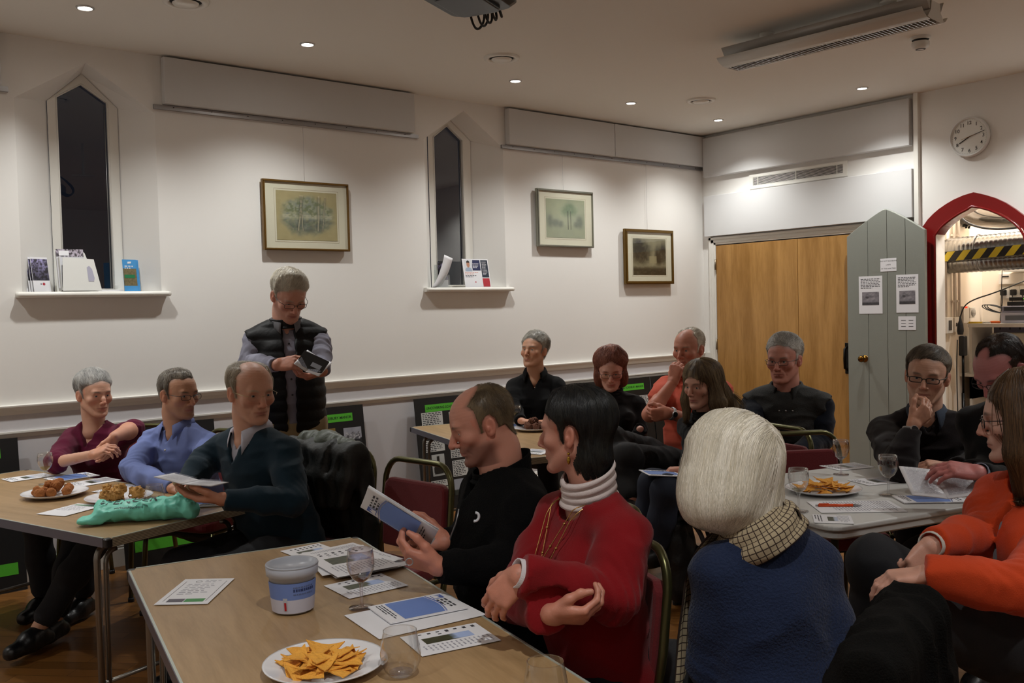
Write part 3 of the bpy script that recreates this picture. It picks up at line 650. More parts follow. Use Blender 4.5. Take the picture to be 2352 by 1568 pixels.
def pic_park(u, v):
    c = mixc((0.66, 0.68, 0.56), (0.58, 0.61, 0.52), n2(u, v, 5)); g = sm(0.36, 0.30, v); c = c*(1-0.3*g[:, None])+np.array((0.55, 0.58, 0.48))*0.3*g[:, None]
    k = blobs(u, v, c, [(0.55, 0.70, 0.17, 0.14), (0.66, 0.72, 0.14, 0.13), (0.60, 0.80, 0.14, 0.10)])*(0.6+0.6*n2(u, v, 30, 3)); c = c*(1-0.75*np.clip(k, 0, 1)[:, None])+np.array((0.36, 0.46, 0.34))*0.75*np.clip(k, 0, 1)[:, None]
    for x in (0.56, 0.63): k = sm(0.010, 0.005, np.abs(u-x))*(v > 0.22)*(v < 0.7); c = c*(1-0.6*k[:, None])
    k = blobs(u, v, c, [(0.22, 0.38, 0.16, 0.10), (0.36, 0.36, 0.08, 0.09), (0.10, 0.42, 0.08, 0.16), (0.86, 0.42, 0.10, 0.16), (0.78, 0.36, 0.08, 0.08)])*(0.7+0.6*n2(u, v, 40, 8)); return c*(1-0.55*np.clip(k, 0, 1)[:, None])+np.array((0.30, 0.34, 0.32))*0.55*np.clip(k, 0, 1)[:, None]
def pic_dark(u, v):
    c = mixc((0.62, 0.60, 0.48), (0.52, 0.50, 0.40), n2(u, v, 4)); w = n2(u, v, 14, 2)
    k = np.maximum(blobs(u, v, c, [(0.25, 0.62, 0.30, 0.34), (0.16, 0.80, 0.2, 0.2), (0.78, 0.52, 0.14, 0.28), (0.92, 0.6, 0.10, 0.3)]), sm(0.30, 0.12, v+0.1*(w-0.5))); k = np.clip(k*(0.55+0.9*w), 0, 1)
    c = c*(1-0.88*k[:, None])+np.array((0.13, 0.12, 0.09))*0.88*k[:, None]
    h = sm(0.02, 0.0, np.abs(u-0.60)-0.10)*sm(0.02, 0.0, np.abs(v-0.42)-0.09)*0.8; return c*(1-h[:, None])+np.array((0.60, 0.57, 0.44))*h[:, None]
def framed(cx, cz, w, h, fcol, metal, fw, matw, fn, label, tilt, ratio, res, wire_top, tb=0.0):
    t = thing('framed_picture', label, 'picture', (cx, -0.002, cz)); M0 = Rx4(0); d = 0.028
    tiltm = np.eye(4); tiltm[1, 3] = -0.012; 
    b = MB()
    for (x, z, sx, sz) in ((0, h/2-fw/2, w, fw), (0, -h/2+fw/2, w, fw), (-w/2+fw/2, 0, fw, h-2*fw), (w/2-fw/2, 0, fw, h-2*fw)):
        b.box((x, -0.030, z), (sx, d, sz)); b.box((x-np.sign(x)*fw*0.15, -0.046, z-np.sign(z)*fw*0.15), (sx-(0 if x == 0 else fw*0.4)-(fw*0.6 if x == 0 else 0), 0.008, sz-(0 if z == 0 else fw*0.4)-(fw*0.6 if z == 0 else 0)))
    b.build('frame', mat('frame_'+fcol, fcol, 0.35, metal), t)
    MB().box((0, -0.034, 0), (w-2*fw+0.002, 0.004, h-2*fw+0.002)).build('mount_board', mat('cream_mount', 'd9d6c0', 0.7), t)
    iw, ih = ratio; iz = tb
    b = MB()
    for (x, z, sx, sz) in ((0, ih/2+0.012, iw+0.026, 0.0016), (0, -ih/2-0.012, iw+0.026, 0.0016), (-iw/2-0.012, 0, 0.0016, ih+0.026), (iw/2+0.012, 0, 0.0016, ih+0.026)): b.box((x, -0.0365, z+iz), (sx, 0.001, sz))
    b.build('mount_line', mat('mount_line', 'b8a890', 0.7), t)
    raster('artwork', iw, ih, fn, *res, onback(0, iz, -0.0375), PIC, t)
    g = MB(); g.quad((-w/2+fw, -0.043, -h/2+fw), (w/2-fw, -0.043, -h/2+fw), (w/2-fw, -0.043, h/2-fw), (-w/2+fw, -0.043, h/2-fw)); g.build('glazing', glassmat('picture_glass', (0.97, 0.97, 0.97), 0.03, 0.25, 0.02), t)
    b = MB(); b.tube([(0, -0.012, h/2-0.02), (0, -0.014, wire_top-cz)], 0.0012, 5); b.build('hanging_wire', mat('nylon_wire', 'cfcfd0', 0.3), t)
framed(-4.222, 2.154, 0.640, 0.468, '7a5c2c', 0.5, 0.014, 0.09, pic_trees, 'gold framed pale woodland watercolour between the two windows', 0, (0.452, 0.330), (130, 95), 2.783)
framed(-1.834, 2.234, 0.636, 0.476, '8c8c80', 0.6, 0.015, 0.08, pic_park, 'silver framed green watercolour of tall trees, right of second window', 0, (0.440, 0.322), (120, 90), 2.783, -0.0)
framed(-0.805, 1.930, 0.644, 0.494, '6a5020', 0.5, 0.026, 0.09, pic_dark, 'gold framed dark brown etching nearest the corner', 0, (0.440, 0.330), (120, 90), 2.783)
# near door post at the very right of the view
struct(MB().box((-5.795, -5.336, 1.549), (0.05, 0.05, 3.098), rz=-0.685).build('trim_8', M_gloss), 'white door post close to the photographer')

# ---------------------------------------------------------------- store cupboard contents
def cupboard():
    M_duct = mat('galvanised_duct', '8e8e8c', 0.25, 0.95, bump=0.05, bscale=15)
    for (x, z, r, z2, lab) in ((0.36, 1.880, 0.100, 1.905, 'upper ribbed metal air duct across the cupboard'), (0.42, 1.782, 0.086, 1.800, 'lower ribbed metal air duct under the hazard tape')):
        t = thing('air_duct', lab, 'duct', (x, -2.76, z), group='ribbed metal air ducts'); b = MB(); n = 96; P = []; R = []
        for k in range(n+1):
            y = 0.56-1.13*k/n; P.append((0, y, (z2-z)*(k/n-0.5))); R.append(r*(1+0.035*(k % 3 == 0)))
        b.tube(P, R, 28, 0); b.build('duct_shell', M_duct, t)
        b = MB()
        for y in (0.30, -0.28): b.tube([(math.cos(a)*(r+0.003), y, math.sin(a)*(r+0.003)+(z2-z)*(0.5-y)*0) for a in np.linspace(0, 2*PI, 25)[:-1]], 0.005, 6, closed=True)
        b.build('strap', M_alu, t)
    t = thing('air_duct', 'dark shiny duct elbow at the top of the pointed arch', 'duct', (0.62, -2.40, 2.13), group='ribbed metal air ducts'); b = MB()
    b.tube([(0.1, 0.15, 0.12)]+[np.array((0.02, 0.12, 0.06))*(1-k/8)+np.array((-0.10, -0.62, -0.02))*(k/8) for k in range(9)], [0.11]+[0.125]*9, 28); b.build('duct_shell', mat('shiny_duct', '8c8a88', 0.12, 1.0), t)
    # hazard board
    t = thing('hazard_board', 'black and yellow striped warning board across the ducts', 'board', (0.245, -2.76, 1.835)); a = math.atan2(0.05, 1.1)
    hz = MB(); hz.box((0, 0, 0), (0.02, 1.12, 0.075)); hz.build('board', M_black, t); MY = mat('hazard_yellow', 'c8b21c', 0.5); ys = []
    for k in range(9):
        y = 0.55-0.125*k; b = MB(); b.add([(-0.0112, y, -0.0375), (-0.0112, y-0.062, -0.0375), (-0.0112, y-0.125, 0.0375), (-0.0112, y-0.063, 0.0375)], [(0, 1, 2, 3)])
        if y-0.125 > -0.56: b.build('stripe', MY, t)
    t.rotation_euler = (-a*0.8, 0, 0)
    # conduits on the left wall of the cupboard (y = -2.19)
    MC = mat('white_conduit', 'e4d8ca', 0.4)
    for px, z0, z1 in ((0.325, 1.33, 2.75), (0.473, 1.33, 2.75), (0.556, 1.33, 2.75)):
        t = thing('conduit', {0.325: 'white conduit pipe nearest the red door frame', 0.473: 'middle white conduit pipe inside the cupboard', 0.556: 'right white conduit pipe inside the cupboard'}[px], 'pipe', (px, -2.212, 0), group='white conduit pipes')
        MB().tube([(0, 0, z0), (0, 0, z1)], 0.011, 10).build('pipe', MC, t)
        for z in (1.46, 2.0, 2.4): MB().box((0, 0.008, z), (0.045, 0.022, 0.016)).build('saddle', MC, t)
    def sbox(loc, sz, lab, parts, face='y', cat='socket', name='switch_box', group=None):
        t = thing(name, lab, cat, loc, group=group); b = MB(); b.rbox((0, 0, 0), sz, 0.004); b.build('box', mat('box_white', 'e8e2d8', 0.4), t)
        return t
    t = sbox((0.345, -2.213, 1.265), (0.10, 0.045, 0.13), 'grey metal switch box at the foot of the left conduit', None, group='switch boxes in the cupboard'); b = MB(); b.box((0, -0.024, 0), (0.05, 0.004, 0.08)); b.build('switch_plate', mat('dark_plate', '4a4642', 0.5), t)
    t = sbox((0.485, -2.213, 1.268), (0.12, 0.045, 0.12), 'white double socket box beside the grey switch box', None, group='switch boxes in the cupboard')
    for x in (-0.03, 0.03): MB().box((x, -0.024, 0), (0.022, 0.004, 0.03)).build('rocker', mat('dark_plate', '4a4642', 0.5), t)
    t = sbox((0.631, -2.213, 1.346), (0.10, 0.045, 0.14), 'white fused switch with a red light', None, group='switch boxes in the cupboard'); MB().box((-0.01, -0.024, 0.06), (0.04, 0.004, 0.012)).build('red_lamp', mat('neon_red', 'c03020', 0.4, emit='e03018', es=1.0), t)
    t = sbox((0.745, -2.213, 1.359), (0.09, 0.045, 0.09), 'small round timer dial box', None, group='switch boxes in the cupboard'); b = MB(); b.lathe([(0.034, 0), (0.032, 0.010), (0.0001, 0.012)], 20, M=frame((0, -0.022, 0), (1, 0, 0), (0, 0, 1))); b.build('dial', mat('dial_grey', 'a8a49c', 0.4), t)
    # microphone stand with pole, adaptor and cable
    t = thing('pole_stand', 'black pole stand with a cable clipped to it inside the cupboard', 'stand', (0.35, -2.335, 0.0)); b = MB(); b.tube([(0, 0, 0.02), (0, 0, 0.72)], 0.014, 10); b.tube([(0, 0, 0.72), (0, 0, 1.05)], 0.010, 10); b.build('pole', mat('black_metal', '0a0a0b', 0.3, 0.6), t)
    for k in range(3):
        a = k*2.09; MB().tube([(0, 0, 0.15), (0.22*math.cos(a), 0.22*math.sin(a), 0.0125)], 0.009, 8).build('leg', mat('black_metal', '0a0a0b', 0.3, 0.6), t)
    b = MB(); b.rbox((0, 0, 1.10), (0.06, 0.05, 0.16), 0.012); b.build('adaptor', M_black, t); b = MB(); b.lathe([(0.02, 0), (0.026, 0.03), (0.022, 0.08), (0.012, 0.11), (0.006, 0.15)], 12, c=(-0.0, 0.02, 1.19)); b.build('clamp', M_black, t)
    b = MB(); b.tube(smooth_path([(0, 0.02, 1.33), (0.02, 0.0, 1.42), (0.10, -0.04, 1.47), (0.24, -0.15, 1.52), (0.42, -0.30, 1.61), (0.54, -0.36, 1.64)], 2), 0.0055, 6); b.tube(smooth_path([(-0.03, 0.03, 1.15), (-0.05, 0.03, 0.9), (-0.03, 0.03, 0.5), (-0.04, 0.03, 0.02)], 2), 0.0045, 6); b.build('cable', M_black, t)
    # shelf unit at the right back
    t = thing('shelf_unit', 'white shelf unit carrying the electrical boxes', 'shelf', (0.80, -2.60, 0)); MW = mat('white_laminate', 'dedbd4', 0.4)
    for z in (1.255, 0.845): MB().rbox((0, -0.03 if z > 1 else 0.06, z), (0.40, 0.74 if z > 1 else 0.86, 0.028), 0.003).build('shelf', MW, t)
    MB().box((0, 0.325, 0.935 if 0 else 0.95), (0.38, 0.02, 0.60)).build('side_panel', MW, t); MB().box((0, 0.325, 0.42), (0.38, 0.02, 0.82)).build('side_panel', MW, t); MB().box((0.19, -0.05, 1.03), (0.01, 0.70, 0.40)).build('back_panel', mat('lilac_back', 'a8a6c0', 0.7), t)
    b = MB(); b.rbox((-0.0, 0.05, 1.04), (0.22, 0.30, 0.30), 0.01); b.build('cardboard_file', mat('file_cream', 'c8c4b4', 0.7), t)
    zz = 1.269
    t = thing('amplifier', 'pale blue grey amplifier box on the cupboard shelf', 'amplifier', (0.80, -2.60, zz)); MB().rbox((0, 0, 0.045), (0.22, 0.24, 0.085), 0.006).build('casing', mat('pale_blue_plastic', 'b4b6c8', 0.4), t); MB().box((-0.111, 0, 0.045), (0.004, 0.16, 0.04)).build('display', mat('grey_display', '5c6068', 0.3), t)
    t = thing('router', 'slim grey box with lights on top of the amplifier', 'router', (0.80, -2.60, zz+0.0885)); MB().rbox((0, 0, 0.026), (0.22, 0.22, 0.05), 0.006).build('casing', mat('lilac_plastic', '8e90a6', 0.4), t); b = MB(); b.box((-0.112, 0.0, 0.028), (0.004, 0.18, 0.03)); b.build('front_strip', mat('dark_strip', '2c2e34', 0.3), t)
    t = thing('network_switch', 'small black box with green lights above the router', 'router', (0.80, -2.62, zz+0.141)); MB().rbox((0, 0, 0.018), (0.16, 0.20, 0.034), 0.005).build('casing', M_black, t); MB().rbox((0, 0, 0.055), (0.14, 0.18, 0.03), 0.005).build('casing', M_black, t)
    for k in range(4): MB().box((-0.0715, -0.03-0.022*k, 0.055), (0.003, 0.009, 0.006)).build('green_lamp', mat('led_green', '50ff40', 0.4, emit='60ff30', es=3), t)
    t = thing('screwdriver', 'screwdriver with orange handle lying on the cupboard shelf', 'tool', (0.72, -2.42, zz+0.011), 1.3); MB().tube([(-0.06, 0, 0), (-0.05, 0, 0), (0.03, 0, 0), (0.045, 0, 0)], [0.008, 0.0105, 0.0105, 0.006], 10).build('handle', mat('orange_plastic', 'd8641c', 0.4), t); MB().tube([(0.045, 0, 0), (0.13, 0, 0)], 0.003, 6).build('shaft', M_steel, t)
    t = thing('pliers', 'pliers with black and yellow grips on the cupboard shelf', 'tool', (0.70, -2.34, zz+0.008), 1.7)
    for s_ in (-1, 1): MB().tube(smooth_path([(0, 0, 0), (0.05, s_*0.022, 0), (0.12, s_*0.012, 0)], 2), 0.0075, 8).build('grip', mat('grip_yellow', 'c8a41c', 0.5) if s_ > 0 else M_black, t)
    MB().rbox((-0.025, 0, 0), (0.06, 0.022, 0.012), 0.004).build('jaw', M_steel, t)
    for k, (y, z) in enumerate(((-2.385, 1.52), (-2.465, 1.52), (-2.545, 1.52))):
        t = thing('plug_socket', ('first', 'second', 'third')[k]+' black plug from the left in the wall sockets', 'plug', (1.006, y, z), group='black plugs on the cupboard back wall'); MB().rbox((-0.004, 0, 0), (0.018, 0.079, 0.10), 0.004).build('socket_plate', mat('box_white', 'e8e2d8', 0.4), t)
        MB().rbox((-0.034, 0, 0), (0.042, 0.046, 0.05), 0.012).build('plug', M_black, t); MB().tube(smooth_path([(-0.05, 0, -0.02), (-0.055, 0.0, -0.10), (-0.05, 0.02, -0.20), (-0.03, 0.03, -0.31)], 2), 0.004, 6).build('lead', M_black, t)
    t = thing('coiled_cable', 'coiled thin black cable hanging above the shelf', 'cable', (0.985, -2.33, 1.385)); b = MB()
    for k in range(3): b.tube([(-0.01*k, (0.085+0.006*k)*math.cos(a)+0.01*k, 0.018*math.sin(a)*1.4+0.30*0.085*math.cos(a)) for a in np.linspace(0, 2*PI, 22)[:-1]], 0.004, 6, closed=True)
    b.build('coil', M_black, t); b = MB(); b.tube([(0, -0.03, 0.02), (0, -0.04, 0.3), (0, -0.05, 0.52)], 0.0035, 6); b.build('lead', M_black, t)
    t = sbox((1.0, -2.44, 1.635), (0.03, 0.20, 0.09), 'white control box above the plugs', None, name='control_box', cat='box'); MB().box((-0.017, 0.04, 0.02), (0.004, 0.05, 0.012)).build('label', M_black, t)
    t = thing('wall_shelf', 'small white bracket shelf with black device under the ducts', 'shelf', (0.93, -2.56, 1.70)); MB().box((0, 0, 0), (0.17, 0.24, 0.018)).build('shelf', MW, t)
    t = thing('hanging_cable', 'thick black cable looping under the shiny duct elbow', 'cable', (0.40, -2.30, 2.12)); b = MB(); b.tube(smooth_path([(0.02, 0.05, 0.12), (0.0, 0.0, 0.0), (0.0, -0.12, -0.075), (0.0, -0.30, -0.11), (0.0, -0.52, -0.10)], 3), 0.009, 8); b.build('cable', M_black, t)
    t = thing('pipe_bracket', 'black pipe clips on the cupboard wall near the arch top', 'bracket', (0.68, -2.205, 2.10)); b = MB(); b.tube([(-0.02, -0.02, 0.15), (-0.02, -0.02, -0.04)], 0.010, 8); b.tube([(0.03, -0.02, 0.15), (0.03, -0.02, -0.04)], 0.010, 8); b.box((0, -0.01, -0.02), (0.09, 0.02, 0.015)); b.box((0, -0.01, 0.10), (0.09, 0.02, 0.015)); b.build('clips', mat('dark_green_black', '141a16', 0.4), t)
    l = bpy.data.lights.new('cupboard_lamp', 'AREA'); l.energy = 17; l.color = (1.0, 0.92, 0.82); l.shape = 'RECTANGLE'; l.size = 0.12; l.size_y = 0.5
    o = bpy.data.objects.new('cupboard_lamp', l); COL.objects.link(o); o.location = (0.42, -3.05, 2.60); o.rotation_euler = (0, math.radians(12), 0)
    t = thing('batten_light', 'small batten light on the cupboard ceiling', 'light', (0.72, -2.62, 2.80)); MB().rbox((0, 0, 0.03), (0.07, 0.55, 0.05), 0.01).build('housing', M_gloss, t); o.parent = t; o.location = (0, 0, -0.02)
cupboard()
# ---------------------------------------------------------------- printed sheets
INK = mat('printed_ink', '3a3a40', 0.8); INKL = mat('printed_ink_light', 'a4a4ae', 0.8); PAPER = mat('white_paper', 'e8e8ec', 0.7); PCOL = vmat('printed_colour', 0.45)
BLUE = mat('blue_print', '4a66b4', 0.6); BLUEL = mat('pale_blue_print', 'a9b6e0', 0.6); GREENP = mat('green_print', '3f8f4a', 0.6)
_rs = random.Random(3)
def text_block(mb, x0, y1, w, n, lh, th, M, mi=0, ragged=0.25):
    for i in range(n):
        x = x0; y = y1-i*lh; end = x0+w*(1-ragged*_rs.random() if i < n-1 else 0.6)
        while x < end:
            L = min(_rs.uniform(0.008, 0.024)*(w/0.12)**0.3, end-x)
            if L > 0.003: mb.quad((x, y-th, 0), (x+L, y-th, 0), (x+L, y, 0), (x, y, 0), mi, M)
            x += L+th*1.1
def pic_photo(seed=0, dark=(0.10, 0.12, 0.10), mid=(0.38, 0.42, 0.34), sky=(0.72, 0.76, 0.84)):
    def fn(u, v):
        h = 0.62+0.12*(n2(u, 0*v, 4, seed)-0.5)*2; k = sm(h+0.03, h-0.03, v); g = n2(u, v, 12, seed+2); c = mixc(dark, mid, np.clip(g*1.3-0.1, 0, 1)); s_ = np.tile(np.array(sky), (len(u), 1)); return c*k[:, None]+s_*(1-k[:, None])
    return fn
def sheet(name, label, cat, corners, style, group=None, z=None, lift=0.0, thick=0.0006, parent=None):
    """corners: near-left, near-right, far-right, far-left on the table (reader sees text upright from near side)"""
    P = [np.array(c, float) for c in corners]; c = sum(P)/4; t = thing(name, label, cat, (c[0], c[1], c[2]+lift), group=group)
    ux = (P[1]-P[0]+P[2]-P[3])/2; uy = (P[3]-P[0]+P[2]-P[1])/2; W, H = np.linalg.norm(ux), np.linalg.norm(uy); M = frame((0, 0, thick/2+0.0003), ux, uy)
    return t, M, W, H
def leaflet(label, corners, kind='flyer', group='printed leaflets on the tables', lift=0.0, size=None, rot=0):
    t, M, W, H = sheet('leaflet', label, 'leaflet', corners, kind, group, lift=lift)
    if rot: M = M@Rz4(rot)
    if size: W, H = size
    b = MB(); b.box((0, 0, 0.0003), (W, H, 0.0008), M=M); b.build('sheet', PAPER, t)
    M2 = M@T(0, 0, 0.0009); b = MB(); e = W*0.07
    if kind == 'flyer':       # landscape A5: bold title left, photo middle, text right
        text_block(b, -W/2+e, H/2-0.012, W*0.16, 7, H*0.115, H*0.045, M2, 0); text_block(b, W*0.12, H/2-0.010, W*0.32, 15, H*0.058, H*0.022, M2, 1)
        b.build('print', [INK, INKL], t); raster('photo', W*0.26, H*0.62, pic_photo(_rs.random()*9, (0.10, 0.12, 0.06), (0.36, 0.38, 0.26), (0.68, 0.76, 0.92)), 16, 14, M2@T(-W*0.08, 0, 0.0001), PCOL, t)
    elif kind == 'turned':    # same flyer, text running across
        text_block(b, -W/2+e, -H*0.28, W*0.8, 3, H*0.07, H*0.03, M2, 0); text_block(b, -W/2+e, H/2-0.010, W*0.8, 9, H*0.034, H*0.014, M2, 1)
        b.build('print', [INK, INKL], t); raster('photo', W*0.5, H*0.26, pic_photo(_rs.random()*9), 16, 10, M2@T(0, H*0.0, 0.0001), PCOL, t)
    elif kind == 'form':
        text_block(b, -W*0.30, H*0.28, W*0.56, 7, H*0.065, H*0.022, M2, 1); text_block(b, -W*0.02, H*0.42, W*0.34, 2, H*0.045, H*0.02, M2, 1)
        b.box((-W*0.40, -H*0.0, 0), (0.0012, H*0.78, 0.0002), M=M2); b.box((W*0.40, 0, 0), (0.0012, H*0.78, 0.0002), M=M2)
        b.lathe([(0.008, 0), (0.0095, 0)], 16, M=M2@T(-W*0.15, H*0.38, 0.0001)); b.build('print', [INK, INKL], t)
        b = MB(); b.quad((-W*0.33, -H*0.42, 0), (-W*0.02, -H*0.42, 0), (-W*0.02, -H*0.30, 0), (-W*0.33, -H*0.30, 0), 0, M2); b.quad((-W*0.005, -H*0.42, 0), (W*0.36, -H*0.42, 0), (W*0.36, -H*0.30, 0), (-W*0.005, -H*0.30, 0), 1, M2); b.build('colour_bar', [mat('dull_purple_print', '5a5560', 0.6), GREENP], t)
    elif kind == 'text':
        text_block(b, -W/2+e, H/2-0.015, W*0.86, 22, H*0.036, H*0.016, M2, 1); b.build('print', [INK, INKL], t)
    elif kind == 'pastel':
        text_block(b, -W/2+e, H/2-0.03, W*0.8, 8, H*0.06, H*0.02, M2, 1); b.build('print', [INK, INKL], t); b = MB(); b.quad((-W*0.42, H*0.33, 0), (W*0.42, H*0.33, 0), (W*0.42, H*0.42, 0), (-W*0.42, H*0.42, 0), 0, M2); b.build('green_band', mat('pale_green_print', '7fa88a', 0.6), t)
    return t
def cover_print(b, W, H, M2):      # magazine cover: logo box, curved blue picture, header text
    b.quad((-W*0.42, H*0.30, 0), (-W*0.22, H*0.30, 0), (-W*0.22, H*0.44, 0), (-W*0.42, H*0.44, 0), 0, M2)
    b.add([(-W*0.42, H*0.34, 0.0002), (-W*0.34, H*0.41, 0.0002), (-W*0.30, H*0.36, 0.0002), (-W*0.24, H*0.42, 0.0002), (-W*0.24, H*0.31, 0.0002), (-W*0.42, H*0.31, 0.0002)], [(0, 1, 2, 3, 4, 5)], 2, False, M2)
    text_block(b, -W*0.17, H*0.43, W*0.55, 3, H*0.05, H*0.028, M2, 3, 0.1)
    n = 16; top = [(-W*0.45+W*0.9*k/n, H*0.22+H*0.05*math.sin(PI*k/n)) for k in range(n+1)]
    b.add([(-W*0.45, -H*0.30, 0)]+[(x, y, 0) for x, y in top][::1]+[(W*0.45, -H*0.30, 0)], [tuple(range(n+2, -1, -1))], 1, False, M2)
    for o in (0.012, 0.02): b.tube([(x, y+H*o*1.3, 0.0001) for x, y in top], 0.0007, 4, 0, M=M2)
    text_block(b, -W*0.42, -H*0.34, W*0.8, 3, H*0.035, H*0.016, M2, 3, 0.2)
def booklet(label, corners, pages=0.003, group='society booklets on the tables', lift=0.0, cover=True, size=None, rot=0):
    t, M, W, H = sheet('booklet', label, 'booklet', corners, 0, group, lift=lift)
    if rot: M = M@Rz4(rot)
    if size: W, H = size
    b = MB(); b.box((0, 0, pages/2), (W, H, pages), M=M); b.build('pages', PAPER, t); M2 = M@T(0, 0, pages+0.0004); b = MB()
    if cover: cover_print(b, W, H, M2)
    else: text_block(b, -W*0.42, H*0.42, W*0.84, 20, H*0.04, H*0.018, M2, 3)
    b.build('print', [BLUE, mat('sea_blue_print', '6f8ccc', 0.6), PAPER, INK], t); return t
def open_booklet(label, c, xdir, ydir, w, h, fold=0.5, bend=0.25, group=None, outside=True, name='booklet', curl=0.0):
    """a half-open booklet: spine along ydir, two leaves fanning out. Returns the thing"""
    t = thing(name, label, 'booklet', tuple(c), group=group); M = frame((0, 0, 0), xdir, ydir)
    for s_ in (-1, 1):
        for lay in range(2):
            V = []; n, m_ = 10, 4; a = fold*(1+lay*0.10)
            for i in range(n+1):
                u = i/n; x = s_*w*u*math.cos(a*(1-0.35*u)); z = w*u*math.sin(a*(1-0.35*u))*0.9+lay*0.0012+bend*w*(u*u)*0.15
                for j in range(m_+1): v = j/m_-0.5; V.append((x, v*h, z+curl*h*(v*v)*2))
            V = np.array(V)@M[:3, :3].T; F = [(i*(m_+1)+j, (i+1)*(m_+1)+j, (i+1)*(m_+1)+j+1, i*(m_+1)+j+1) for i in range(n) for j in range(m_)]
            o = mesh_ob('leaf', V, F, PAPER, t, True); md = o.modifiers.new('thick', 'SOLIDIFY'); md.thickness = 0.0008; md.offset = 0
        b = MB(); Mi = M@T(0, 0, 0); ang = fold*0.75
        Ms = M.copy(); xa = M[:3, 0]*s_*math.cos(ang)+M[:3, 2]*math.sin(ang); Ms = frame((M[:3, 0]*s_*w*0.5*math.cos(ang)+M[:3, 2]*(w*0.5*math.sin(ang)))*1.0, xa*s_, M[:3, 1])
        if outside:
            Ms2 = frame(Ms[:3, 3]-Ms[:3, 2]*0.006, Ms[:3, 0], -Ms[:3, 1]) if s_ > 0 else frame(Ms[:3, 3]-Ms[:3, 2]*0.006, Ms[:3, 0], -Ms[:3, 1]); cover_print(b, w*0.9, h*0.92, Ms2); b.build('cover_print', [BLUE, mat('sea_blue_print', '6f8ccc', 0.6), PAPER, INK], t)
        b = MB(); text_block(b, -w*0.42, h*0.44, w*0.84, 34, h*0.026, h*0.010, Ms@T(0, 0, 0.009), 0); b.build('page_print', INKL, t)
    return t
# ---------------------------------------------------------------- glasses, plates, food
WG = glassmat('drinking_glass', (0.985, 0.99, 0.99), 0.06, 1.0, 0.02)
def wine_glass(label, p, h=0.142, r=0.033, wine=None, level=0.25, tint=None, group='stemmed wine glasses'):
    t = thing('wine_glass', label, 'glass', tuple(p), group=group); k = h/0.142; G = tint or WG
    b = MB(); b.lathe([(0.0001, 0.0015), (0.031*k, 0.0015), (0.031*k, 0.003), (0.012*k, 0.0055), (0.0045*k, 0.009)], 28); b.build('foot', G, t)
    b = MB(); b.lathe([(0.0045*k, 0.009), (0.0038*k, 0.03*k), (0.0045*k, 0.056*k), (0.008*k, 0.062*k)], 16); b.build('stem', G, t)
    prof = [(0.0001, 0.062*k), (0.010, 0.064*k), (0.022*r/0.033, 0.074*k), (0.031*r/0.033, 0.092*k), (r*1.03, 0.108*k), (r*1.0, 0.125*k), (r*0.93, h)]
    b = MB(); b.lathe(prof, 32); b.lathe([(r*0.93, h), (r*0.93-0.0012, h), (r*0.98-0.0012, 0.125*k)], 32); b.tube([(r*0.925*math.cos(a), r*0.925*math.sin(a), h) for a in np.linspace(0, 2*PI, 29)[:-1]], 0.0009, 5, closed=True); b.build('bowl', G, t)
    if wine:
        z = 0.066*k+level*(h-0.066*k); zs = np.linspace(0.066*k, z, 7); b = MB(); pr_ = [(np.interp(q, [a[1] for a in prof], [a[0] for a in prof])-0.0012, q) for q in zs]; b.lathe([(0.0001, 0.0655*k)]+pr_+[(0.0001, z)], 24); b.build('wine', glassmat('wine_'+wine, hexc(wine), 0.05, 0.3), t)
    return t
def tumbler(label, p, r=0.040, h=0.088, group='stemless glasses'):
    t = thing('tumbler', label, 'glass', tuple(p), group=group); b = MB(); b.lathe([(0.0001, 0.002), (r*0.62, 0.002), (r*0.80, 0.012), (r*0.98, 0.030), (r*1.02, 0.048), (r*0.94, 0.070), (r*0.82, h)], 32)
    b.lathe([(r*0.60, 0.008), (0.0001, 0.007)], 24); b.tube([(r*0.82*math.cos(a), r*0.82*math.sin(a), h) for a in np.linspace(0, 2*PI, 29)[:-1]], 0.0010, 5, closed=True); b.build('bowl', WG, t); return t
CHINA = mat('white_china', 'e6e6ea', 0.12)
def plate(label, p, r, group='round white china plates'):
    t = thing('plate', label, 'plate', tuple(p), group=group); b = MB(); b.lathe([(0.0001, 0.004), (r*0.60, 0.004), (r*0.66, 0.007), (r*0.96, 0.020), (r, 0.0215), (r*0.99, 0.018), (r*0.68, 0.003), (r*0.55, 0.0), (0.0001, 0.0005)], 48); b.build('dish', CHINA, t); return t
CRISP = mat('corn_chip', 'eba840', 0.75, bump=0.6, bscale=110, var=0.16, vscale=60)
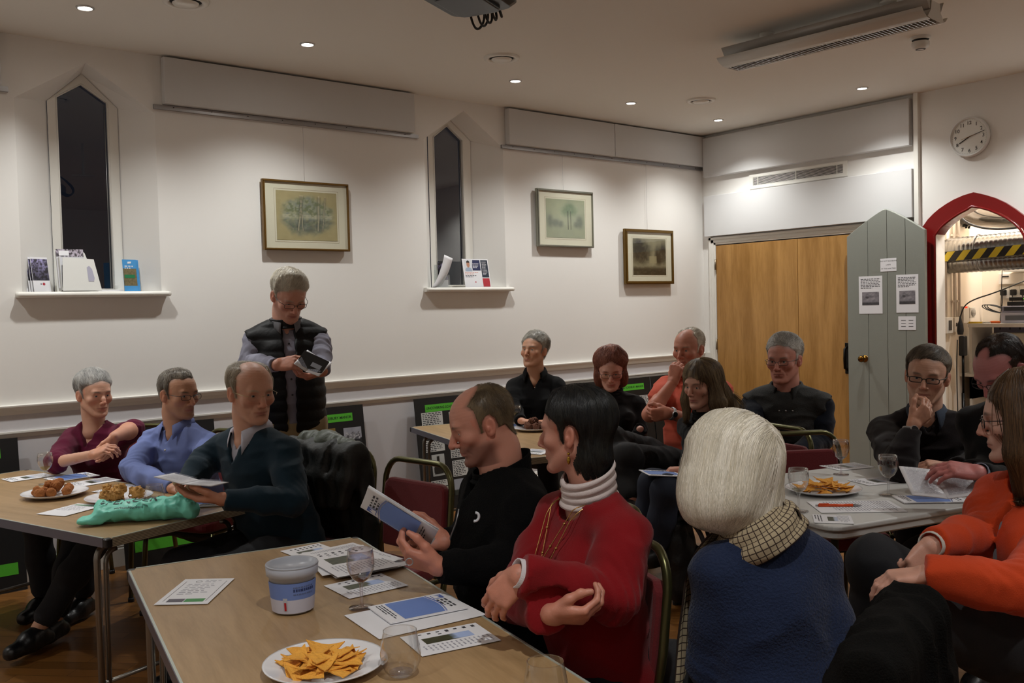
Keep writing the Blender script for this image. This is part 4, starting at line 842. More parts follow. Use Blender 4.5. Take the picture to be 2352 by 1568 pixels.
def chips(p, r, n, seed, label, rise=0.035, group='tortilla chips on a plate'):
    rs = random.Random(seed); protos = []
    for q in range(5):
        V = []; nn = 5; F = []; s_ = rs.uniform(0.034, 0.044)
        tri = [np.array((math.cos(a), math.sin(a))) for a in (0.2+rs.uniform(-.2, .2), 2.3+rs.uniform(-.2, .2), 4.4+rs.uniform(-.2, .2))]; idx = {}
        for i in range(nn+1):
            for j in range(nn+1-i):
                w = (i/nn, j/nn, 1-(i+j)/nn); xy = (tri[0]*w[0]+tri[1]*w[1]+tri[2]*w[2])*s_*(1+0.05*rs.random()); idx[(i, j)] = len(V); V.append((xy[0], xy[1], 6*(xy[0]+xy[1]*0.4)**2*(0.3+q*0.2)-2.5*xy[1]**2+rs.uniform(-.0012, .0012)))
        for i in range(nn):
            for j in range(nn-i):
                F.append((idx[(i, j)], idx[(i+1, j)], idx[(i, j+1)]))
                if i+j < nn-1: F.append((idx[(i+1, j)], idx[(i+1, j+1)], idx[(i, j+1)]))
        protos.append((V, F))
    meshes = []
    for k in range(n):
        a = rs.uniform(0, 2*PI); rr = r*math.sqrt(rs.random())*(0.95-0.25*k/n); z = 0.012+rise*(1-rr/r)*(k/n)+0.012*(k/n)
        if k < 5:
            o = mesh_ob('tortilla_chip', protos[k][0], protos[k][1], CRISP, None, False); md = o.modifiers.new('thick', 'SOLIDIFY'); md.thickness = 0.0022; meshes.append(o)
        else: o = meshes[k % 5].copy(); COL.objects.link(o)
        o.location = (p[0]+rr*math.cos(a), p[1]+rr*math.sin(a), p[2]+z); o.rotation_euler = (rs.uniform(-.26, .26), rs.uniform(-.26, .26), rs.uniform(0, 6.28)); o.scale = (rs.uniform(0.8, 1.1),)*3; tag(o, label, 'crisp', group)
def balls(p, pts, r, m, label, name, cat, group, lumpy=0.003, sc=(1, 1, 1)):
    base = None
    for k, (x, y, z) in enumerate(pts):
        if base is None:
            f = Fld((-r*2.2,)*3, (r*2.2,)*3, r/7); f.ell((0, 0, 0), np.array(sc)*r, k=0); f.band(lambda P: -(vnoise(P*160)-0.5)*lumpy*2-(vnoise(P*60)-0.5)*lumpy*2, 0.02); V, F = f.mesh(); base = o = mesh_ob(name, V, F, m)
        else: o = base.copy(); COL.objects.link(o)
        o.location = (p[0]+x, p[1]+y, p[2]+z); o.rotation_euler = (k*1.3, k*0.7, k*2.1); o.scale = (1-0.06*(k % 3),)*3; tag(o, label, cat, group)

# ---------------------------------------------------------------- tables
TOPW = woodmat('table_laminate', '9a7c56', 'b09068', (6, 0.6, 6), 0.33, 4.0, bump=0.02)
M_leg = mat('table_leg_steel', '8d8a84', 0.30, 0.85); M_ply = mat('ply_light', 'a89a80', 0.6); M_ply2 = mat('ply_dark', '5a4c3c', 0.6); M_edge = mat('table_edge_metal', '6e6c78', 0.35, 0.5); M_capb = mat('corner_cap_black', '141214', 0.4)
def wood_table(label, c, az, L, W, z, rim_top=True, legs_y=(-0.78, 0.78), group='wood topped folding tables'):
    """long axis along local y"""
    t = thing('folding_table', label, 'table', (c[0], c[1], 0), az, group)
    b = MB(); b.box((0, 0, z-0.012), (W-0.008, L-0.008, 0.024)); b.build('tabletop', TOPW, t)
    for s_ in (-1, 1): MB().box((s_*(W/2-0.0015), 0, z-0.0165), (0.005, L-0.05, 0.034)).build('edge_trim', M_edge, t)
    for s_ in (-1, 1):
        b = MB()
        for k in range(6): b.box((0, s_*(L/2-0.002), z-0.0025-k*0.0055), (W-0.04, 0.004, 0.0028), 1); b.box((0, s_*(L/2-0.0025), z-0.0050-k*0.0055), (W-0.04, 0.003, 0.0030), 0)
        b.build('ply_edge', [M_ply2, M_ply], t)
    for sx in (-1, 1):
        for sy in (-1, 1): MB().rbox((sx*(W/2-0.011), sy*(L/2-0.011), z-0.0168), (0.028, 0.028, 0.0345), 0.008).build('corner_cap', M_capb, t)
    if rim_top:
        for s_ in (-1, 1): MB().box((s_*(W/2-0.004), 0, z+0.0006), (0.006, L-0.05, 0.0016)).build('rim', mat('rim_pale', 'c4ccc4', 0.3, 0.4), t); MB().box((0, s_*(L/2-0.004), z+0.0006), (W-0.05, 0.006, 0.0016)).build('rim', mat('rim_pale', 'c4ccc4', 0.3, 0.4), t)
    MB().box((0, 0, z-0.036), (W-0.16, L-0.30, 0.012)).build('under_frame', mat('under_board', '2c2620', 0.7), t)
    for sy, yy in ((-1, legs_y[0]), (1, legs_y[1])):
        for sx in (-1, 1):
            x = sx*(W/2-0.045); b = MB(); b.tube([(x-sx*0.0, yy, 0.008), (x, yy, z-0.10)]+arc((x-sx*0.05, yy, z-0.10), 0.05, 0, PI/2, 5, (sx, 0, 0), (0, 0, 1))+[(x-sx*0.20, yy, z-0.05)], 0.0125, 10); b.tube([(x-sx*0.03, yy, 0.12), (x-sx*0.035, yy, z-0.12)]+arc((x-sx*0.08, yy, z-0.12), 0.045, 0, PI/2, 5, (sx, 0, 0), (0, 0, 1)), 0.010, 10); b.build('leg', M_leg, t)
            MB().cyl((x, yy, 0.0), 0.016, 0.02, 12).build('foot_cap', M_capb, t)
        MB().tube([(-W/2+0.05, yy, 0.13), (W/2-0.05, yy, 0.13)], 0.009, 8).build('cross_bar', M_leg, t)
    return t
# front table: corner points (-6.311,-2.834) and (-5.568,-2.963), long axis (-0.2,-0.98)
def place_table(label, near, d, L, W, z, side, **k):
    """near: one corner; d: direction of the long side from it; side: unit vector across the table"""
    d = _n(d); c = np.array(near[:2])+np.array(d[:2])*L/2+np.array(side[:2])*W/2; return wood_table(label, c, math.atan2(d[1], d[0])-PI/2, L, W, z, **k)
place_table('front wood topped table with plate of chips and small tub', (-5.568, -2.963), (-0.195, -0.981, 0), 1.83, 0.755, 0.70, (-0.981, 0.195, 0))
place_table('left wood topped table with turquoise carrier bag', (-5.532, -2.125), (-0.300, 0.954, 0), 1.83, 0.740, 0.70, (-0.954, -0.300, 0))
place_table('small far wood topped table with plate of meatballs', (-3.379, -2.283), (0.25, 0.968, 0), 1.66, 0.79, 0.70, (-0.968, 0.25, 0), legs_y=(-0.68, 0.68))
def white_table():
    t = thing('plastic_table', 'white plastic folding table with rounded corners', 'table', (-3.891, -3.845, 0), math.atan2(-0.245, 0.97)); z = 0.74; W, H = 0.95, 0.86
    MW = mat('white_plastic', 'c9c9c6', 0.45, bump=0.03, bscale=150); b = MB(); b.rbox((0, 0, z-0.010), (W, H, 0.020), 0.06, seg=6); b.build('tabletop', MW, t, bevel=0.003)
    b = MB(); b.rbox((0, 0, z-0.034), (W-0.02, H-0.02, 0.030), 0.055, seg=6); b.build('skirt', MW, t)
    for sx in (-1, 1):
        for sy in (-1, 1): MB().tube([(sx*0.36, sy*0.30, 0.008), (sx*0.37, sy*0.33, 0.70)], 0.0135, 10).build('leg', mat('grey_green_steel', '4c4f48', 0.4, 0.5), t); MB().cyl((sx*0.36, sy*0.30, 0), 0.017, 0.02, 12).build('foot_cap', M_capb, t)
        MB().tube([(sx*0.365, -0.305, 0.15), (sx*0.365, 0.305, 0.15)], 0.010, 8).build('cross_bar', mat('grey_green_steel', '4c4f48', 0.4, 0.5), t)
white_table()
# ---------------------------------------------------------------- chairs
M_tube = mat('olive_gold_tube', '5c5a3a', 0.30, 0.75); M_ups = mat('dark_red_upholstery', '6a0f16', 0.85, bump=0.25, bscale=400, sheen=0.2)
def make_chair(label):
    t = thing('banquet_chair', label, 'chair', (0, 0, 0), 0, 'red upholstered banquet chairs')
    b = MB(); w = 0.205; top = 0.868; path = [(-w, -0.255, 0.45), (-w, -0.285, 0.62), (-w, -0.300, 0.765)]
    path += [(-w+0.085*(1-math.cos(a)), -0.300-0.010*math.sin(a), 0.765+(top-0.765)*math.sin(a)) for a in np.linspace(0.25, PI/2, 6)]; path += [(-x, y, z) for x, y, z in path[::-1]]
    b.tube(path, 0.0125, 8); b.build('back_frame', M_tube, t)
    for s_ in (-1, 1): MB().tube([(s_*w, -0.255, 0.46), (s_*w, -0.235, 0.36), (s_*(w+0.01), -0.285, 0.012)], 0.0125, 8).build('leg', M_tube, t)
    for s_ in (-1, 1): MB().tube([(s_*(w-0.0), 0.165, 0.43), (s_*(w+0.005), 0.175, 0.34), (s_*(w+0.01), 0.205, 0.012)], 0.0125, 8).build('leg', M_tube, t)
    b = MB(); b.tube([(-w, -0.245, 0.425), (-w, 0.165, 0.425), (w, 0.165, 0.425), (w, -0.245, 0.425)], 0.011, 8, closed=True); b.build('seat_frame', M_tube, t)
    for s_ in (-1, 1):
        for y, dy in ((-0.285, 0), (0.205, 0)): MB().cyl((s_*(w+0.01), y, 0.0), 0.016, 0.022, 10).build('foot_cap', M_capb, t)
    f = Fld((-0.25, -0.30, 0.40), (0.25, 0.26, 0.54), 0.012); f.econe((-0.11, -0.01, 0.463), (0.11, -0.01, 0.463), (0.215, 0.032), (0.215, 0.032), (0, 1, 0), 0); 
    b = MB(); b.rbox((0, -0.012, 0.462), (0.425, 0.43, 0.058), 0.06, seg=5); b.build('seat', M_ups, t, bevel=0.014)
    R = Rx4(math.radians(7))[:3, :3]; b = MB(); P = [(-0.185, 0.0), (0.185, 0.0), (0.192, 0.20), (0.186, 0.262), (0.160, 0.285), (-0.160, 0.285), (-0.186, 0.262), (-0.192, 0.20)]
    M = np.eye(4); M[:3, 0] = (1, 0, 0); M[:3, 1] = (0, -0.10, 0.995); M[:3, 2] = (0, -0.995, -0.10); M[:3, 3] = (0, -0.250, 0.508); b.prism(P, 0.040, 0, M, -0.0); b.build('backrest', M_ups, t, bevel=0.012)
    return t
CH0 = make_chair('x'); CH_USED = [False]
def chair(x, y, az, label):
    """az: direction the sitter faces, radians"""
    if not CH_USED[0]: o = CH0; CH_USED[0] = True
    else: o = copy_tree(CH0)
    o.location = (x, y, 0); o.rotation_euler = (0, 0, az-PI/2); o['label'] = label; return o

# ---------------------------------------------------------------- people
VIEWAZ = math.radians(230.8)
def azdir(phi):
    """horizontal direction turned phi degrees (counter-clockwise) from the direction towards the front of the hall's left corner"""
    a = VIEWAZ+math.radians(phi); return np.array([math.cos(a), math.sin(a), 0])
def head_frame(H, phi, pitch=0, roll=0):
    f = azdir(phi); up = np.array([0, 0, 1.0]); x = np.cross(f, up)
    cp, sp = math.cos(math.radians(pitch)), math.sin(math.radians(pitch)); f2 = f*cp+up*sp; u2 = up*cp-f*sp
    cr, sr = math.cos(math.radians(roll)), math.sin(math.radians(roll)); x3 = x*cr+u2*sr; u3 = u2*cr-x*sr
    M = np.eye(4); M[:3, 0] = x3; M[:3, 1] = f2; M[:3, 2] = u3; M[:3, 3] = H; return M
def loc_of(M, P): return (np.asarray(P, float)-M[:3, 3])@M[:3, :3]
def glob(M, P): return np.asarray(P, float)@M[:3, :3].T+M[:3, 3]
HAIR_SEED = [1]
def growth(hr, X, Y, Z):
    """signed measure of how far inside the hair-bearing scalp a point of head space lies"""
    ax = np.abs(X); front = hr.get('front', 0.060)
    yl = front-hr.get('temple', 0.035)*sm(0.02, 0.075, ax)-0.9*np.maximum(0.062+hr.get('high', 0)-Z, 0)*1.35
    yl = np.where(Z < 0.0, np.minimum(yl, -0.012+(Z)*0.25), yl)
    side = np.where((ax > 0.055) & (Z > -0.028) & (Z < 0.058), 0.020, -1)
    yl = np.maximum(yl, side*sm(-0.030, -0.018, Z)+(sm(-0.030, -0.018, Z)-1))
    grow = np.minimum(yl-Y, Z-hr.get('nape', -0.085))
    if hr.get('bald'):
        bx, by, cy, zb = hr['bald']; e = (np.sqrt((X/bx)**2+((Y-cy)/by)**2)-1)*min(bx, by); grow = np.where(Z > zb, np.minimum(grow, e), grow)
    ear = np.sqrt(((Y+0.013)/0.025)**2+((Z+0.008)/0.038)**2)-1
    if not hr.get('overear'): grow = np.where(ax > 0.05, np.minimum(grow, ear*0.03), grow)
    return grow
def build_head(sp, M, neck_pts, s):
    """skin mesh of head and neck, hair mesh; everything in head space, metres"""
    g = sp.get('face', {}); fem = sp.get('fem', 0); h = sp.get('hres', 0.0034)
    wj = g.get('jaw', 1.0)*(0.93 if fem else 1.0); wid = g.get('wide', 1.0); nose = g.get('nose', 1.0)*(0.88 if fem else 1)
    N = np.array([loc_of(M, p)/s for p in neck_pts]); big = 0.045 if sp.get('hair', {}).get('style') in ('bob', 'long') else 0.012; lo = np.minimum([-0.12-big, -0.15-big, -0.2-big*1.5], N.min(0)-0.10); hi = np.maximum([0.12+big, 0.15, 0.160+big], N.max(0)+0.10)
    f = Fld(lo, hi, h, 0.040)
    f.ell((0, -0.018, 0.034), (0.074*wid, 0.097, 0.082), k=0)
    f.ell((0, 0.012, 0.028), (0.068*wid, 0.078, 0.072), k=0.03)
    f.ell((0, 0.024, -0.028), (0.059*wid, 0.060, 0.080), k=0.03)
    for x in (-1, 1):
        f.cone((x*0.056*wid, -0.004, -0.050), (x*0.026*wj, 0.060, -0.098), 0.017, 0.016, k=0.028)
        f.ell((x*0.043*wid, 0.058, -0.022), (0.024, 0.022, 0.020), k=0.02)
    f.ell((0, 0.076, -0.103), (0.022*wj, 0.017, 0.016), k=0.022)
    f.cone((-0.034, 0.079, 0.020), (0.034, 0.079, 0.020), 0.012, 0.012, k=0.018)
    for x in (-1, 1):
        f.ell((x*0.031, 0.093, 0.001), (0.017, 0.013, 0.0115), k=0.012, op='s')
        f.ell((x*0.031, 0.0715, 0.0), (0.0135, 0.0135, 0.0125), k=0.004)
        o = sp.get('eyes', 0.0040)
        f.ell((x*0.031, 0.088, -0.0008), (0.0115, 0.011, o), k=0.001, op='s')
    f.chain([(0, 0.084, 0.014), (0, 0.100, -0.016), (0, 0.106*1.0+0.004*nose, -0.034)], [0.0075, 0.0085, 0.0115*nose], k=0.012)
    for x in (-1, 1):
        f.ell((x*0.0125*nose, 0.097, -0.038), (0.0080*nose, 0.0100, 0.0070), k=0.006)
        f.ell((x*0.0072*nose, 0.102, -0.0478), (0.0028, 0.004, 0.0022), k=0.003, op='s')
    f.ell((0, 0.074, -0.062), (0.030, 0.018, 0.022), k=0.018)
    lc = g.get('lips', 1.0)
    yl_ = 0.0895
    for x in (-1, 1):
        f.chain([(0, yl_+0.0005, -0.0640), (x*0.011, yl_-0.0015, -0.0640), (x*0.024, yl_-0.0105, -0.0675)], [0.0042*lc, 0.0042*lc, 0.0022], k=0.005)
        f.chain([(0, yl_-0.0010, -0.0730), (x*0.011, yl_-0.0025, -0.0725), (x*0.022, yl_-0.0105, -0.0690)], [0.0050*lc, 0.0046*lc, 0.0022], k=0.005)
        f.chain([(0, yl_+0.0065, -0.0685), (x*0.013, yl_+0.0035, -0.0682), (x*0.026, yl_-0.0060, -0.0688)], [0.0034, 0.0034, 0.0028], k=0.002, op='s')
    f.ell((0, 0.092, -0.0845), (0.018, 0.006, 0.005), k=0.010, op='s')
    bare = f.d.copy()
    # neck
    nr = 0.046 if fem else 0.053
    nr = g.get('neck', nr)
    f.chain([(0, -0.030, -0.035)]+list(N), [nr*1.0, nr, nr*1.06, nr*1.25][:len(N)+1], k=0.035)
    noear = f.d.copy()
    for x in (-1, 1):
        a = 0.42*x; R = np.array([[math.cos(a), -math.sin(a), 0], [math.sin(a), math.cos(a), 0], [0, 0, 1]]); R = R@np.array([[1, 0, 0], [0, math.cos(0.2), -math.sin(0.2)], [0, math.sin(0.2), math.cos(0.2)]])
        c = np.array((x*0.0815*wid, -0.012, -0.006)); f.ell(c, (0.0085, 0.0175, 0.0315), R, k=0.006)
        f.ell(c+np.array((x*0.010, 0.002, 0.003)), (0.0075, 0.0105, 0.0205), R, k=0.004, op='s')
        f.ell(c+np.array((x*0.003, 0.008, -0.004)), (0.0045, 0.005, 0.009), R, k=0.004)
    if sp.get('age', 1):
        A = sp.get('age', 1)*0.0009
        def wr(P):
            q = (P[:, 1] > 0.02) & (P[:, 2] > 0.03); a = np.where(q, np.abs(np.sin(P[:, 2]*330+vnoise(P*40)*2.5)), 1)-1
            nl = -np.exp(-((np.abs(P[:, 0])-0.028-(-0.045-P[:, 2])*0.25)/0.004)**2)*((P[:, 2] < -0.038) & (P[:, 2] > -0.075) & (P[:, 1] > 0.05))
            return -(a*A*0.55)-nl*A*1.6*(1 if not fem else 0.7)+(vnoise(P*70)-0.5)*A*0.7
        f.band(wr, 0.01)
    V, F = f.mesh()
    # colour
    base = np.array(hexc(sp['skin'])); x, y, z = np.abs(V[:, 0]), V[:, 1], V[:, 2]; C = np.tile(base, (len(V), 1))
    def blend(w, c): 
        nonlocal C; C = C*(1-w[:, None])+np.array(c)*w[:, None]
    blend(0.45*np.exp(-((x-0.042)**2+(z+0.028)**2)/0.00045)*(y > 0.03), base*np.array([1.08, 0.72, 0.68]))
    blend(0.55*np.exp(-((x)**2+(z+0.034)**2)/0.0003)*(y > 0.09), base*np.array([1.1, 0.70, 0.66]))
    blend(0.5*(x > 0.070*wid)*(np.abs(z+0.006) < 0.04)*1.0, base*np.array([1.1, 0.72, 0.66]))
    blend(0.25*vnoise(V*30), base*np.array([1.0, 0.84, 0.80]))
    st = sp.get('stubble', 0)
    if st: blend(st*sm(0.03, -0.0, y*-1+0.02)*0+st*sm(-0.035, -0.062, z)*sm(-0.02, 0.01, y)*(z > -0.125)*(1-np.exp(-(x**2+(z+0.068)**2)/0.0003)), base*np.array([0.36, 0.31, 0.30]))
    lip = np.exp(-((x/0.0235)**4+((z+0.0685)/(0.0082-0.10*x))**4))*(y > 0.07); blend(0.75*lip, hexc(sp.get('lip', 'a05a52')))
    eb = np.exp(-(((x-0.032)/0.0185)**4+((z-0.0185-0.004*(1-((x-0.036)/0.02)**2))/0.0042)**4))*(y > 0.055); blend(sp.get('browk', 0.8)*eb, hexc(sp.get('brow', sp.get('hair', {}).get('col', '55453a'))))
    hs_ = sp.get('hair')
    if hs_:
        g_ = growth(hs_, V[:, 0], V[:, 1], V[:, 2]); blend(0.75*sm(-0.012, 0.003, g_)*(z > (-0.1 if hs_['style'] == 'short' else 0.05)), np.array(hexc(hs_['col']))*0.6+base*0.25)
    V2 = V*s
    skin = (glob(M, V2), F, C)
    # ---- hair
    hr = sp.get('hair'); hair = None
    if hr:
        f.d = noear.copy() if not hr.get('overear') else noear.copy()
        X, Y, Z = f.ax[0][:, None, None], f.ax[1][None, :, None], f.ax[2][None, None, :]
        th = hr.get('th', 0.010); style = hr['style']; front = hr.get('front', 0.060)
        ax = np.abs(X); grow = growth(hr, X, Y, Z)
        t = np.clip(np.where(grow > 0, grow*hr.get('ramp', 0.45)+0.0008, grow*1.2), -0.006, 1); top = sm(0.0, 0.10, Z); t = np.minimum(t, th*(0.45+0.75*top)*(1+hr.get('puff', 0)*sm(-0.05, 0.05, Z)))
        f.d = (f.d-t).astype(np.float32); f.d += np.where(grow < -0.002, 0.004, 0).astype(np.float32)
        for q in hr.get('add', []):
            if q[0] == 'e': f.ell(q[1], q[2], k=q[3] if len(q) > 3 else 0.02)
            else: f.chain(q[1], q[2], k=q[3] if len(q) > 3 else 0.02)
        for q in hr.get('cut', []): f.ell(q[0], q[1], k=0.008, op='s')
        am = hr.get('lump', 0.0035); sc = hr.get('lsc', 70)
        f.band(lambda P: -(vnoise(P*np.array(hr.get('dirsc', (1, 1, 0.35)))*sc)-0.4)*am, 0.012)
        VH, FH = f.mesh()
        skinD = Fld.__new__(Fld); skinD.__dict__ = dict(f.__dict__); skinD.d = noear
        keep = skinD.sample(VH) > 0.0003
        VH, FH, _ = drop(VH, FH, keep)
        hc = np.array(hexc(hr['col'])); hc2 = np.array(hexc(hr.get('col2', hr['col'])))
        def hcol(P, rnd):
            w = np.clip(0.5+(vnoise(P*np.array([60, 60, 18]))-0.5)*2.2+rnd, 0, 1)[:, None]; c = hc*(1-w)+hc2*w
            if 'side' in hr: w2 = (sm(0.045, 0.0, P[:, 2])*sm(0.035, -0.0, P[:, 1]*0+0.0))[:, None]; c = c*(1-w2)+np.array(hexc(hr['side']))*w2
            return c
        CH = hcol(VH, 0)
        # strands
        rs = np.random.RandomState(HAIR_SEED[0]); HAIR_SEED[0] += 1
        ns = hr.get('n', 1500); L = hr.get('len', 0.028); seg = hr.get('seg', 4); w = hr.get('w', 0.0006)
        ok = skinD.sample(VH) > hr.get('rootmin', 0.0015); ids = np.nonzero(ok)[0]
        if len(ids) > 10 and ns:
            P = VH[rs.choice(ids, ns)]+rs.randn(ns, 3)*0.001; whorl = np.array(hr.get('whorl', (0.0, -0.05, 0.12)))
            comb = hr.get('comb'); pts = [P]; lift = hr.get('lift', 0.25); nrm = f.grad(P)
            LL = L*(0.6+0.8*rs.rand(ns)); 
            if comb is not None: comb = np.array(comb, float)
            wob = rs.randn(ns, 3)*hr.get('mess', 0.18)
            for k in range(seg):
                n_ = f.grad(P); d = (P-whorl) if comb is None else np.tile(comb, (ns, 1))
                if hr.get('part') is not None:
                    d = np.stack([np.sign(P[:, 0]-hr['part'])*0.9*np.exp(-np.maximum(0.10-P[:, 2], 0)/0.05), -0.15+0*P[:, 0], -0.35-3.0*np.maximum(0.10-P[:, 2], 0)/0.1], 1)
                d = d/(np.linalg.norm(d, axis=1, keepdims=True)+1e-6); d = d+np.array([0, 0, -hr.get('grav', 0.3)])+wob
                d = d-n_*(d*n_).sum(1, keepdims=True); d /= np.linalg.norm(d, axis=1, keepdims=True)+1e-6
                Pn = P+(d+n_*lift*(1 if k < seg-1 or not hr.get('tuck') else 0))*(LL/seg)[:, None]
                dist = f.sample(Pn); lim = 0.0012+lift*L*(k+1)/seg*0.6
                Pn = Pn-f.grad(Pn)*np.clip(dist-lim, 0, 0.01)[:, None]*0.9-f.grad(Pn)*np.minimum(dist, 0)[:, None]
                P = Pn; pts.append(P)
            A = np.stack(pts, 1); bad = np.zeros(ns, bool)
            for q in hr.get('cut', []): bad |= (((A-np.array(q[0]))/np.array(q[1])*1.02)**2).sum(2).min(1) < 1.0
            A = A[~bad]; nrm = nrm[~bad]; ns = len(A); tv = A[:, -1]-A[:, 0]; sd = np.cross(tv, nrm); sd /= np.linalg.norm(sd, axis=1, keepdims=True)+1e-9
            ws = w*np.linspace(1, 0.15, seg+1)[None, :, None]*(0.7+0.6*rs.rand(ns, 1, 1))
            Lf = A-sd[:, None]*ws; Rf = A+sd[:, None]*ws; Tp = A+nrm[:, None]*ws*1.2
            VS = np.stack([Lf, Tp, Rf], 2).reshape(-1, 3); i = np.arange(ns)[:, None, None]*(seg+1)*3+np.arange(seg)[None, :, None]*3
            FS = np.concatenate([np.stack([i+a, i+b, i+3+b, i+3+a], -1).reshape(-1, 4) for a, b in ((0, 1), (1, 2))])
            cs = hcol(A[:, 0], (rs.rand(ns)-0.5)*0.9)*(0.8+0.45*rs.rand(ns, 1)); CS = np.repeat(cs, (seg+1)*3, 0)
            VH, FH, CH = join([(VH, FH, CH), (VS, FS, CS)])
        hair = (glob(M, VH*s), FH, CH)
    return skin, hair
def hand_mesh(W, d, palm, right=True, curl=0.5, thumb=0.5, size=1.0, spread=0.0, arm=None, h=0.0030, idx=None, curls=None):
    """hand with wrist at W, fingers along d, palm facing `palm`; arm: point the forearm comes from"""
    d = _n(d); z = -_n(np.asarray(palm)-d*np.dot(palm, d)); x = np.cross(d, z)   # thumb side is +x for a right hand seen from its back
    if not right: x = -x
    M = np.eye(4); M[:3, 0] = x; M[:3, 1] = d; M[:3, 2] = z; M[:3, 3] = W
    # for the right hand (palm down, fingers away from its owner) the thumb lies at the left: x -> -x
    M[:3, 0] = -M[:3, 0]
    al = loc_of(M, arm)/size if arm is not None else np.array((0, -0.12, 0))
    an = _n(al)*min(0.13, np.linalg.norm(al))
    lo = np.minimum((-0.07, -0.03, -0.10), an-0.045); hi = np.maximum((0.085, 0.205, 0.05), an+0.045)
    f = Fld(lo, hi, h)
    cs = curls if curls is not None else [curl]*4
    kx = [0.029, 0.0095, -0.0095, -0.0270]; ky = [0.088, 0.092, 0.088, 0.080]; Ls = [(0.040, 0.024, 0.019), (0.045, 0.028, 0.020), (0.041, 0.026, 0.020), (0.032, 0.019, 0.017)]; rr = [0.0090, 0.0092, 0.0088, 0.0078]
    for i in range(4):
        f.cone((kx[i]*0.55, 0.004, 0), (kx[i], ky[i], 0.002), 0.0135, 0.0115, k=0.012)
        a = cs[i]*1.25; p = np.array((kx[i], ky[i], 0.0)); sx = math.sin(spread*(1.5-i)*0.35+(kx[i])*2.2); pts = [p]; rad = [rr[i]*1.12]
        for j, L in enumerate(Ls[i]):
            dv = np.array((sx, math.cos(a), -math.sin(a))); dv /= np.linalg.norm(dv); p = p+dv*L; pts.append(p); rad.append(rr[i]*(1.02, 0.90, 0.74)[j]); a += cs[i]*(1.35, 0.95, 0)[j]
        f.chain(pts, rad, k=0.0045)
    f.ell((0.0, 0.045, -0.003), (0.036, 0.046, 0.014), k=0.012)
    t = thumb; b0 = np.array((0.020, 0.018, -0.006)); b1 = np.array((0.046-0.012*t, 0.050, -0.014-0.022*t)); b2 = b1+np.array((0.020-0.022*t, 0.030, -0.006-0.012*t)); b3 = b2+np.array((0.006-0.018*t, 0.025, -0.004-0.004*t))
    f.chain([b0, b1, b2, b3], [0.017, 0.0125, 0.0105, 0.0085], k=0.008)
    f.cone((0, 0.004, 0), (0, 0.0, 0), 0.024, 0.024, k=0.012)
    f.econe((0, 0.010, 0), an, (0.027, 0.019), (0.030, 0.026), (1, 0, 0), k=0.012)
    f.band(lambda P: (vnoise(P*120)-0.5)*0.0008+0.0006*np.abs(np.sin(P[:, 1]*260))*(P[:, 1] > 0.085), 0.006)
    V, F = f.mesh(); return glob(M, V*size), F, M
def ik(S, W, l1, l2, hint):
    S = np.asarray(S, float); W = np.asarray(W, float); D = W-S; L = np.linalg.norm(D)
    if L > (l1+l2)*0.995: 
        k = L/((l1+l2)*0.995); l1 *= k; l2 *= k
    u = D/L; a = (l1*l1-l2*l2+L*L)/(2*L); hh = math.sqrt(max(l1*l1-a*a, 0)); hint = np.asarray(hint, float); hint = hint-u*(hint@u); return S+u*a+_n(hint)*hh
def glasses(root, M, s, col, shape='rect', w=0.050, hgt=0.030, r=0.0011, rim='rimmed'):
    mb = MB(); M2 = M.copy(); M2[:3, :3] = M2[:3, :3]*s
    lens = []
    for x in (-1, 1):
        cx, cz = x*0.033, -0.004; P = []
        for k in range(20):
            a = 2*PI*k/20; e = 0.55 if shape == 'rect' else 0.85; ca, sa = math.cos(a), math.sin(a)
            px = cx+np.sign(ca)*abs(ca)**e*w/2; pz = cz+np.sign(sa)*abs(sa)**e*hgt/2; P.append((px, 0.1035-0.55*abs(px)**1.55, pz))
        if rim != 'rimless': mb.tube(P, r*1.2, 6, 0, closed=True)
        lens.append(P)
        ox = x*(0.033+w/2); mb.tube([(ox, 0.1035-0.55*abs(ox)**1.55, 0.004), (x*0.0735, 0.070, 0.005), (x*0.080, 0.0, 0.006), (x*0.078, -0.018, -0.002), (x*0.076, -0.030, -0.018)], [r, r*1.3, r*1.2, r*1.2, r], 6, 0)
    mb.tube([(-0.033+w/2, 0.1025, -0.001), (0, 0.1065, 0.003), (0.033-w/2, 0.1025, -0.001)], r, 6, 0)
    V = glob(M2, mb.V); mb.V = [tuple(v-np.array(root.location)) for v in V]
    o = mb.build('glasses', mat('frame_'+col, col, 0.3, 0.6 if rim == 'rimless' else 0.1), root)
    ml = MB()
    for P in lens:
        n = len(P); ml.add(P, [tuple(range(n))], 0, False)
    V = glob(M2, ml.V); ml.V = [tuple(v-np.array(root.location)) for v in V]
    ml.build('lens', glassmat('lens_glass', (0.93, 0.94, 0.94), 0.05, 0.3), o)
    return o
def eyes(root, M, s, iris='4a5a66', look=(0, 0)):
    for x in (-1, 1):
        mb = MB(); mb.sphere((0, 0, 0), 0.0118, 14, 12, 0)
        V = np.array(mb.V); n_ = np.array((look[0], 1.0, look[1])); n_ /= np.linalg.norm(n_); d = (V/0.0118)@n_
        V = V+np.array((x*0.031, 0.0722, 0.0)); V = glob(M, V*s)-np.array(root.location)
        c = np.where(d[:, None] > 0.955, np.array(hexc('0a0a0a')), np.where(d[:, None] > 0.86, np.array(hexc(iris)), np.array(hexc('cfc8c0'))))
        mesh_ob('eye', V, [f for f in mb.F], vmat('eye_surface', 0.08), root, smooth=True, col=c)
SKIN = lambda: vmat('skin', 0.48, bump=0.12, bscale=350, sss=0.12)
HAIRM = lambda: vmat('hair', 0.42, spec=0.35)
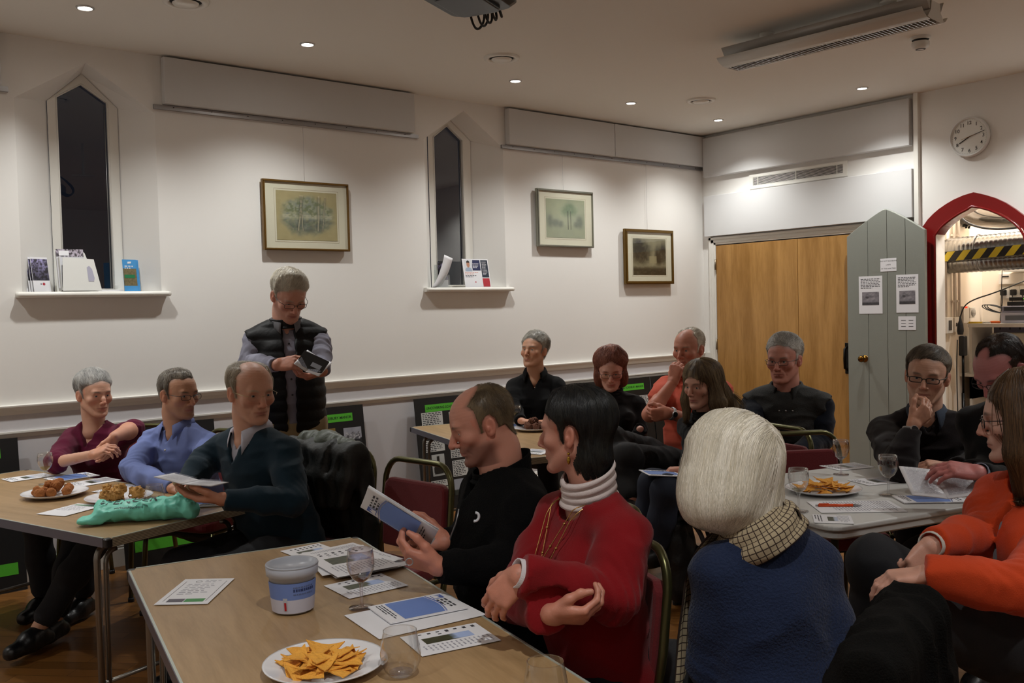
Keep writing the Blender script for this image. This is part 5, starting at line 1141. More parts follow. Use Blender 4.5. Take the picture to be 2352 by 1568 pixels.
def fabric(col, kind='knit', rough=0.9):
    sc = {'knit': 420, 'fine': 700, 'fleece': 160, 'denim': 900}[kind]
    return mat(f'fabric_{kind}_{col}', col, rough, bump=0.25 if kind != 'fleece' else 0.5, bscale=sc, var=0.10, vscale=25 if kind != 'fleece' else 60, sheen=0.10 if kind in ('knit', 'fleece') else 0.03, spec=0.2)
def person(sp):
    """sp: see PEOPLE below. All points in world metres."""
    s = sp.get('s', 1.0); H = np.array(sp['H'], float); M = head_frame(H, *sp['head']); fem = sp.get('fem', 0)
    tf = azdir(sp['torso']); tr = np.cross(tf, (0, 0, 1.0)); Pv = np.array(sp['pelvis'], float); up = np.array((0, 0, 1.0))
    base = glob(M, np.array((0, -0.030, -0.085))*s)
    Nk = np.array(sp['neck'], float) if 'neck' in sp else glob(M, np.array((0, -0.045, -0.150))*s)*0.5+(H+np.array((0, 0, -0.175*s))-tf*0.030)*0.5
    sw = sp.get('sw', 0.160 if not fem else 0.142)*s; ax = _n(Nk-Pv)
    sh = sp.get('shrug', 0.0); SB = Nk-up*(0.050*s)+ax*0
    stf = azdir(sp.get('shoulders', sp['torso'])); str_ = np.cross(stf, up)
    Sl = SB-str_*sw+up*(-0.035*s+sh); Sr = SB+str_*sw+up*(-0.035*s+sh)
    if 'Sl' in sp: Sl = np.array(sp['Sl'], float)
    if 'Sr' in sp: Sr = np.array(sp['Sr'], float)
    mid = (Pv+Nk)*0.5-tf*sp.get('slouch', 0.02); chest = Nk*0.68+Pv*0.32+tf*0.012; belly = Nk*0.30+Pv*0.70+tf*0.02*sp.get('belly', 1)
    root = thing('person', sp['label'], 'person', (float(Pv[0]), float(Pv[1]), 0.0)); off = np.array(root.location)
    def put(name, VFC, m, label=None, col=True):
        V, F, C = VFC; o = mesh_ob(name, V-off, F, m, root, True, col=C if col else None)
        if label: o['label'] = label
        return o
    bw = sp.get('bulk', 1.0)*s
    def torso(f, inf, low=True):
        wS = (0.150 if not fem else 0.132)*bw; dS = (0.098 if not fem else 0.085)*bw
        f.econe(chest-ax*0.03, SB-up*0.03, (wS, dS*1.08), (wS*0.80, dS*0.72), str_, 0.05, infl=inf)
        if fem:
            for q in (-1, 1): f.ell(chest+str_*q*0.068*bw+tf*(0.070*bw+inf*0.7)-up*0.035, np.array((0.058, 0.055, 0.062))*bw+inf, k=0.05)
        f.econe(belly, chest, (wS*0.93*sp.get('waist', 1), dS*1.12*sp.get('tum', 1)), (wS, dS*1.05), tr, 0.06, infl=inf)
        if low: f.econe(Pv+up*0.01, belly, (0.158*bw, 0.112*bw), (wS*0.95, dS*1.1), tr, 0.06, infl=inf)
        for q, S_ in ((-1, Sl), (1, Sr)): f.cone(SB+up*0.022+str_*q*0.03, S_+up*0.000, 0.046*s+inf, 0.050*s*(0.88 if fem else 1)+inf, k=0.045)
    arms = []
    for key, S_, right in (('L', Sl, False), ('R', Sr, True)):
        a = sp.get(key)
        if a is None: a = dict(W=S_-up*0.45+tf*0.1, hint=(0, 0, -1))
        W = np.array(a['W'], float); E_ = np.array(a['E'], float) if 'E' in a else ik(S_, W, 0.285*s, 0.255*s, a.get('hint', (0, 0, -1)))
        arms.append((key, S_, E_, W, right, a))
        if sp.get('dbg'): print(sp['name'], key, 'upper', round(float(np.linalg.norm(S_-E_)), 3), 'fore', round(float(np.linalg.norm(E_-W)), 3))
    # ---- skin: head + neck, hands, hidden trunk
    neck_pts = [base, Nk*0.55+base*0.45+0*up, Nk-up*0.045+tf*0.012]
    hs = s*sp.get('hs', 1.0); skin, hair = build_head(sp, M, neck_pts, hs)
    parts = [skin]; sk = np.array(hexc(sp['skin']))
    hcol = sk*np.array([1.0, 0.86, 0.80])
    for key, S_, E_, W, right, a in arms:
        if 'd' in a:
            V, F, HM = hand_mesh(W, a['d'], a['p'], right, a.get('curl', 0.4), a.get('thumb', 0.4), s*(0.90 if fem else 1.0)*a.get('size', 1), a.get('spread', 0), arm=E_, curls=a.get('curls'))
            nz = vnoise(V*60)[:, None]; parts.append((V, F, hcol*(0.88+0.25*nz)))
    lo = np.minimum.reduce([Pv-0.25, Nk-0.3]+[a[2]-0.08 for a in arms]+[a[3]-0.08 for a in arms]+[a[1]-0.12 for a in arms]); hi = np.maximum.reduce([Pv+0.25, Nk+0.12]+[a[2]+0.08 for a in arms]+[a[3]+0.08 for a in arms]+[a[1]+0.12 for a in arms])
    kn = sp.get('legs')
    hipL = Pv-tr*0.085*s-up*0.02; hipR = Pv+tr*0.085*s-up*0.02
    if kn is None:
        kn = dict(kL=hipL+tf*0.44+up*0.0-tr*0.03, aL=hipL+tf*0.42-up*0.44-tr*0.03, kR=hipR+tf*0.44+tr*0.03, aR=hipR+tf*0.42-up*0.44+tr*0.03)
        kn['aL'][2] = kn['aR'][2] = 0.09
    legs = [(hipL, np.array(kn['kL'], float), np.array(kn['aL'], float)), (hipR, np.array(kn['kR'], float), np.array(kn['aR'], float))]
    llo = np.minimum.reduce([Pv-0.2]+[x-0.1 for l in legs for x in l]); lhi = np.maximum.reduce([Pv+0.2]+[x+0.1 for l in legs for x in l]); llo[2] = max(llo[2], 0.0)
    f = Fld(np.minimum(lo, llo), np.maximum(hi, lhi), 0.014); torso(f, -0.016)
    for key, S_, E_, W, right, a in arms: f.chain([S_, E_, W], [0.040*s, 0.034*s, 0.024*s], 0.02)
    for l in legs: f.chain(l, [0.065*s, 0.046*s, 0.034*s], 0.03)
    V, F = f.mesh(); parts.append((V, F, sk))
    for key, S_, E_, W, right, a in arms:
        if a.get('bare'):    # bare forearm at finer detail
            b = a['bare']; A = S_*b+E_*(1-b) if b < 1 else S_; g = Fld(np.minimum.reduce([A, E_, W])-0.06, np.maximum.reduce([A, E_, W])+0.06, 0.006)
            mid_ = E_*0.72+W*0.28
            g.chain([A, E_, mid_, W], [0.046*s, 0.040*s, 0.043*s, 0.027*s], 0.02); V, F = g.mesh(); parts.append((V, F, hcol*(0.9+0.2*vnoise(V*25)[:, None])))
    put('body', join(parts), SKIN())
    if hair: put('hair', hair, HAIRM())
    eyes(root, M, hs, sp.get('iris', '4a5a66'), sp.get('look', (0, 0)))
    if 'glasses' in sp: glasses(root, M, hs, **sp['glasses'])
    # ---- clothes
    FL = {}
    def surf(p, d, names=None):
        p = np.array(p, float); d = _n(d); best = None
        for t_ in np.arange(0, 0.35, 0.002):
            q_ = p+d*t_
            for n_, f_ in FL.items():
                if (names is None or n_ in names) and np.all(q_ > f_.lo+0.02) and np.all(q_ < f_.lo+(f_.n-2)*f_.h) and f_.sample(q_[None])[0] < 0: return q_-d*0.001
        return p+d*0.1
    for ci, c in enumerate(sp['clothes']):
        kind = c['k']; hres = c.get('h', 0.0075)
        if kind in ('top', 'vest'):
            inf = c.get('inf', 0.006); f = Fld(lo-0.10, hi+0.10, hres); torso(f, inf, c.get('low', True))
            if 'hem' in c: pass
            # neck opening
            nd = _n(base-Nk); no = c.get('nr', 0.066)*s
            if c.get('neck', 'crew') != 'none': f.cone(Nk-up*0.006+tf*0.012*s, base+nd*0.05, no, no*1.5, k=0.006, op='s')
            if 'v' in c:
                dp, wd = c['v']; X, Y, Z = f.ax[0][:, None, None], f.ax[1][None, :, None], f.ax[2][None, None, :]; zb = Nk[2]-dp*s
                U = (X-Nk[0])*tr[0]+(Y-Nk[1])*tr[1]; Fw = (X-Nk[0])*tf[0]+(Y-Nk[1])*tf[1]; wz = wd*s*(Z-zb)/(dp*s)
                cut = np.minimum((wz-np.abs(U))*0.85, Fw-0.01); f.d = np.maximum(f.d, cut).astype(np.float32)
            if 'open' in c:    # an open front: (half width top, half width bottom)
                w0, w1 = c['open']; X, Y, Z = f.ax[0][:, None, None], f.ax[1][None, :, None], f.ax[2][None, None, :]
                U = (X-chest[0])*tr[0]+(Y-chest[1])*tr[1]; Fw = (X-chest[0])*tf[0]+(Y-chest[1])*tf[1]; tt = np.clip((Nk[2]-Z)/(Nk[2]-Pv[2]+0.05), 0, 1)
                f.d = np.where(Fw > 0.03, np.maximum(f.d, (w0+(w1-w0)*tt)*s-np.abs(U)), f.d).astype(np.float32)
            if kind == 'top':
                for key, S_, E_, W, right, a in arms:
                    frac = c.get('sleeve', 1.0); sl_r = c.get('sr', 1.0); W2 = E_+(W-E_)*(0.97+c.get('cuffx', 0)); mid_ = E_*0.6+W2*0.4
                    if frac >= 1: f.chain([S_, S_*0.5+E_*0.5, E_, mid_, W2], np.array([0.054, 0.052, 0.045, 0.042, 0.031 if not c.get('loose') else 0.036])*s*sl_r+inf*0.5, 0.022)
                    elif frac > 0: Q = S_+(E_-S_)*frac if frac <= 0.5 else E_+(W-E_)*(frac-0.5)*2; f.chain([S_, Q] if frac <= 0.5 else [S_, S_*0.5+E_*0.5, E_, Q], ([0.062, 0.060] if frac <= 0.5 else [0.060, 0.056, 0.048, 0.044])*np.array(s*sl_r)+inf*0.5, 0.022)
                    cutp = None
                    if frac >= 1: f_cut = (W2+_n(W-E_)*0.004, _n(W-E_))
                    if frac >= 1:   # square the cuff end
                        R_ = 0.045*s; q = f.sub(W2-R_*1.6, W2+R_*1.6)
                        if q:
                            sl, X, Y, Z = q; n_ = _n(W-E_); pl = (X-W2[0])*n_[0]+(Y-W2[1])*n_[1]+(Z-W2[2])*n_[2]-0.004; rad = np.sqrt((X-W2[0])**2+(Y-W2[1])**2+(Z-W2[2])**2)
                            f.d[sl] = np.where((pl > -0.02) & (rad < R_*1.5), np.maximum(f.d[sl], pl.astype(np.float32)), f.d[sl])
            am = c.get('wr', 0.006); ws = c.get('ws', (9, 9, 20)); seed = ci*7.3+Pv[0]*3
            if kind == 'vest':
                for key, S_, E_, W, right, a in arms: f.cone(S_+_n(S_-SB)*0.045*s-up*0.01, S_+_n(E_-S_)*0.30, 0.070*s, 0.085*s, k=0.01, op='s')
            if 'quilt' in c:
                f.band(lambda P: -c.get('qa', 0.007)*np.abs(np.sin((P[:, 2]+0.01*vnoise(P*8))*PI/c['quilt']))**0.6+0.004+(vnoise(P*22)-0.5)*0.004, 0.03)
            elif am:
                def wrk(P):
                    n1 = vnoise(P*np.array(ws)+seed); n3 = vnoise(P*np.array(ws)*2.3+seed+9); r = 1-np.abs(2*n1-1); w = (r**2-0.35)*am+(n3-0.5)*am*0.45
                    for key, S_, E_, W, right, a in arms:
                        e = np.exp(-((P-E_)**2).sum(1)/0.008); L_ = (P-S_)@_n(W-S_); w = w+e*am*0.8*(np.abs(np.sin(L_*115+n1*5))-0.5)
                    return -w
                f.band(wrk, 0.035)
            if 'hemz' in c:
                hz = c['hemz']; f.half((0, 0, hz), (0, 0, -1), 0.012)
            FL[c.get('name', 'sweater')] = f; V, F = f.mesh(); o = put(c.get('name', 'sweater'), (V, F, 0), c['m'], c.get('label'), col=False)
        elif kind == 'trousers':
            inf = c.get('inf', 0.012); f = Fld(llo-0.04, lhi+0.04, 0.010)
            f.econe(Pv-up*0.03, Pv+ax*0.13, (0.160*bw, 0.118*bw), (0.140*bw, 0.10*bw), tr, 0.05, infl=inf*0.4)
            for hp, k_, a_ in legs:
                f.chain([hp, hp*0.5+k_*0.5, k_, k_*0.5+a_*0.5, a_+(k_-a_)*0.12], np.array([0.090, 0.080, 0.064, 0.058, 0.048])*s*c.get('lr', 1)+inf*0.3, 0.04)
            f.band(lambda P: -((1-np.abs(2*vnoise(P*np.array((14, 14, 10))+3.3)-1))**2-0.35)*0.007, 0.03)
            V, F = f.mesh(); put(c.get('name', 'trousers'), (V, F, 0), c['m'], c.get('label'), col=False)
            if c.get('shoes', 1):
                for hp, k_, a_ in legs:
                    fd = c.get('foot', tf); g = Fld(a_-0.30, a_+0.30, 0.008); he = a_-np.asarray(fd)*0.045-up*0.055*1; to = a_+np.asarray(fd)*0.175-up*0.055
                    he[2] = a_[2]-0.055; to[2] = a_[2]-0.060
                    g.chain([he+up*0.005, he*0.55+to*0.45+up*0.004, to-np.asarray(fd)*0.03], [0.034, 0.040, 0.036], 0.03); g.cone(a_-up*0.02, a_*0.7+to*0.3-up*0.01, 0.040, 0.040, 0.03)
                    g.half((0, 0, a_[2]-0.085), (0, 0, -1), 0.005); V, F = g.mesh(); put('shoe', (V, F, 0), c.get('shoem', mat('black_leather', '101012', 0.35, bump=0.1, bscale=90)), col=False)
        elif kind == 'neckband':      # turtleneck / high collar: rings around the neck
            r0 = c.get('r', 0.066)*s; hh = c.get('hh', 0.07)*s; nn = 48; m_ = 14; V = []; nd = _n(base-Nk); A0 = Nk-nd*0.02+tf*c.get('fwd', 0.004)
            xx = _n(np.cross(tf, nd)); yy = np.cross(nd, xx)
            for j in range(m_+1):
                for i in range(nn):
                    a_ = 2*PI*i/nn; rr = r0*(1.12-0.12*min(1, j/4))+c.get('rib', 0.004)*math.sin(j*c.get('rf', 2.3)+0.8*math.sin(a_+1)); hz = hh*j/m_*(1.0+c.get('tilt', 0.1)*(-math.sin(a_)))
                    V.append(A0+nd*hz+xx*math.cos(a_)*rr*1.03+yy*math.sin(a_)*rr*1.08)
            V = np.array(V); F = np.array([(j*nn+i, j*nn+(i+1) % nn, (j+1)*nn+(i+1) % nn, (j+1)*nn+i) for j in range(m_) for i in range(nn)])
            o = put(c.get('name', 'neckband'), (V, F, 0), c['m'], c.get('label'), col=False); md = o.modifiers.new('thick', 'SOLIDIFY'); md.thickness = 0.004; md.offset = 1
        elif kind == 'collar':        # shirt collar: stand and two pointed leaves
            r0 = c.get('r', 0.066)*s; nn = 40; V = []; nd = _n(base-Nk); gap = c.get('gap', 0.35); A0 = Nk-nd*0.0+tf*0.010*s
            xx = _n(np.cross(tf, nd)); yy = -np.cross(xx, nd); yy = yy if yy@tf > 0 else -yy; rows = 4; ht = c.get('hh', 0.035)*s
            for i in range(nn+1):
                t_ = -1+2*i/nn; a_ = t_*(PI-gap); ca, sa = math.cos(a_), math.sin(a_)   # a=0 is the nape
                dirn = -yy*ca+xx*sa; e_ = abs(t_)**6; drop_ = c.get('pt', 0.055)*s*e_
                fd = -0.25*abs(t_)
                top = A0+dirn*r0*1.02+nd*(ht*(1-0.55*abs(t_)**3)); inn = A0+dirn*r0*1.05-nd*0.012*s
                out = A0+dirn*(r0*1.30+0.010*e_)-nd*(0.004+drop_*0.9)+tf*0.012*e_*s; fold = top+dirn*0.006+nd*0.002
                V += [inn, top, fold, (fold*0.5+out*0.5)+dirn*0.004, out]
            V = np.array(V); F = np.array([(i*5+j, (i+1)*5+j, (i+1)*5+j+1, i*5+j+1) for i in range(nn) for j in range(4)])
            o = put('collar', (V, F, 0), c['m'], c.get('label'), col=False); md = o.modifiers.new('thick', 'SOLIDIFY'); md.thickness = 0.0025
        elif kind == 'cuff':
            for key, S_, E_, W, right, a in arms:
                if key not in c['arms']: continue
                n_ = _n(W-E_); P0 = W-n_*c.get('l', 0.03)+n_*c.get('out', 0.012); mb = MB(); P1 = W+n_*c.get('out', 0.012); mb.tube([P0-off, P0*0.5+P1*0.5-off, P1-off], [0.034*s, 0.035*s, 0.034*s], 16, 0, caps=False)
                o = mb.build('cuff', c['m'], root); md = o.modifiers.new('thick', 'SOLIDIFY'); md.thickness = 0.003
        elif kind == 'buttons':
            mb = MB(); fr = c.get('front', 0.118)
            for z_ in c['z']:
                p = surf(Nk+(Pv-Nk)*z_+tf*0.28, -tf, ('shirt',)); mb.sphere(p-off, 0.0055, 8, 6)
            mb.build('buttons', c['m'], root)['kind'] = 'stuff'
        elif kind == 'watch':
            for key, S_, E_, W, right, a in arms:
                if key != c['arm']: continue
                n_ = _n(W-E_); P0 = W-n_*c.get('back', 0.015); x_ = _n(np.cross(n_, c['out'])); y_ = _n(np.asarray(c['out'], float)-n_*np.dot(c['out'], n_)); mb = MB()
                for q in (-0.006, 0.0, 0.006): mb.tube([P0+n_*q+0.033*s*(math.cos(t)*x_+0.85*math.sin(t)*y_)-off for t in np.linspace(0, 2*PI, 20)[:-1]], 0.0036, 6, 0, closed=True)
                MM = frame(P0+y_*0.031*s-off, x_, n_); mb.lathe([(0.0001, -0.003), (0.017, -0.003), (0.018, 0.003), (0.015, 0.006)], 20, M=MM, mi=0); mb.lathe([(0.015, 0.0055), (0.0001, 0.0055)], 20, M=MM, mi=1)
                mb.build('wristwatch', [c['m'], mat('watch_dial', c.get('dial', '202226'), 0.2)], root)
    if 'extra' in sp: sp['extra'](root, off, M, dict(Nk=Nk, SB=SB, chest=chest, tf=tf, tr=tr, Pv=Pv, arms={a[0]: a for a in arms}, surf=surf, s=s, bw=bw, base=base, Sl=Sl, Sr=Sr, belly=belly))
    return root

# ---------------------------------------------------------------- the people in the hall
RT = np.array((0.774, -0.633, 0.0)); FW = np.array((0.633, 0.774, 0.0)); UP = np.array((0, 0, 1.0))
def sd(r, u, f): return _n(RT*r+UP*u+FW*f)
def PV(H, phi, lean=0.05, z=0.53, side=0.0):
    f = azdir(phi); r = np.cross(f, UP); p = np.array(H, float)-f*lean+r*side; p[2] = z; return p
def sit(sp, label, dback=0.03, dside=0.0, turn=0.0):
    p = np.array(sp['pelvis'], float); ph = sp.get('chairphi', sp['torso'])+turn; f = azdir(ph); chair(float(p[0]-f[0]*dback), float(p[1]-f[1]*dback), VIEWAZ+math.radians(ph), label)
JEANS = mat('dark_trousers', '15161b', 0.85, bump=0.2, bscale=500); NAVYJ = mat('navy_denim', '1c2436', 0.85, bump=0.3, bscale=800); CHINO = mat('khaki_chino', '9a8c6c', 0.85, bump=0.2, bscale=600)
BT = mat('pearl_button', 'd8d4cc', 0.3)

# 1 woman in maroon
H = (-5.783, -0.581, 1.090)
P = dict(name='maroon', label='person with short grey hair in maroon V-neck sweater, arm over chair back', H=H, head=(50, -4, 0), torso=-10, shoulders=-18, pelvis=PV(H, -10, 0.10, 0.50), fem=1, s=0.99, skin='d0a088', sw=0.150,
    hair=dict(style='short', col='8f8e8c', col2='c4c2be', th=0.017, n=2200, len=0.045, puff=0.3, nape=-0.105, front=0.074, comb=(0.0, 0.7, -0.7), mess=0.25, lift=0.10, w=0.0009, temple=0.02), brow='8a7a70',
    L=dict(E=(-5.646, -0.766, 0.905), W=(-5.795, -0.942, 0.895), d=sd(-0.25, -0.9, -0.2), p=sd(-0.9, 0.1, 0.4), curl=0.35, bare=0.35),
    R=dict(E=(-6.021, -0.725, 0.768), W=(-5.918, -1.000, 0.825), d=sd(0.85, 0.35, -0.1), p=sd(0.2, -0.8, 0.5), curl=0.55),
    clothes=[dict(k='top', m=fabric('5c1030'), v=(0.125, 0.075), inf=0.006, sleeve=0.55, wr=0.008, label='maroon V-neck sweater'), dict(k='trousers', m=JEANS)])
def sleeve_fix(P_, side, E_, W_): pass
person(P); sit(P, 'red chair of the grey-haired person in maroon')

# 2 man in blue shirt
H = (-5.558, -1.217, 1.108)
P = dict(name='blue', label='person in light blue button-down shirt and dark-rimmed glasses, looking right', H=H, head=(56, -5, 0), torso=-22, pelvis=PV(H, -22, 0.10, 0.50), s=1.0, skin='c09074', sw=0.165, stubble=0.25,
    hair=dict(style='short', col='5e564c', col2='8c857a', th=0.009, n=2200, len=0.020, lift=0.45, temple=0.05, front=0.066, w=0.0007), glasses=dict(col='26262a', hgt=0.024),
    L=dict(E=(-5.539, -1.505, 0.769), W=(-5.685, -1.608, 0.726), d=sd(-0.8, -0.3, -0.2), p=sd(0, -1, 0), curl=0.5),
    R=dict(E=(-5.803, -1.226, 0.764), W=(-5.748, -1.635, 0.718), d=sd(0.8, -0.2, -0.3), p=sd(0, -1, 0), curl=0.5),
    legs=dict(kL=(-5.98, -1.02, 0.52), aL=(-6.16, -1.18, 0.10), kR=(-5.93, -1.28, 0.55), aR=(-6.25, -1.28, 0.11)),
    clothes=[dict(k='top', name='shirt', m=fabric('7482b6', 'fine'), inf=0.010, wr=0.012, ws=(10, 10, 14), v=(0.075, 0.030)), dict(k='collar', m=fabric('7482b6', 'fine'), gap=0.45, pt=0.050), dict(k='buttons', m=BT, z=(0.24, 0.42, 0.62, 0.80), front=0.128), dict(k='trousers', m=JEANS, foot=sd(-0.35, 0, -0.94))])
person(P); sit(P, 'red chair of the person in the light blue shirt')

# 3 man in teal sweater
H = (-5.580, -2.138, 1.169)
P = dict(name='teal', label='person in dark teal V-neck sweater holding a folded white booklet', H=H, head=(40, -7, 0), torso=-38, shoulders=-30, pelvis=PV(H, -38, 0.16, 0.50), s=1.06, skin='cc9a82', sw=0.168, bulk=1.06,
    hair=dict(style='short', col='a09684', col2='c8bfae', th=0.013, n=3000, len=0.035, puff=0.2, bald=(0.055, 0.085, 0.035, 0.072), lift=0.25, mess=0.4, w=0.0007, front=0.058, temple=0.05, nape=-0.09), glasses=dict(col='b8a880', rim='rimless', hgt=0.028, r=0.0009), brow='b0a08a',
    L=dict(E=(-5.555, -2.436, 0.749), W=(-5.813, -2.379, 0.786), d=sd(-0.97, 0.08, 0.0), p=sd(-0.1, 0.95, 0.1), curl=0.22, thumb=0.5),
    R=dict(E=(-5.708, -1.919, 0.867), W=(-5.850, -2.064, 0.794), d=sd(0.45, 0.05, -0.85), p=sd(0.1, 0.95, 0.1), curl=0.22, thumb=0.5),
    clothes=[dict(k='top', m=fabric('152b38'), v=(0.135, 0.062), inf=0.016, wr=0.009, cuffx=0.0, label='dark teal V-neck sweater'), dict(k='top', name='shirt', m=fabric('a9a8b4', 'fine'), inf=0.005, sleeve=0, wr=0.003, h=0.006, low=False, v=(0.07, 0.022)), dict(k='collar', m=fabric('b4b4c0', 'fine'), gap=0.50, pt=0.075, r=0.068, hh=0.03), dict(k='trousers', m=JEANS)])
person(P); sit(P, 'red chair with the green coat, under the person in teal')

# 4 standing man reading
H = (-4.992, -1.308, 1.585)
pv = PV(H, 22, 0.06, 0.93)
fl = azdir(22); rr = np.cross(fl, UP)
def quilt_extra(root, off, M, q): pass
P = dict(name='stand', label='person standing in black quilted body warmer reading a dark pamphlet', H=H, head=(34, -30, 0), torso=18, pelvis=pv, s=1.03, skin='c89480', sw=0.158, stubble=0.0,
    hair=dict(style='short', col='b8b0a0', col2='ddd6c6', th=0.016, n=3000, len=0.032, puff=0.25, lift=0.2, comb=(0.5, 0.6, 0.0), mess=0.25, w=0.0008, front=0.074, temple=0.02), glasses=dict(col='17171a', hgt=0.023), brow='a89c8c', eyes=0.002,
    R=dict(E=(-5.187, -1.216, 1.238), W=(-5.191, -1.548, 1.242), d=sd(0.97, 0.1, -0.1), p=sd(0.0, -0.55, 0.8), curl=0.45, thumb=0.4),
    L=dict(E=(-4.844, -1.364, 1.304), W=(-4.947, -1.569, 1.197), d=sd(-0.75, -0.25, -0.5), p=sd(-0.2, 0.85, 0.2), curl=0.5, thumb=0.4),
    legs=dict(kL=pv-rr*0.10+np.array((0, 0, -0.43)), aL=pv-rr*0.12+np.array((0, 0, -0.85)), kR=pv+rr*0.10+np.array((0, 0, -0.43)), aR=pv+rr*0.12+np.array((0, 0, -0.85))),
    clothes=[dict(k='top', name='shirt', m=fabric('8c8c9c', 'fine'), inf=0.004, wr=0.010, ws=(12, 12, 18), sr=1.0, v=(0.06, 0.03)), dict(k='collar', m=fabric('6c6c70', 'fine'), gap=0.4, pt=0.045),
        dict(k='vest', name='body_warmer', m=mat('black_nylon', '0b0c0f', 0.55, bump=0.15, bscale=60, spec=0.25), inf=0.024, quilt=0.062, open=(0.030, 0.022), nr=0.075, hemz=0.86, label='black quilted body warmer worn open'), dict(k='buttons', m=mat('dark_button', '2a2a30', 0.3), z=(0.2, 0.38, 0.56, 0.72), front=0.122),
        dict(k='neckband', name='stand_collar', m=mat('black_nylon', '121317', 0.5), r=0.076, hh=0.05, rib=0.0), dict(k='trousers', m=CHINO, lr=1.05), dict(k='cuff', arms='RL', m=fabric('9a9aae', 'fine'), l=0.05, out=0.0)])
person(P)
t = open_booklet('dark glossy pamphlet held open by the standing person', (-5.098, -1.753, 1.243), sd(0.85, -0.45, -0.1), sd(0.30, 0.45, 0.8), 0.070, 0.13, 0.25, 0.1, outside=False)
b = MB(); Mb = frame((0, 0, 0), sd(0.88, -0.42, -0.1), sd(0.45, 0.62, 0.6)); b.rbox((0.0, 0.0, 0.022), (0.135, 0.085, 0.003), 0.004, M=Mb); b.build('cover', mat('glossy_black_card', '16181c', 0.25), t); b = MB(); b.box((0.025, -0.012, 0.0245), (0.05, 0.025, 0.001), M=Mb); b.build('cover_panel', mat('grey_print', '8a8e98', 0.5), t)

# 5 man in black jacket reading
H = (-5.486, -3.599, 1.144)
P = dict(name='jacket', label='person with thinning cropped hair in black fleece jacket reading a booklet', H=H, head=(-78, -18, 0), hs=0.95, torso=-72, shoulders=-66, pelvis=PV(H, -75, 0.10, 0.50), s=1.02, skin='c68c78', sw=0.168, bulk=1.10, stubble=0.9, hres=0.0028, eyes=0.0022,
    face=dict(nose=1.12), hair=dict(style='short', col='4c4030', col2='6e5e46', th=0.0035, n=4500, len=0.009, lift=0.35, bald=(0.060, 0.075, 0.048, 0.070), ramp=0.12, front=0.070, temple=0.045, w=0.0005, rootmin=0.0005, seg=2, lump=0.001, nape=-0.10), brow='5a4636',
    L=dict(E=(-5.537, -3.820, 0.759), W=(-5.755, -3.745, 0.784), d=sd(-0.93, 0.32, 0.1), p=sd(0.3, 0.6, 0.7), curls=[0.5, 0.55, 0.6, 0.65], thumb=0.15),
    R=dict(E=(-5.409, -3.512, 0.742), W=(-5.591, -3.542, 0.791), d=sd(-0.95, 0.15, 0.0), p=sd(0.3, 0.6, -0.6), curl=0.6, thumb=0.2, bare=0.0),
    clothes=[dict(k='top', name='jacket', m=mat('black_fleece', '0a0a0b', 0.95, bump=0.4, bscale=200, spec=0.12), inf=0.024, wr=0.010, ws=(9, 9, 12), v=(0.10, 0.035), nr=0.070, label='black zip jacket'),
        dict(k='neckband', name='jacket_collar', m=mat('black_fleece', '0f0f11'), r=0.080, hh=0.055, rib=0.001, tilt=0.5, fwd=0.0), dict(k='trousers', m=JEANS)])
def jacket_extra(root, off, M, q):
    tf, tr = q['tf'], q['tr']; b = MB(); pts = [q['surf'](q['Nk']+tf*0.32-UP*z_, -tf) for z_ in (0.10, 0.14, 0.18, 0.22)]; b.tube([p-off for p in pts], 0.003, 6); cp = np.array(cam.matrix_world.translation); w_ = np.array((-6.017, -4.267, 1.048)); dd = _n(w_-cp); p = q['surf'](w_+dd*0.3, dd)-dd*0.002; bb = MB(); Ml = frame(p-off, sd(0.95, -0.3, 0.1), UP); bb.tube([(0.009*math.cos(a), 0.011*math.sin(a), 0) for a in np.linspace(-1.7, 1.9, 12)], [0.0035]*12, 6, M=Ml); bb.build('emblem', mat('emblem_white', 'c8ccd4', 0.5), root); b.build('zip', mat('zip_metal', '8a8a8c', 0.3, 0.8), root)
P['extra'] = jacket_extra
person(P); sit(P, 'red chair hidden behind the person in the black jacket')
b = MB(); 
t = open_booklet('blue and white booklet held open by the person in black', (-5.816, -3.612, 0.881), _n(np.array((-5.905, -3.757, 0.940))-np.array((-5.743, -3.493, 0.828))), _n(np.array((-5.769, -3.705, 0.836))-np.array((-5.863, -3.495, 0.929))), 0.125, 0.225, 0.55, 0.3, group=None)
wr_ring = thing('ring', 'thin silver ring on the hand of the person in black', 'ring', (-5.862, -3.759, 0.822)); MB().tube([(0.0095*math.cos(a)*RT[0]+0, 0.0095*math.cos(a)*RT[1], 0.0095*math.sin(a)) for a in np.linspace(0, 2*PI, 17)[:-1]], 0.0016, 6, closed=True).build('band', M_alu, wr_ring)

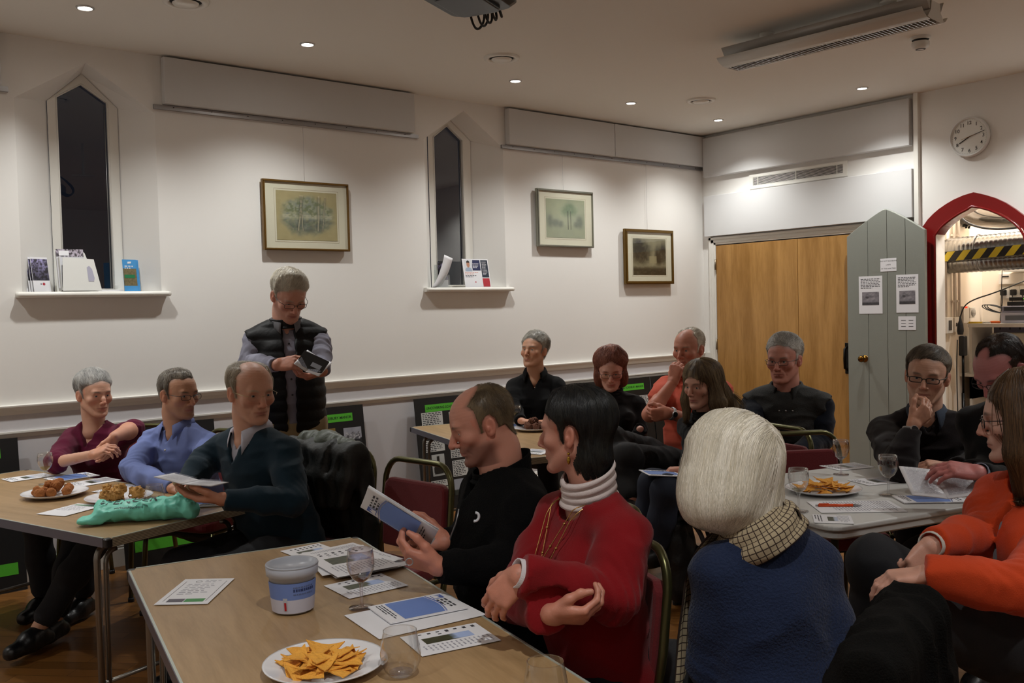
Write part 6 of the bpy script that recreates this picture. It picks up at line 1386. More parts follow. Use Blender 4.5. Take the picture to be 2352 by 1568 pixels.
# 6 woman in red sweater
H = (-5.558, -4.094, 1.168)
P = dict(name='red', label='person with dark cropped hair in red sweater and white roll-neck, arms folded', H=H, head=(-114, -2, 0), hs=0.90, torso=-58, shoulders=-62, pelvis=PV(H, -60, 0.08, 0.49), fem=1, s=1.0, skin='be8876', sw=0.148, bulk=1.04, hres=0.0030,
    hair=dict(style='short', col='141518', col2='22221f', th=0.015, n=5200, len=0.070, puff=0.15, nape=-0.135, front=0.080, comb=(0.0, -0.15, -1.0), lift=0.05, mess=0.12, w=0.0009, temple=0.015, lump=0.005, seg=5, ramp=0.9, add=[('e', (0, -0.045, -0.06), (0.066, 0.055, 0.075), 0.03)]),
    L=dict(E=(-5.656, -4.315, 0.808), W=(-5.873, -4.238, 0.890), d=sd(-0.62, -0.72, 0.1), p=sd(0.2, -0.5, 0.8), curl=0.35, thumb=0.4),
    R=dict(E=(-5.691, -4.005, 0.746), W=(-5.838, -4.295, 0.802), d=sd(0.96, 0.0, -0.1), p=sd(0.1, 0.7, 0.6), curl=0.55, thumb=0.4),
    clothes=[dict(k='top', m=fabric('7c0c14'), inf=0.012, wr=0.012, ws=(8, 8, 12), sr=1.12, nr=0.080, loose=1, label='red sweater'), dict(k='neckband', name='roll_neck', m=fabric('cfc2c0'), r=0.062, hh=0.085, rib=0.0045, rf=1.6, tilt=0.25), dict(k='cuff', arms='L', m=fabric('cfc8cc'), l=0.05, out=0.012), dict(k='trousers', m=JEANS)])
def red_extra(root, off, M, q):
    tf, tr, Nk = q['tf'], q['tr'], q['Nk']; m = mat('gold_chain', 'b08850', 0.25, 0.9)
    f0 = lambda a, z: Nk+tf*(0.080+0.085*min(1, z/0.16)*1.0)+tr*a-UP*z
    for (w, L) in ((0.055, 0.15), (0.062, 0.30)):
        P_ = [Nk+tf*0.055+tr*w-UP*0.012]+[f0(w*(1-k/8)*math.cos(0)+0*k, L*(k/8)) for k in range(1, 9)]+[f0(-w*(k/8), L*(1-k/8)) for k in range(0, 8)]+[Nk+tf*0.055-tr*w-UP*0.012]
        b = MB(); b.tube([p-off for p in smooth_path(P_, 1)], 0.0014, 5)
        for k in (4, 7, 11, 14): b.sphere(P_[k]-off, 0.004, 8, 6)
        b.build('necklace', m, root)
    e = glob(M, (-0.086, -0.010, -0.052)); b = MB(); b.sphere(e-off-np.array((0, 0, 0.008)), 0.006, 10, 8, sc=(0.8, 0.8, 1.8)); b.sphere(e-off+np.array((0, 0, 0.008)), 0.004, 8, 6); b.build('earring', mat('gold', 'b08a3a', 0.2, 1.0), root)
    e = glob(M, (0.086, -0.010, -0.052)); b = MB(); b.sphere(e-off-np.array((0, 0, 0.008)), 0.006, 10, 8, sc=(0.8, 0.8, 1.8)); b.sphere(e-off+np.array((0, 0, 0.008)), 0.004, 8, 6); b.build('earring', mat('gold', 'b08a3a', 0.2, 1.0), root)
P['extra'] = red_extra
person(P); _f = azdir(-72); _r = np.cross(_f, UP); _c = np.array((-5.449, -4.300, 0.879))+0.205*_r+0.30*_f; chair(float(_c[0]), float(_c[1]), VIEWAZ+math.radians(-72), 'red chair with gold tube frame of the person in the red sweater')

# 7 far woman, cropped grey hair, black shirt
H = (-2.982, -0.926, 1.192)
P = dict(name='fargrey', label='person with cropped grey hair in black open-neck shirt by the wall', H=H, head=(-30, 9, 0), torso=-10, pelvis=PV(H, -10, 0.03, 0.52, -0.02), fem=1, s=1.0, skin='c8987c', sw=0.150, hres=0.004,
    hair=dict(style='short', col='7c7870', col2='aaa69c', th=0.019, n=1500, len=0.028, puff=0.4, lift=0.35, mess=0.8, w=0.0010, front=0.072, temple=0.02, nape=-0.08),
    L=dict(E=(-2.894, -1.119, 0.791), W=(-3.149, -1.262, 0.742), d=sd(-0.9, 0, -0.3), p=sd(0, -1, 0), curl=0.4), R=dict(E=(-3.187, -0.931, 0.818), W=(-3.314, -1.165, 0.756), d=sd(0.9, -0.1, -0.2), p=sd(0, -1, 0), curl=0.4),
    clothes=[dict(k='top', name='shirt', m=fabric('08080a', 'fine'), inf=0.012, v=(0.105, 0.045), wr=0.006), dict(k='collar', m=fabric('08080a', 'fine'), gap=0.7, pt=0.045, hh=0.045), dict(k='trousers', m=JEANS)])
person(P); sit(P, 'red chair of the grey-haired person in black by the wall')

# 8 woman with auburn hair
H = (-2.930, -1.619, 1.080)
P = dict(name='auburn', label='person with auburn bob, reading glasses and black sweater', H=H, head=(-6, -16, 0), torso=0, pelvis=PV(H, 0, 0.05, 0.50, 0.02), fem=1, s=1.02, skin='ca9888', sw=0.155, hres=0.004, eyes=0.003,
    hair=dict(style='bob', col='6e3c30', col2='9c6450', th=0.022, n=2600, len=0.06, puff=0.5, overear=1, nape=-0.11, front=0.075, mess=0.45, w=0.0012, lift=0.12, temple=0.0, lsc=40, lump=0.008, add=[('e', (-0.068, -0.01, -0.045), (0.036, 0.05, 0.07)), ('e', (0.068, -0.01, -0.045), (0.036, 0.05, 0.07)), ('e', (0, -0.05, 0.03), (0.092, 0.085, 0.10))], cut=[((0, 0.115, -0.055), (0.052, 0.075, 0.085))]), glasses=dict(col='241c26', hgt=0.024), lip='a04a48',
    L=dict(W=(-2.984, -1.914, 0.731), hint=(0, 0, -1)), R=dict(W=(-3.196, -1.805, 0.744), hint=(0, 0, -1)),
    clothes=[dict(k='top', m=fabric('0e0a0c'), inf=0.018, wr=0.010), dict(k='neckband', name='cowl', m=fabric('100e10'), r=0.068, hh=0.06, rib=0.006), dict(k='trousers', m=JEANS)])
person(P); sit(P, 'red chair of the person with the auburn bob')

# 9 man in salmon polo
H = (-2.734, -2.096, 1.213)
P = dict(name='salmon', label='person in salmon polo shirt with hand at mouth, legs crossed', H=H, head=(-40, -3, 0), torso=-34, pelvis=PV((-2.761, -2.137, 0.687), -34, 0.0, 0.50), s=1.05, skin='c88a74', sw=0.165, hres=0.0038,
    hair=dict(style='short', col='b8b0a0', col2='dcd6c8', th=0.013, n=1800, len=0.03, lift=0.12, bald=(0.06, 0.07, 0.055, 0.07), front=0.055, temple=0.04, w=0.0009, comb=(0, -1, 0.1)), brow='a08878',
    R=dict(E=(-3.180, -2.174, 0.857), W=(-3.037, -2.232, 1.036), d=sd(0.25, 0.95, 0.05), p=sd(0.6, 0.0, 0.8), curl=0.85, thumb=0.5, bare=0.55),
    L=dict(E=(-2.876, -2.428, 0.751), W=(-3.196, -2.341, 0.880), d=sd(-0.95, -0.15, 0.25), p=sd(0, 0.2, 1), curl=0.75, bare=0.5),
    legs=dict(kR=(-3.477, -2.157, 0.740), aR=(-3.587, -2.403, 0.448), kL=(-3.523, -2.317, 0.665), aL=(-3.506, -2.155, 0.265)),
    clothes=[dict(k='top', name='polo_shirt', m=fabric('c85c48', 'fine'), inf=0.012, sleeve=0.32, sr=1.15, v=(0.13, 0.035), wr=0.012), dict(k='collar', m=fabric('c85c48', 'fine'), gap=0.6, pt=0.05), dict(k='trousers', m=mat('charcoal_trousers', '171618', 0.85, bump=0.2, bscale=400), lr=1.08), dict(k='watch', arm='L', m=M_alu, out=sd(-0.2, 0.2, -1))])
person(P); sit(P, 'red chair of the person in the salmon polo shirt')

# 10 woman with long brown hair
H = (-3.269, -2.635, 1.057)
P = dict(name='long', label='person with long brown fringed hair in black top and dark jeans', H=H, head=(-50, -6, 0), torso=-55, pelvis=PV((-3.103, -2.659, 0.675), -55, 0, 0.50), fem=1, s=1.0, skin='cc9c88', sw=0.150, hres=0.0036, lip='a04a48',
    hair=dict(style='long', col='4a3c2c', col2='857254', th=0.018, n=3600, len=0.16, seg=7, puff=0.3, overear=1, nape=-0.16, front=0.088, mess=0.14, w=0.0013, lift=0.03, temple=0.0, grav=1.2, high=-0.012, lump=0.005, whorl=(0, 0.02, 0.14), add=[('c', [(0.075, 0.01, 0.01), (0.085, 0.03, -0.08), (0.075, 0.06, -0.17)], [0.03, 0.030, 0.016]), ('c', [(-0.075, 0.0, 0.02), (-0.095, 0.0, -0.09), (-0.11, 0.01, -0.21), (-0.12, 0.05, -0.26)], [0.032, 0.042, 0.032, 0.014]), ('c', [(0, -0.06, 0.02), (-0.01, -0.12, -0.08), (-0.03, -0.19, -0.17), (-0.03, -0.24, -0.22)], [0.078, 0.068, 0.045, 0.02])], cut=[((0.0, 0.125, -0.05), (0.060, 0.085, 0.095))]),
    L=dict(E=(-3.249, -2.862, 0.713), W=(-3.586, -2.885, 0.673), d=sd(-0.9, -0.1, 0.1), p=sd(0, -1, 0), curl=0.45), R=dict(E=(-3.302, -2.620, 0.788), W=(-3.571, -2.769, 0.658), d=sd(-0.9, 0, 0), p=sd(0, -1, 0), curl=0.5),
    legs=dict(kL=(-3.779, -2.821, 0.591), aL=(-3.772, -2.751, 0.284), kR=(-3.679, -2.645, 0.586), aR=(-3.697, -2.579, 0.288)),
    clothes=[dict(k='top', m=fabric('070709'), inf=0.010, wr=0.008), dict(k='neckband', name='scarf', m=fabric('0a0a0c'), r=0.068, hh=0.05, rib=0.006), dict(k='trousers', m=NAVYJ, foot=sd(-0.9, 0, -0.2))])
person(P); sit(P, 'red chair of the person with long brown hair', turn=15)
t = booklet('booklet on the lap of the person with long brown hair', [(-3.902, -2.782, 0.672), (-3.750, -2.880, 0.660), (-3.600, -2.746, 0.645), (-3.744, -2.653, 0.662)], group=None)

# 11 man in dark gilet
H = (-2.754, -2.792, 1.168)
P = dict(name='gilet', label='person with swept grey hair in dark gilet in front of the oak doors', H=H, head=(-36, -4, 0), torso=-26, pelvis=PV(H, -26, 0.10, 0.50, 0.05), s=1.06, skin='c48878', sw=0.172, bulk=1.10, hres=0.0036,
    hair=dict(style='short', col='8f8d88', col2='cac8c2', th=0.017, n=2600, len=0.045, lift=0.12, puff=0.4, comb=(0.2, -0.8, 0.3), mess=0.3, front=0.070, temple=0.03, w=0.0010, nape=-0.095), glasses=dict(col='2c2c34', hgt=0.024), brow='8a8078', eyes=0.003,
    L=dict(E=(-2.652, -2.960, 0.726), W=(-2.963, -2.967, 0.679), d=sd(-0.9, -0.1, 0), p=sd(0, -1, 0.3), curl=0.4), R=dict(E=(-2.971, -2.735, 0.799), W=(-3.080, -2.934, 0.712), d=sd(0.9, -0.1, 0), p=sd(0, -1, 0.3), curl=0.4),
    clothes=[dict(k='top', name='sweater', m=fabric('0c1320'), inf=0.008, wr=0.009, sr=1.12), dict(k='vest', name='gilet', m=mat('dark_olive_wax', '0f100e', 0.75, bump=0.25, bscale=150), inf=0.026, wr=0.010, nr=0.072, hemz=0.5, label='dark olive gilet'), dict(k='collar', m=mat('dark_olive_wax', '0f100e'), gap=0.5, pt=0.085, hh=0.04, r=0.074), dict(k='trousers', m=JEANS)])
def gilet_extra(root, off, M, q):
    for k in range(3): b = MB(); b.sphere(q['surf'](q['chest']+q['tf']*0.33+UP*0.055-q['tr']*(0.035*k), -q['tf'])-off, 0.0055, 8, 6, sc=(1, 1, 1)); b.build('press_stud', M_alu, root)
P['extra'] = gilet_extra
person(P); sit(P, 'red chair of the person in the dark gilet')

# 12 woman with white-blonde bob, seen from behind
H = (-5.361, -4.414, 1.076)
P = dict(name='blonde', label='person with white-blonde bob and blue sweater seen from behind', H=H, head=(-148, -4, -16), torso=-168, chairphi=-108, pelvis=PV((-5.351, -4.571, 0.665), -165, 0.0, 0.50), neck=(-5.339, -4.516, 0.937), fem=1, hs=1.07, s=1.0, skin='d0a898', sw=0.118, bulk=0.98, hres=0.0034,
    hair=dict(style='bob', col='c9c0ac', col2='efe9dc', th=0.020, n=9000, len=0.20, seg=9, puff=0.2, overear=1, nape=-0.12, front=0.08, mess=0.05, w=0.00085, lift=0.008, part=0.012, grav=0.2, temple=0.0, lump=0.0035, lsc=45, dirsc=(1, 1, 0.2), tuck=1,
        add=[('e', (0, -0.022, 0.022), (0.102, 0.118, 0.102), 0.03), ('e', (-0.055, -0.02, -0.056), (0.056, 0.088, 0.080), 0.04), ('e', (0.055, -0.02, -0.056), (0.056, 0.088, 0.080), 0.04), ('e', (0, -0.055, -0.045), (0.090, 0.070, 0.080), 0.04)], cut=[((0, 0.135, -0.05), (0.060, 0.095, 0.12))]),
    L=dict(E=(-5.440, -4.435, 0.619), W=(-5.270, -4.325, 0.416), hint=(0, 0, -1)), R=dict(E=(-5.250, -4.655, 0.621), W=(-5.059, -4.498, 0.409), hint=(0, 0, -1)),
    clothes=[dict(k='top', m=fabric('1c2742', 'fleece'), inf=0.020, wr=0.010, ws=(7, 7, 9), sr=1.0, label='navy blue sweater'), dict(k='trousers', m=JEANS)])
def check_material():
    m, nt, b = _new('checked_scarf'); L = nt.links; N = nt.nodes; tc = N.new('ShaderNodeTexCoord'); out = None
    sep = N.new('ShaderNodeSeparateXYZ'); L.new(tc.outputs['UV'], sep.inputs[0])
    for ch, sc in (('X', 46.0), ('Y', 9.0)):
        mu = N.new('ShaderNodeMath'); mu.operation = 'MULTIPLY'; mu.inputs[1].default_value = sc; L.new(sep.outputs[ch], mu.inputs[0])
        fr = N.new('ShaderNodeMath'); fr.operation = 'FRACT'; L.new(mu.outputs[0], fr.inputs[0]); lt = N.new('ShaderNodeMath'); lt.operation = 'LESS_THAN'; lt.inputs[1].default_value = 0.16; L.new(fr.outputs[0], lt.inputs[0])
        if out is None: out = lt
        else: mx = N.new('ShaderNodeMath'); mx.operation = 'MAXIMUM'; L.new(out.outputs[0], mx.inputs[0]); L.new(lt.outputs[0], mx.inputs[1]); out = mx
    mi = N.new('ShaderNodeMix'); mi.data_type = 'RGBA'; mi.inputs['A'].default_value = (*hexc('a4957a'), 1); mi.inputs['B'].default_value = (*hexc('33241c'), 1); L.new(out.outputs[0], mi.inputs['Factor']); L.new(mi.outputs['Result'], b.inputs['Base Color']); b.inputs['Roughness'].default_value = 0.95
    return m
def ribbon(name, P, W, N_, m, parent, off, cup=0.012, nn=8, rip=0.004):
    """strip of cloth along P with half-width direction W and normal N_; carries UVs"""
    P = [np.array(p, float) for p in P]; V = []; n = len(P)
    for i in range(n):
        for j in range(nn+1):
            v = j/nn*2-1; V.append(P[i]+np.array(W[i])*v-np.array(N_[i])*cup*v*v+np.array(N_[i])*rip*math.sin(v*7+i*0.35)-off)
    F = [(i*(nn+1)+j, (i+1)*(nn+1)+j, (i+1)*(nn+1)+j+1, i*(nn+1)+j+1) for i in range(n-1) for j in range(nn)]
    o = mesh_ob(name, V, F, m, parent, True); me = o.data; uv = me.uv_layers.new(name='UVMap'); d = []
    for p in me.polygons:
        for vi in p.vertices: d += [(vi//(nn+1))/(n-1), (vi % (nn+1))/nn]
    uv.data.foreach_set('uv', d); md = o.modifiers.new('thick', 'SOLIDIFY'); md.thickness = 0.005; return o
def blonde_extra(root, off, M, q):
    Nk, tf, tr = q['Nk'], q['tf'], q['tr']; nd = _n(_n(q['base']-Nk)*0.5+UP*0.5); xx = _n(np.cross(tf, nd)); yy = np.cross(nd, xx); m = check_material(); P_, W_, N_ = [], [], []
    for k in range(45):
        a = -0.45-2*PI*1.12*k/44+0.6; r = 0.092+0.005*k/44; dirn = xx*math.cos(a)+yy*math.sin(a); P_.append(Nk-RT*0.012+nd*(0.024+0.012*math.sin(a+0.5))+dirn*r*np.array((1, 1, 1))); W_.append(nd*0.046+dirn*-0.022); N_.append(_n(dirn+nd*0.4))
    ribbon('scarf', P_, W_, N_, m, root, off, 0.014, 10, 0.005)['label'] = 'cream scarf with dark check'
    P2 = smooth_path([Nk+tf*0.085-tr*0.05, Nk+tf*0.17-tr*0.09-UP*0.10, Nk+tf*0.19-tr*0.10-UP*0.25, Nk+tf*0.16-tr*0.13-UP*0.42, Nk+tf*0.10-tr*0.19-UP*0.56], 3)
    ribbon('scarf_end', P2, [tr*0.055+tf*0.02]*len(P2), [tf]*len(P2), m, root, off, 0.01, 8, 0.008)
P['extra'] = blonde_extra
person(P); BCH = (np.array((-5.634, -4.668, 0.810))); chair(float(BCH[0]), float(BCH[1]), VIEWAZ+math.radians(-122), 'red chair under the large dark coat, used by the person with the blonde bob')

# 13 man resting chin on hand
H = (-3.164, -3.815, 1.144)
P = dict(name='chin', label='person in dark brown sweater resting chin on hand, dark-framed glasses', H=H, head=(-30, -3, 6), torso=-20, pelvis=PV(H, -20, 0.12, 0.50, -0.05), s=1.04, skin='c89e88', sw=0.170, hres=0.0034,
    hair=dict(style='short', col='3e362e', col2='75695a', th=0.014, n=2600, len=0.035, lift=0.10, puff=0.15, comb=(0.5, 0.4, -0.3), mess=0.2, front=0.070, temple=0.035, w=0.0008, nape=-0.095), glasses=dict(col='120e0e', hgt=0.022, r=0.0017), brow='5a4a3c', iris='4a5a6a',
    R=dict(E=(-3.550, -3.891, 0.784), W=(-3.434, -3.888, 0.959), d=sd(0.74, 0.66, 0.16), p=sd(0.1, 0.4, 0.9), curls=[0.55, 0.45, 0.38, 0.34], thumb=0.0, size=0.95),
    L=dict(E=(-3.012, -3.995, 0.765), W=(-3.361, -4.020, 0.782), d=sd(-0.85, 0.1, 0.1), p=sd(0.1, -0.8, 0.3), curl=0.4),
    clothes=[dict(k='top', m=fabric('120a0c'), inf=0.014, wr=0.010, sr=1.1, v=(0.09, 0.045), cuffx=-0.12, label='dark brown sweater'), dict(k='top', name='shirt', m=fabric('3a4250', 'denim'), inf=0.003, sleeve=0, low=False, wr=0.002, v=(0.06, 0.02)), dict(k='collar', m=fabric('3a4250', 'denim'), gap=0.5, pt=0.06), dict(k='trousers', m=JEANS), dict(k='watch', arm='R', m=M_alu, out=sd(-0.1, 0, -1), back=0.03, dial='b8b8b0')])
person(P); sit(P, 'red chair of the person resting chin on hand')

# 14 man looking down at right edge
H = (-3.459, -4.256, 1.205)
P = dict(name='dark', label='person with dark receding hair looking down at the open booklet', H=H, head=(-66, -34, 0), torso=-58, pelvis=PV((-3.240, -4.215, 0.924), -58, 0.0, 0.50), s=1.03, skin='b87a7a', sw=0.166, hres=0.0032, eyes=0.002,
    hair=dict(style='short', col='1c1512', col2='3a2c24', th=0.010, n=3600, len=0.020, lift=0.25, mess=0.3, front=0.050, temple=0.05, w=0.0006, ramp=0.3, bald=(0.026, 0.05, 0.06, 0.075)), glasses=dict(col='101012', hgt=0.022), brow='3a2a22',
    L=dict(E=(-3.770, -4.434, 0.815), W=(-3.941, -4.394, 0.885), d=sd(-0.95, 0.12, 0.25), p=sd(0.1, -0.8, 0.4), curl=0.35), R=dict(E=(-3.352, -4.194, 0.794), W=(-3.641, -4.215, 0.837), d=sd(-0.9, 0.15, 0), p=sd(0, -1, 0), curl=0.3),
    clothes=[dict(k='top', m=fabric('08090c'), inf=0.012, wr=0.008), dict(k='collar', m=fabric('2a3040', 'fine')), dict(k='cuff', arms='L', m=fabric('8c94a8', 'fine'), l=0.05, out=0.006), dict(k='trousers', m=JEANS)])
person(P); sit(P, 'red chair of the person looking down at the open booklet')
open_booklet('thick booklet held open above the white table', (-3.973, -4.267, 0.834), sd(1.0, 0.0, -0.1), sd(-0.25, 0.42, 0.85), 0.120, 0.165, 0.20, 0.1, outside=False)

# 15 woman in orange cardigan, cut by the right edge
H = (-4.408, -4.724, 1.141)
P = dict(name='orange', label='person in orange cardigan with long brown hair, hands clasped on knee', H=H, head=(-116, -4, 0), torso=-80, shoulders=-78, pelvis=PV((-4.427, -4.786, 0.574), -72, 0.0, 0.50), fem=1, s=1.03, skin='c8a090', sw=0.152, bulk=1.05, hres=0.0034,
    hair=dict(style='long', col='3e2c1c', col2='64492e', th=0.018, n=4500, len=0.20, seg=7, puff=0.25, overear=1, nape=-0.16, front=0.085, mess=0.08, w=0.0012, lift=0.02, temple=0.0, grav=1.2, whorl=(0, 0, 0.14), add=[('c', [(0.075, 0.0, 0.01), (0.088, 0.005, -0.08), (0.08, 0.01, -0.17)], [0.034, 0.036, 0.022]), ('c', [(-0.075, 0.01, 0.02), (-0.088, 0.015, -0.08), (-0.08, 0.02, -0.18)], [0.036, 0.038, 0.022]), ('c', [(0, -0.055, 0.02), (0, -0.085, -0.08), (0, -0.08, -0.16)], [0.08, 0.07, 0.05])], cut=[((0.0, 0.13, -0.05), (0.062, 0.095, 0.12))]), glasses=dict(col='1a1a20', hgt=0.026),
    R=dict(E=(-4.446, -4.632, 0.803), W=(-4.759, -4.633, 0.828), d=sd(-0.62, -0.72, -0.15), p=sd(0.1, -0.2, 0.95), curls=[0.55, 0.6, 0.65, 0.7], thumb=0.45),
    L=dict(E=(-4.829, -4.888, 0.779), W=(-4.929, -4.702, 0.796), d=sd(-0.97, -0.15, 0.15), p=sd(0.0, -0.9, 0.1), curl=0.4),
    legs=dict(kR=(-4.576, -4.362, 0.692), aR=(-4.495, -4.313, 0.404), kL=(-4.854, -4.654, 0.653), aL=(-4.661, -4.475, 0.386)),
    clothes=[dict(k='top', name='cardigan', m=fabric('c2421c'), inf=0.014, wr=0.012, ws=(8, 8, 12), sr=1.15, open=(0.010, 0.022), nr=0.070, label='orange cardigan'), dict(k='top', name='undershirt', m=fabric('8c8a90', 'fine'), inf=0.004, sleeve=0, wr=0.003, v=(0.12, 0.07)), dict(k='cuff', arms='R', m=fabric('c9c4bc', 'fine'), l=0.03, out=0.012), dict(k='trousers', m=JEANS, lr=1.1, foot=sd(-0.9, 0, 0.3))])
person(P); sit(P, 'red chair at the bottom right edge under the person in orange')

# ---------------------------------------------------------------- empty chairs, coats, bags
chair(-5.38, -2.66, math.radians(188), 'empty red chair behind the front table, beside the person in black')
_e1 = np.array((-3.375, -3.334, 0.839)); chair(float(_e1[0]-0.28*FW[0]), float(_e1[1]-0.28*FW[1]), VIEWAZ+math.radians(6), 'empty red chair tucked under the far side of the white table')
_e2 = np.array((-3.255, -3.094, 0.880)); _f2 = azdir(-62); chair(float(_e2[0]+0.28*_f2[0]), float(_e2[1]+0.28*_f2[1]), VIEWAZ+math.radians(-62), 'second empty red chair, turned away, in front of the gilet wearer')
def draped_coat(label, c, az, w, drop_back, drop_front, top, m, lining=None, thick=0.035, name='coat', hood=None):
    t = thing(name, label, 'coat', (float(c[0]), float(c[1]), 0)); R = rotz(az-PI/2); f = Fld((-w-0.12, -0.30, top-max(drop_back, drop_front)-0.1), (w+0.12, 0.28, top+0.14), 0.010)
    for k in range(-3, 4):
        x = w*k/3*0.95; f.cone((x, -0.01, top), (x+w/6, -0.01, top), thick*1.1, thick*1.1, 0.03)
        f.chain([(x, -0.02, top), (x*1.04, -0.065, top-drop_back*0.4), (x*1.10+0.01*math.sin(k*2), -0.09, top-drop_back)], [thick, thick*1.1, thick*0.9], 0.035)
        f.chain([(x, 0.02, top), (x*1.0, 0.05, top-drop_front*0.5), (x*1.0, 0.06, top-drop_front)], [thick, thick*0.8, thick*0.6], 0.03)
    if hood:
        for h in hood: f.chain(h[0], h[1], 0.03)
    f.band(lambda P: -((1-np.abs(2*vnoise(P*np.array((16, 16, 6))+5)-1))**2-0.35)*0.022, 0.04); V, F = f.mesh(); mesh_ob('fabric', V@R.T, F, m, t, True)
    if lining:
        g = Fld((-w-0.12, -0.30, top-0.25), (w+0.12, 0.28, top+0.14), 0.009); g.chain(*lining[0], 0.03)
        for l in lining[1:-1]: g.chain(*l, 0.03)
        g.band(lambda P: -((1-np.abs(2*vnoise(P*22+2)-1))**2-0.35)*0.014, 0.04); V, F = g.mesh(); mesh_ob('lining', V@R.T, F, lining[-1], t, True)['label'] = 'grey green quilted lining'
    return t
M_coat = mat('black_coat', '121513', 0.6, bump=0.2, bscale=80)
p3 = np.array((-5.275, -2.165, 0.937))
draped_coat('dark green padded coat hung over the chair of the person in teal', (p3[0], p3[1]), VIEWAZ+math.radians(-38), 0.21, 0.50, 0.20, 0.885, M_coat, thick=0.036,
    lining=([(-0.19, -0.02, 0.915), (0.0, -0.03, 0.935), (0.12, -0.03, 0.925), (0.21, -0.04, 0.87)], [0.035, 0.045, 0.045, 0.04]) and [([(-0.19, -0.02, 0.905), (0.0, -0.03, 0.925), (0.12, -0.03, 0.915), (0.21, -0.04, 0.86)], [0.035, 0.042, 0.045, 0.04]), ([(0.0, -0.06, 0.90), (0.12, -0.08, 0.84), (0.20, -0.09, 0.76)], [0.035, 0.04, 0.03]), mat('lining_grey_green', '4c5448', 0.5, bump=0.2, bscale=60)])
_bf = azdir(-122); cpos = BCH[:2]-_bf[:2]*0.295
draped_coat('large dark coat draped over the chair back beside the blonde bob', cpos, VIEWAZ+math.radians(-122), 0.185, 0.74, 0.12, 0.845, mat('dark_brown_wool', '0d0c0b', 0.97, bump=0.4, bscale=250, spec=0.1), thick=0.040)
def backpack():
    c = np.array((-3.615, -2.783, 0.000)); t = thing('backpack', 'black and grey backpack on the floor under the chairs', 'bag', (c[0], c[1], 0), 0.6); f = Fld((-0.22, -0.18, -0.02), (0.22, 0.20, 0.50), 0.009)
    f.econe((0, 0, 0.10), (0, 0.04, 0.36), (0.15, 0.10), (0.12, 0.085), (1, 0, 0), 0.05); f.ell((0, -0.09, 0.17), (0.11, 0.06, 0.11), k=0.02); f.half((0, 0, 0.004), (0, 0, -1), 0.01); f.band(lambda P: -(vnoise(P*22)-0.5)*0.018, 0.03); V, F = f.mesh(); mesh_ob('bag', V, F, mat('backpack_nylon', '0e0e10', 0.55, bump=0.2, bscale=90), t)
    for x in (-0.07, 0.07): b = MB(); b.tube(smooth_path([(x, 0.05, 0.40), (x*1.3, -0.02, 0.46), (x*1.5, -0.11, 0.36), (x*1.6, -0.13, 0.2), (x*1.2, -0.12, 0.06)], 2), 0.012, 6); b.build('strap', mat('grey_webbing', '3c3d42', 0.6), t); MB().tube(smooth_path([(-0.03, 0.03, 0.43), (-0.02, 0.02, 0.48), (0.02, 0.02, 0.48), (0.03, 0.03, 0.43)], 2), 0.007, 6).build('handle', M_black, t)
backpack()
t = thing('floor_cable', 'thin black cable lying on the wood floor', 'cable', (-4.2, -3.05, 0)); MB().tube(smooth_path([(-0.6, -0.75, 0.005), (-0.3, -0.3, 0.005), (0, -0.1, 0.005), (0.25, 0.15, 0.005), (0.4, 0.5, 0.005)], 3), 0.004, 6).build('cable', M_black, t)
# ---------------------------------------------------------------- display boards
GRB = mat('bright_green_label', '4fb02a', 0.6); M_board = mat('black_board', '101011', 0.55)
def board(xr, label, texts, pics, title='UNCOVERING SCADBURY MANOR', low=False, top=True):
    W, Hh = 0.600, 0.841; x0 = xr-W/2; t = thing('display_board', label, 'board', (x0, -0.035, 0), group='black display boards along the wall'); lean = math.radians(6.5)
    M = np.eye(4); M[:3, 0] = (1, 0, 0); M[:3, 1] = (0, math.sin(lean), math.cos(lean)); M[:3, 2] = (0, -math.cos(lean), math.sin(lean)); M[:3, 3] = (0, -0.108, 0.003)   # xy: across, up from the foot
    MB().box((0, Hh/2, 0), (W, Hh, 0.008), M=M).build('panel', M_board, t)
    Mf = M@T(0, 0, 0.0050); b = MB()
    if top: b.quad((-0.21, 0.735, 0), (0.21, 0.735, 0), (0.21, 0.790, 0), (-0.21, 0.790, 0), 0, Mf); put_text(b, title, 0.026, Mf@T(0, 0.762, 0.0006), 1, 0.012, 0.98)
    if low: b2 = MB(); b2.quad((-0.24, 0.09, 0), (0.26, 0.09, 0), (0.26, 0.155, 0), (-0.24, 0.155, 0), 0, Mf); b2.build('green_strip', GRB, t)
    if top: b.build('title_strip', [GRB, mat('ink_black', '101010', 0.7)], t)
    for (cx, cy, w, h) in texts:
        b = MB(); b.box((cx, cy, 0.0004), (w, h, 0.0008), M=Mf); n = max(2, int(h/0.013)); text_block(b, cx-w*0.45, cy+h/2-0.006, w*0.9, n, h/(n+0.4), h/(n+0.4)*0.48, Mf@T(0, 0, 0.0012), 1); b.build('caption', [mat('caption_paper', 'c8c8c4', 0.7), INK], t)
    for (cx, cy, w, h, fn) in pics: raster('photo', w, h, fn, 30, 30, Mf@T(cx, cy, 0.0008), PCOL, t)
    return t
def ph_house(u, v):
    c = mixc((0.55, 0.56, 0.60), (0.66, 0.66, 0.70), n2(u, v, 4)); k = sm(0.42, 0.36, v); c = c*(1-k[:, None])+np.array((0.16, 0.16, 0.18))*k[:, None]; h = ((v < 0.60+0.14*np.abs(np.sin(u*9)))&(u > 0.12)&(u < 0.9)&(v > 0.32)); w = mixc((0.34, 0.34, 0.36), (0.70, 0.70, 0.72), sm(0.4, 0.6, n2(u, v, 16, 3))); return np.where(h[:, None], w, c)
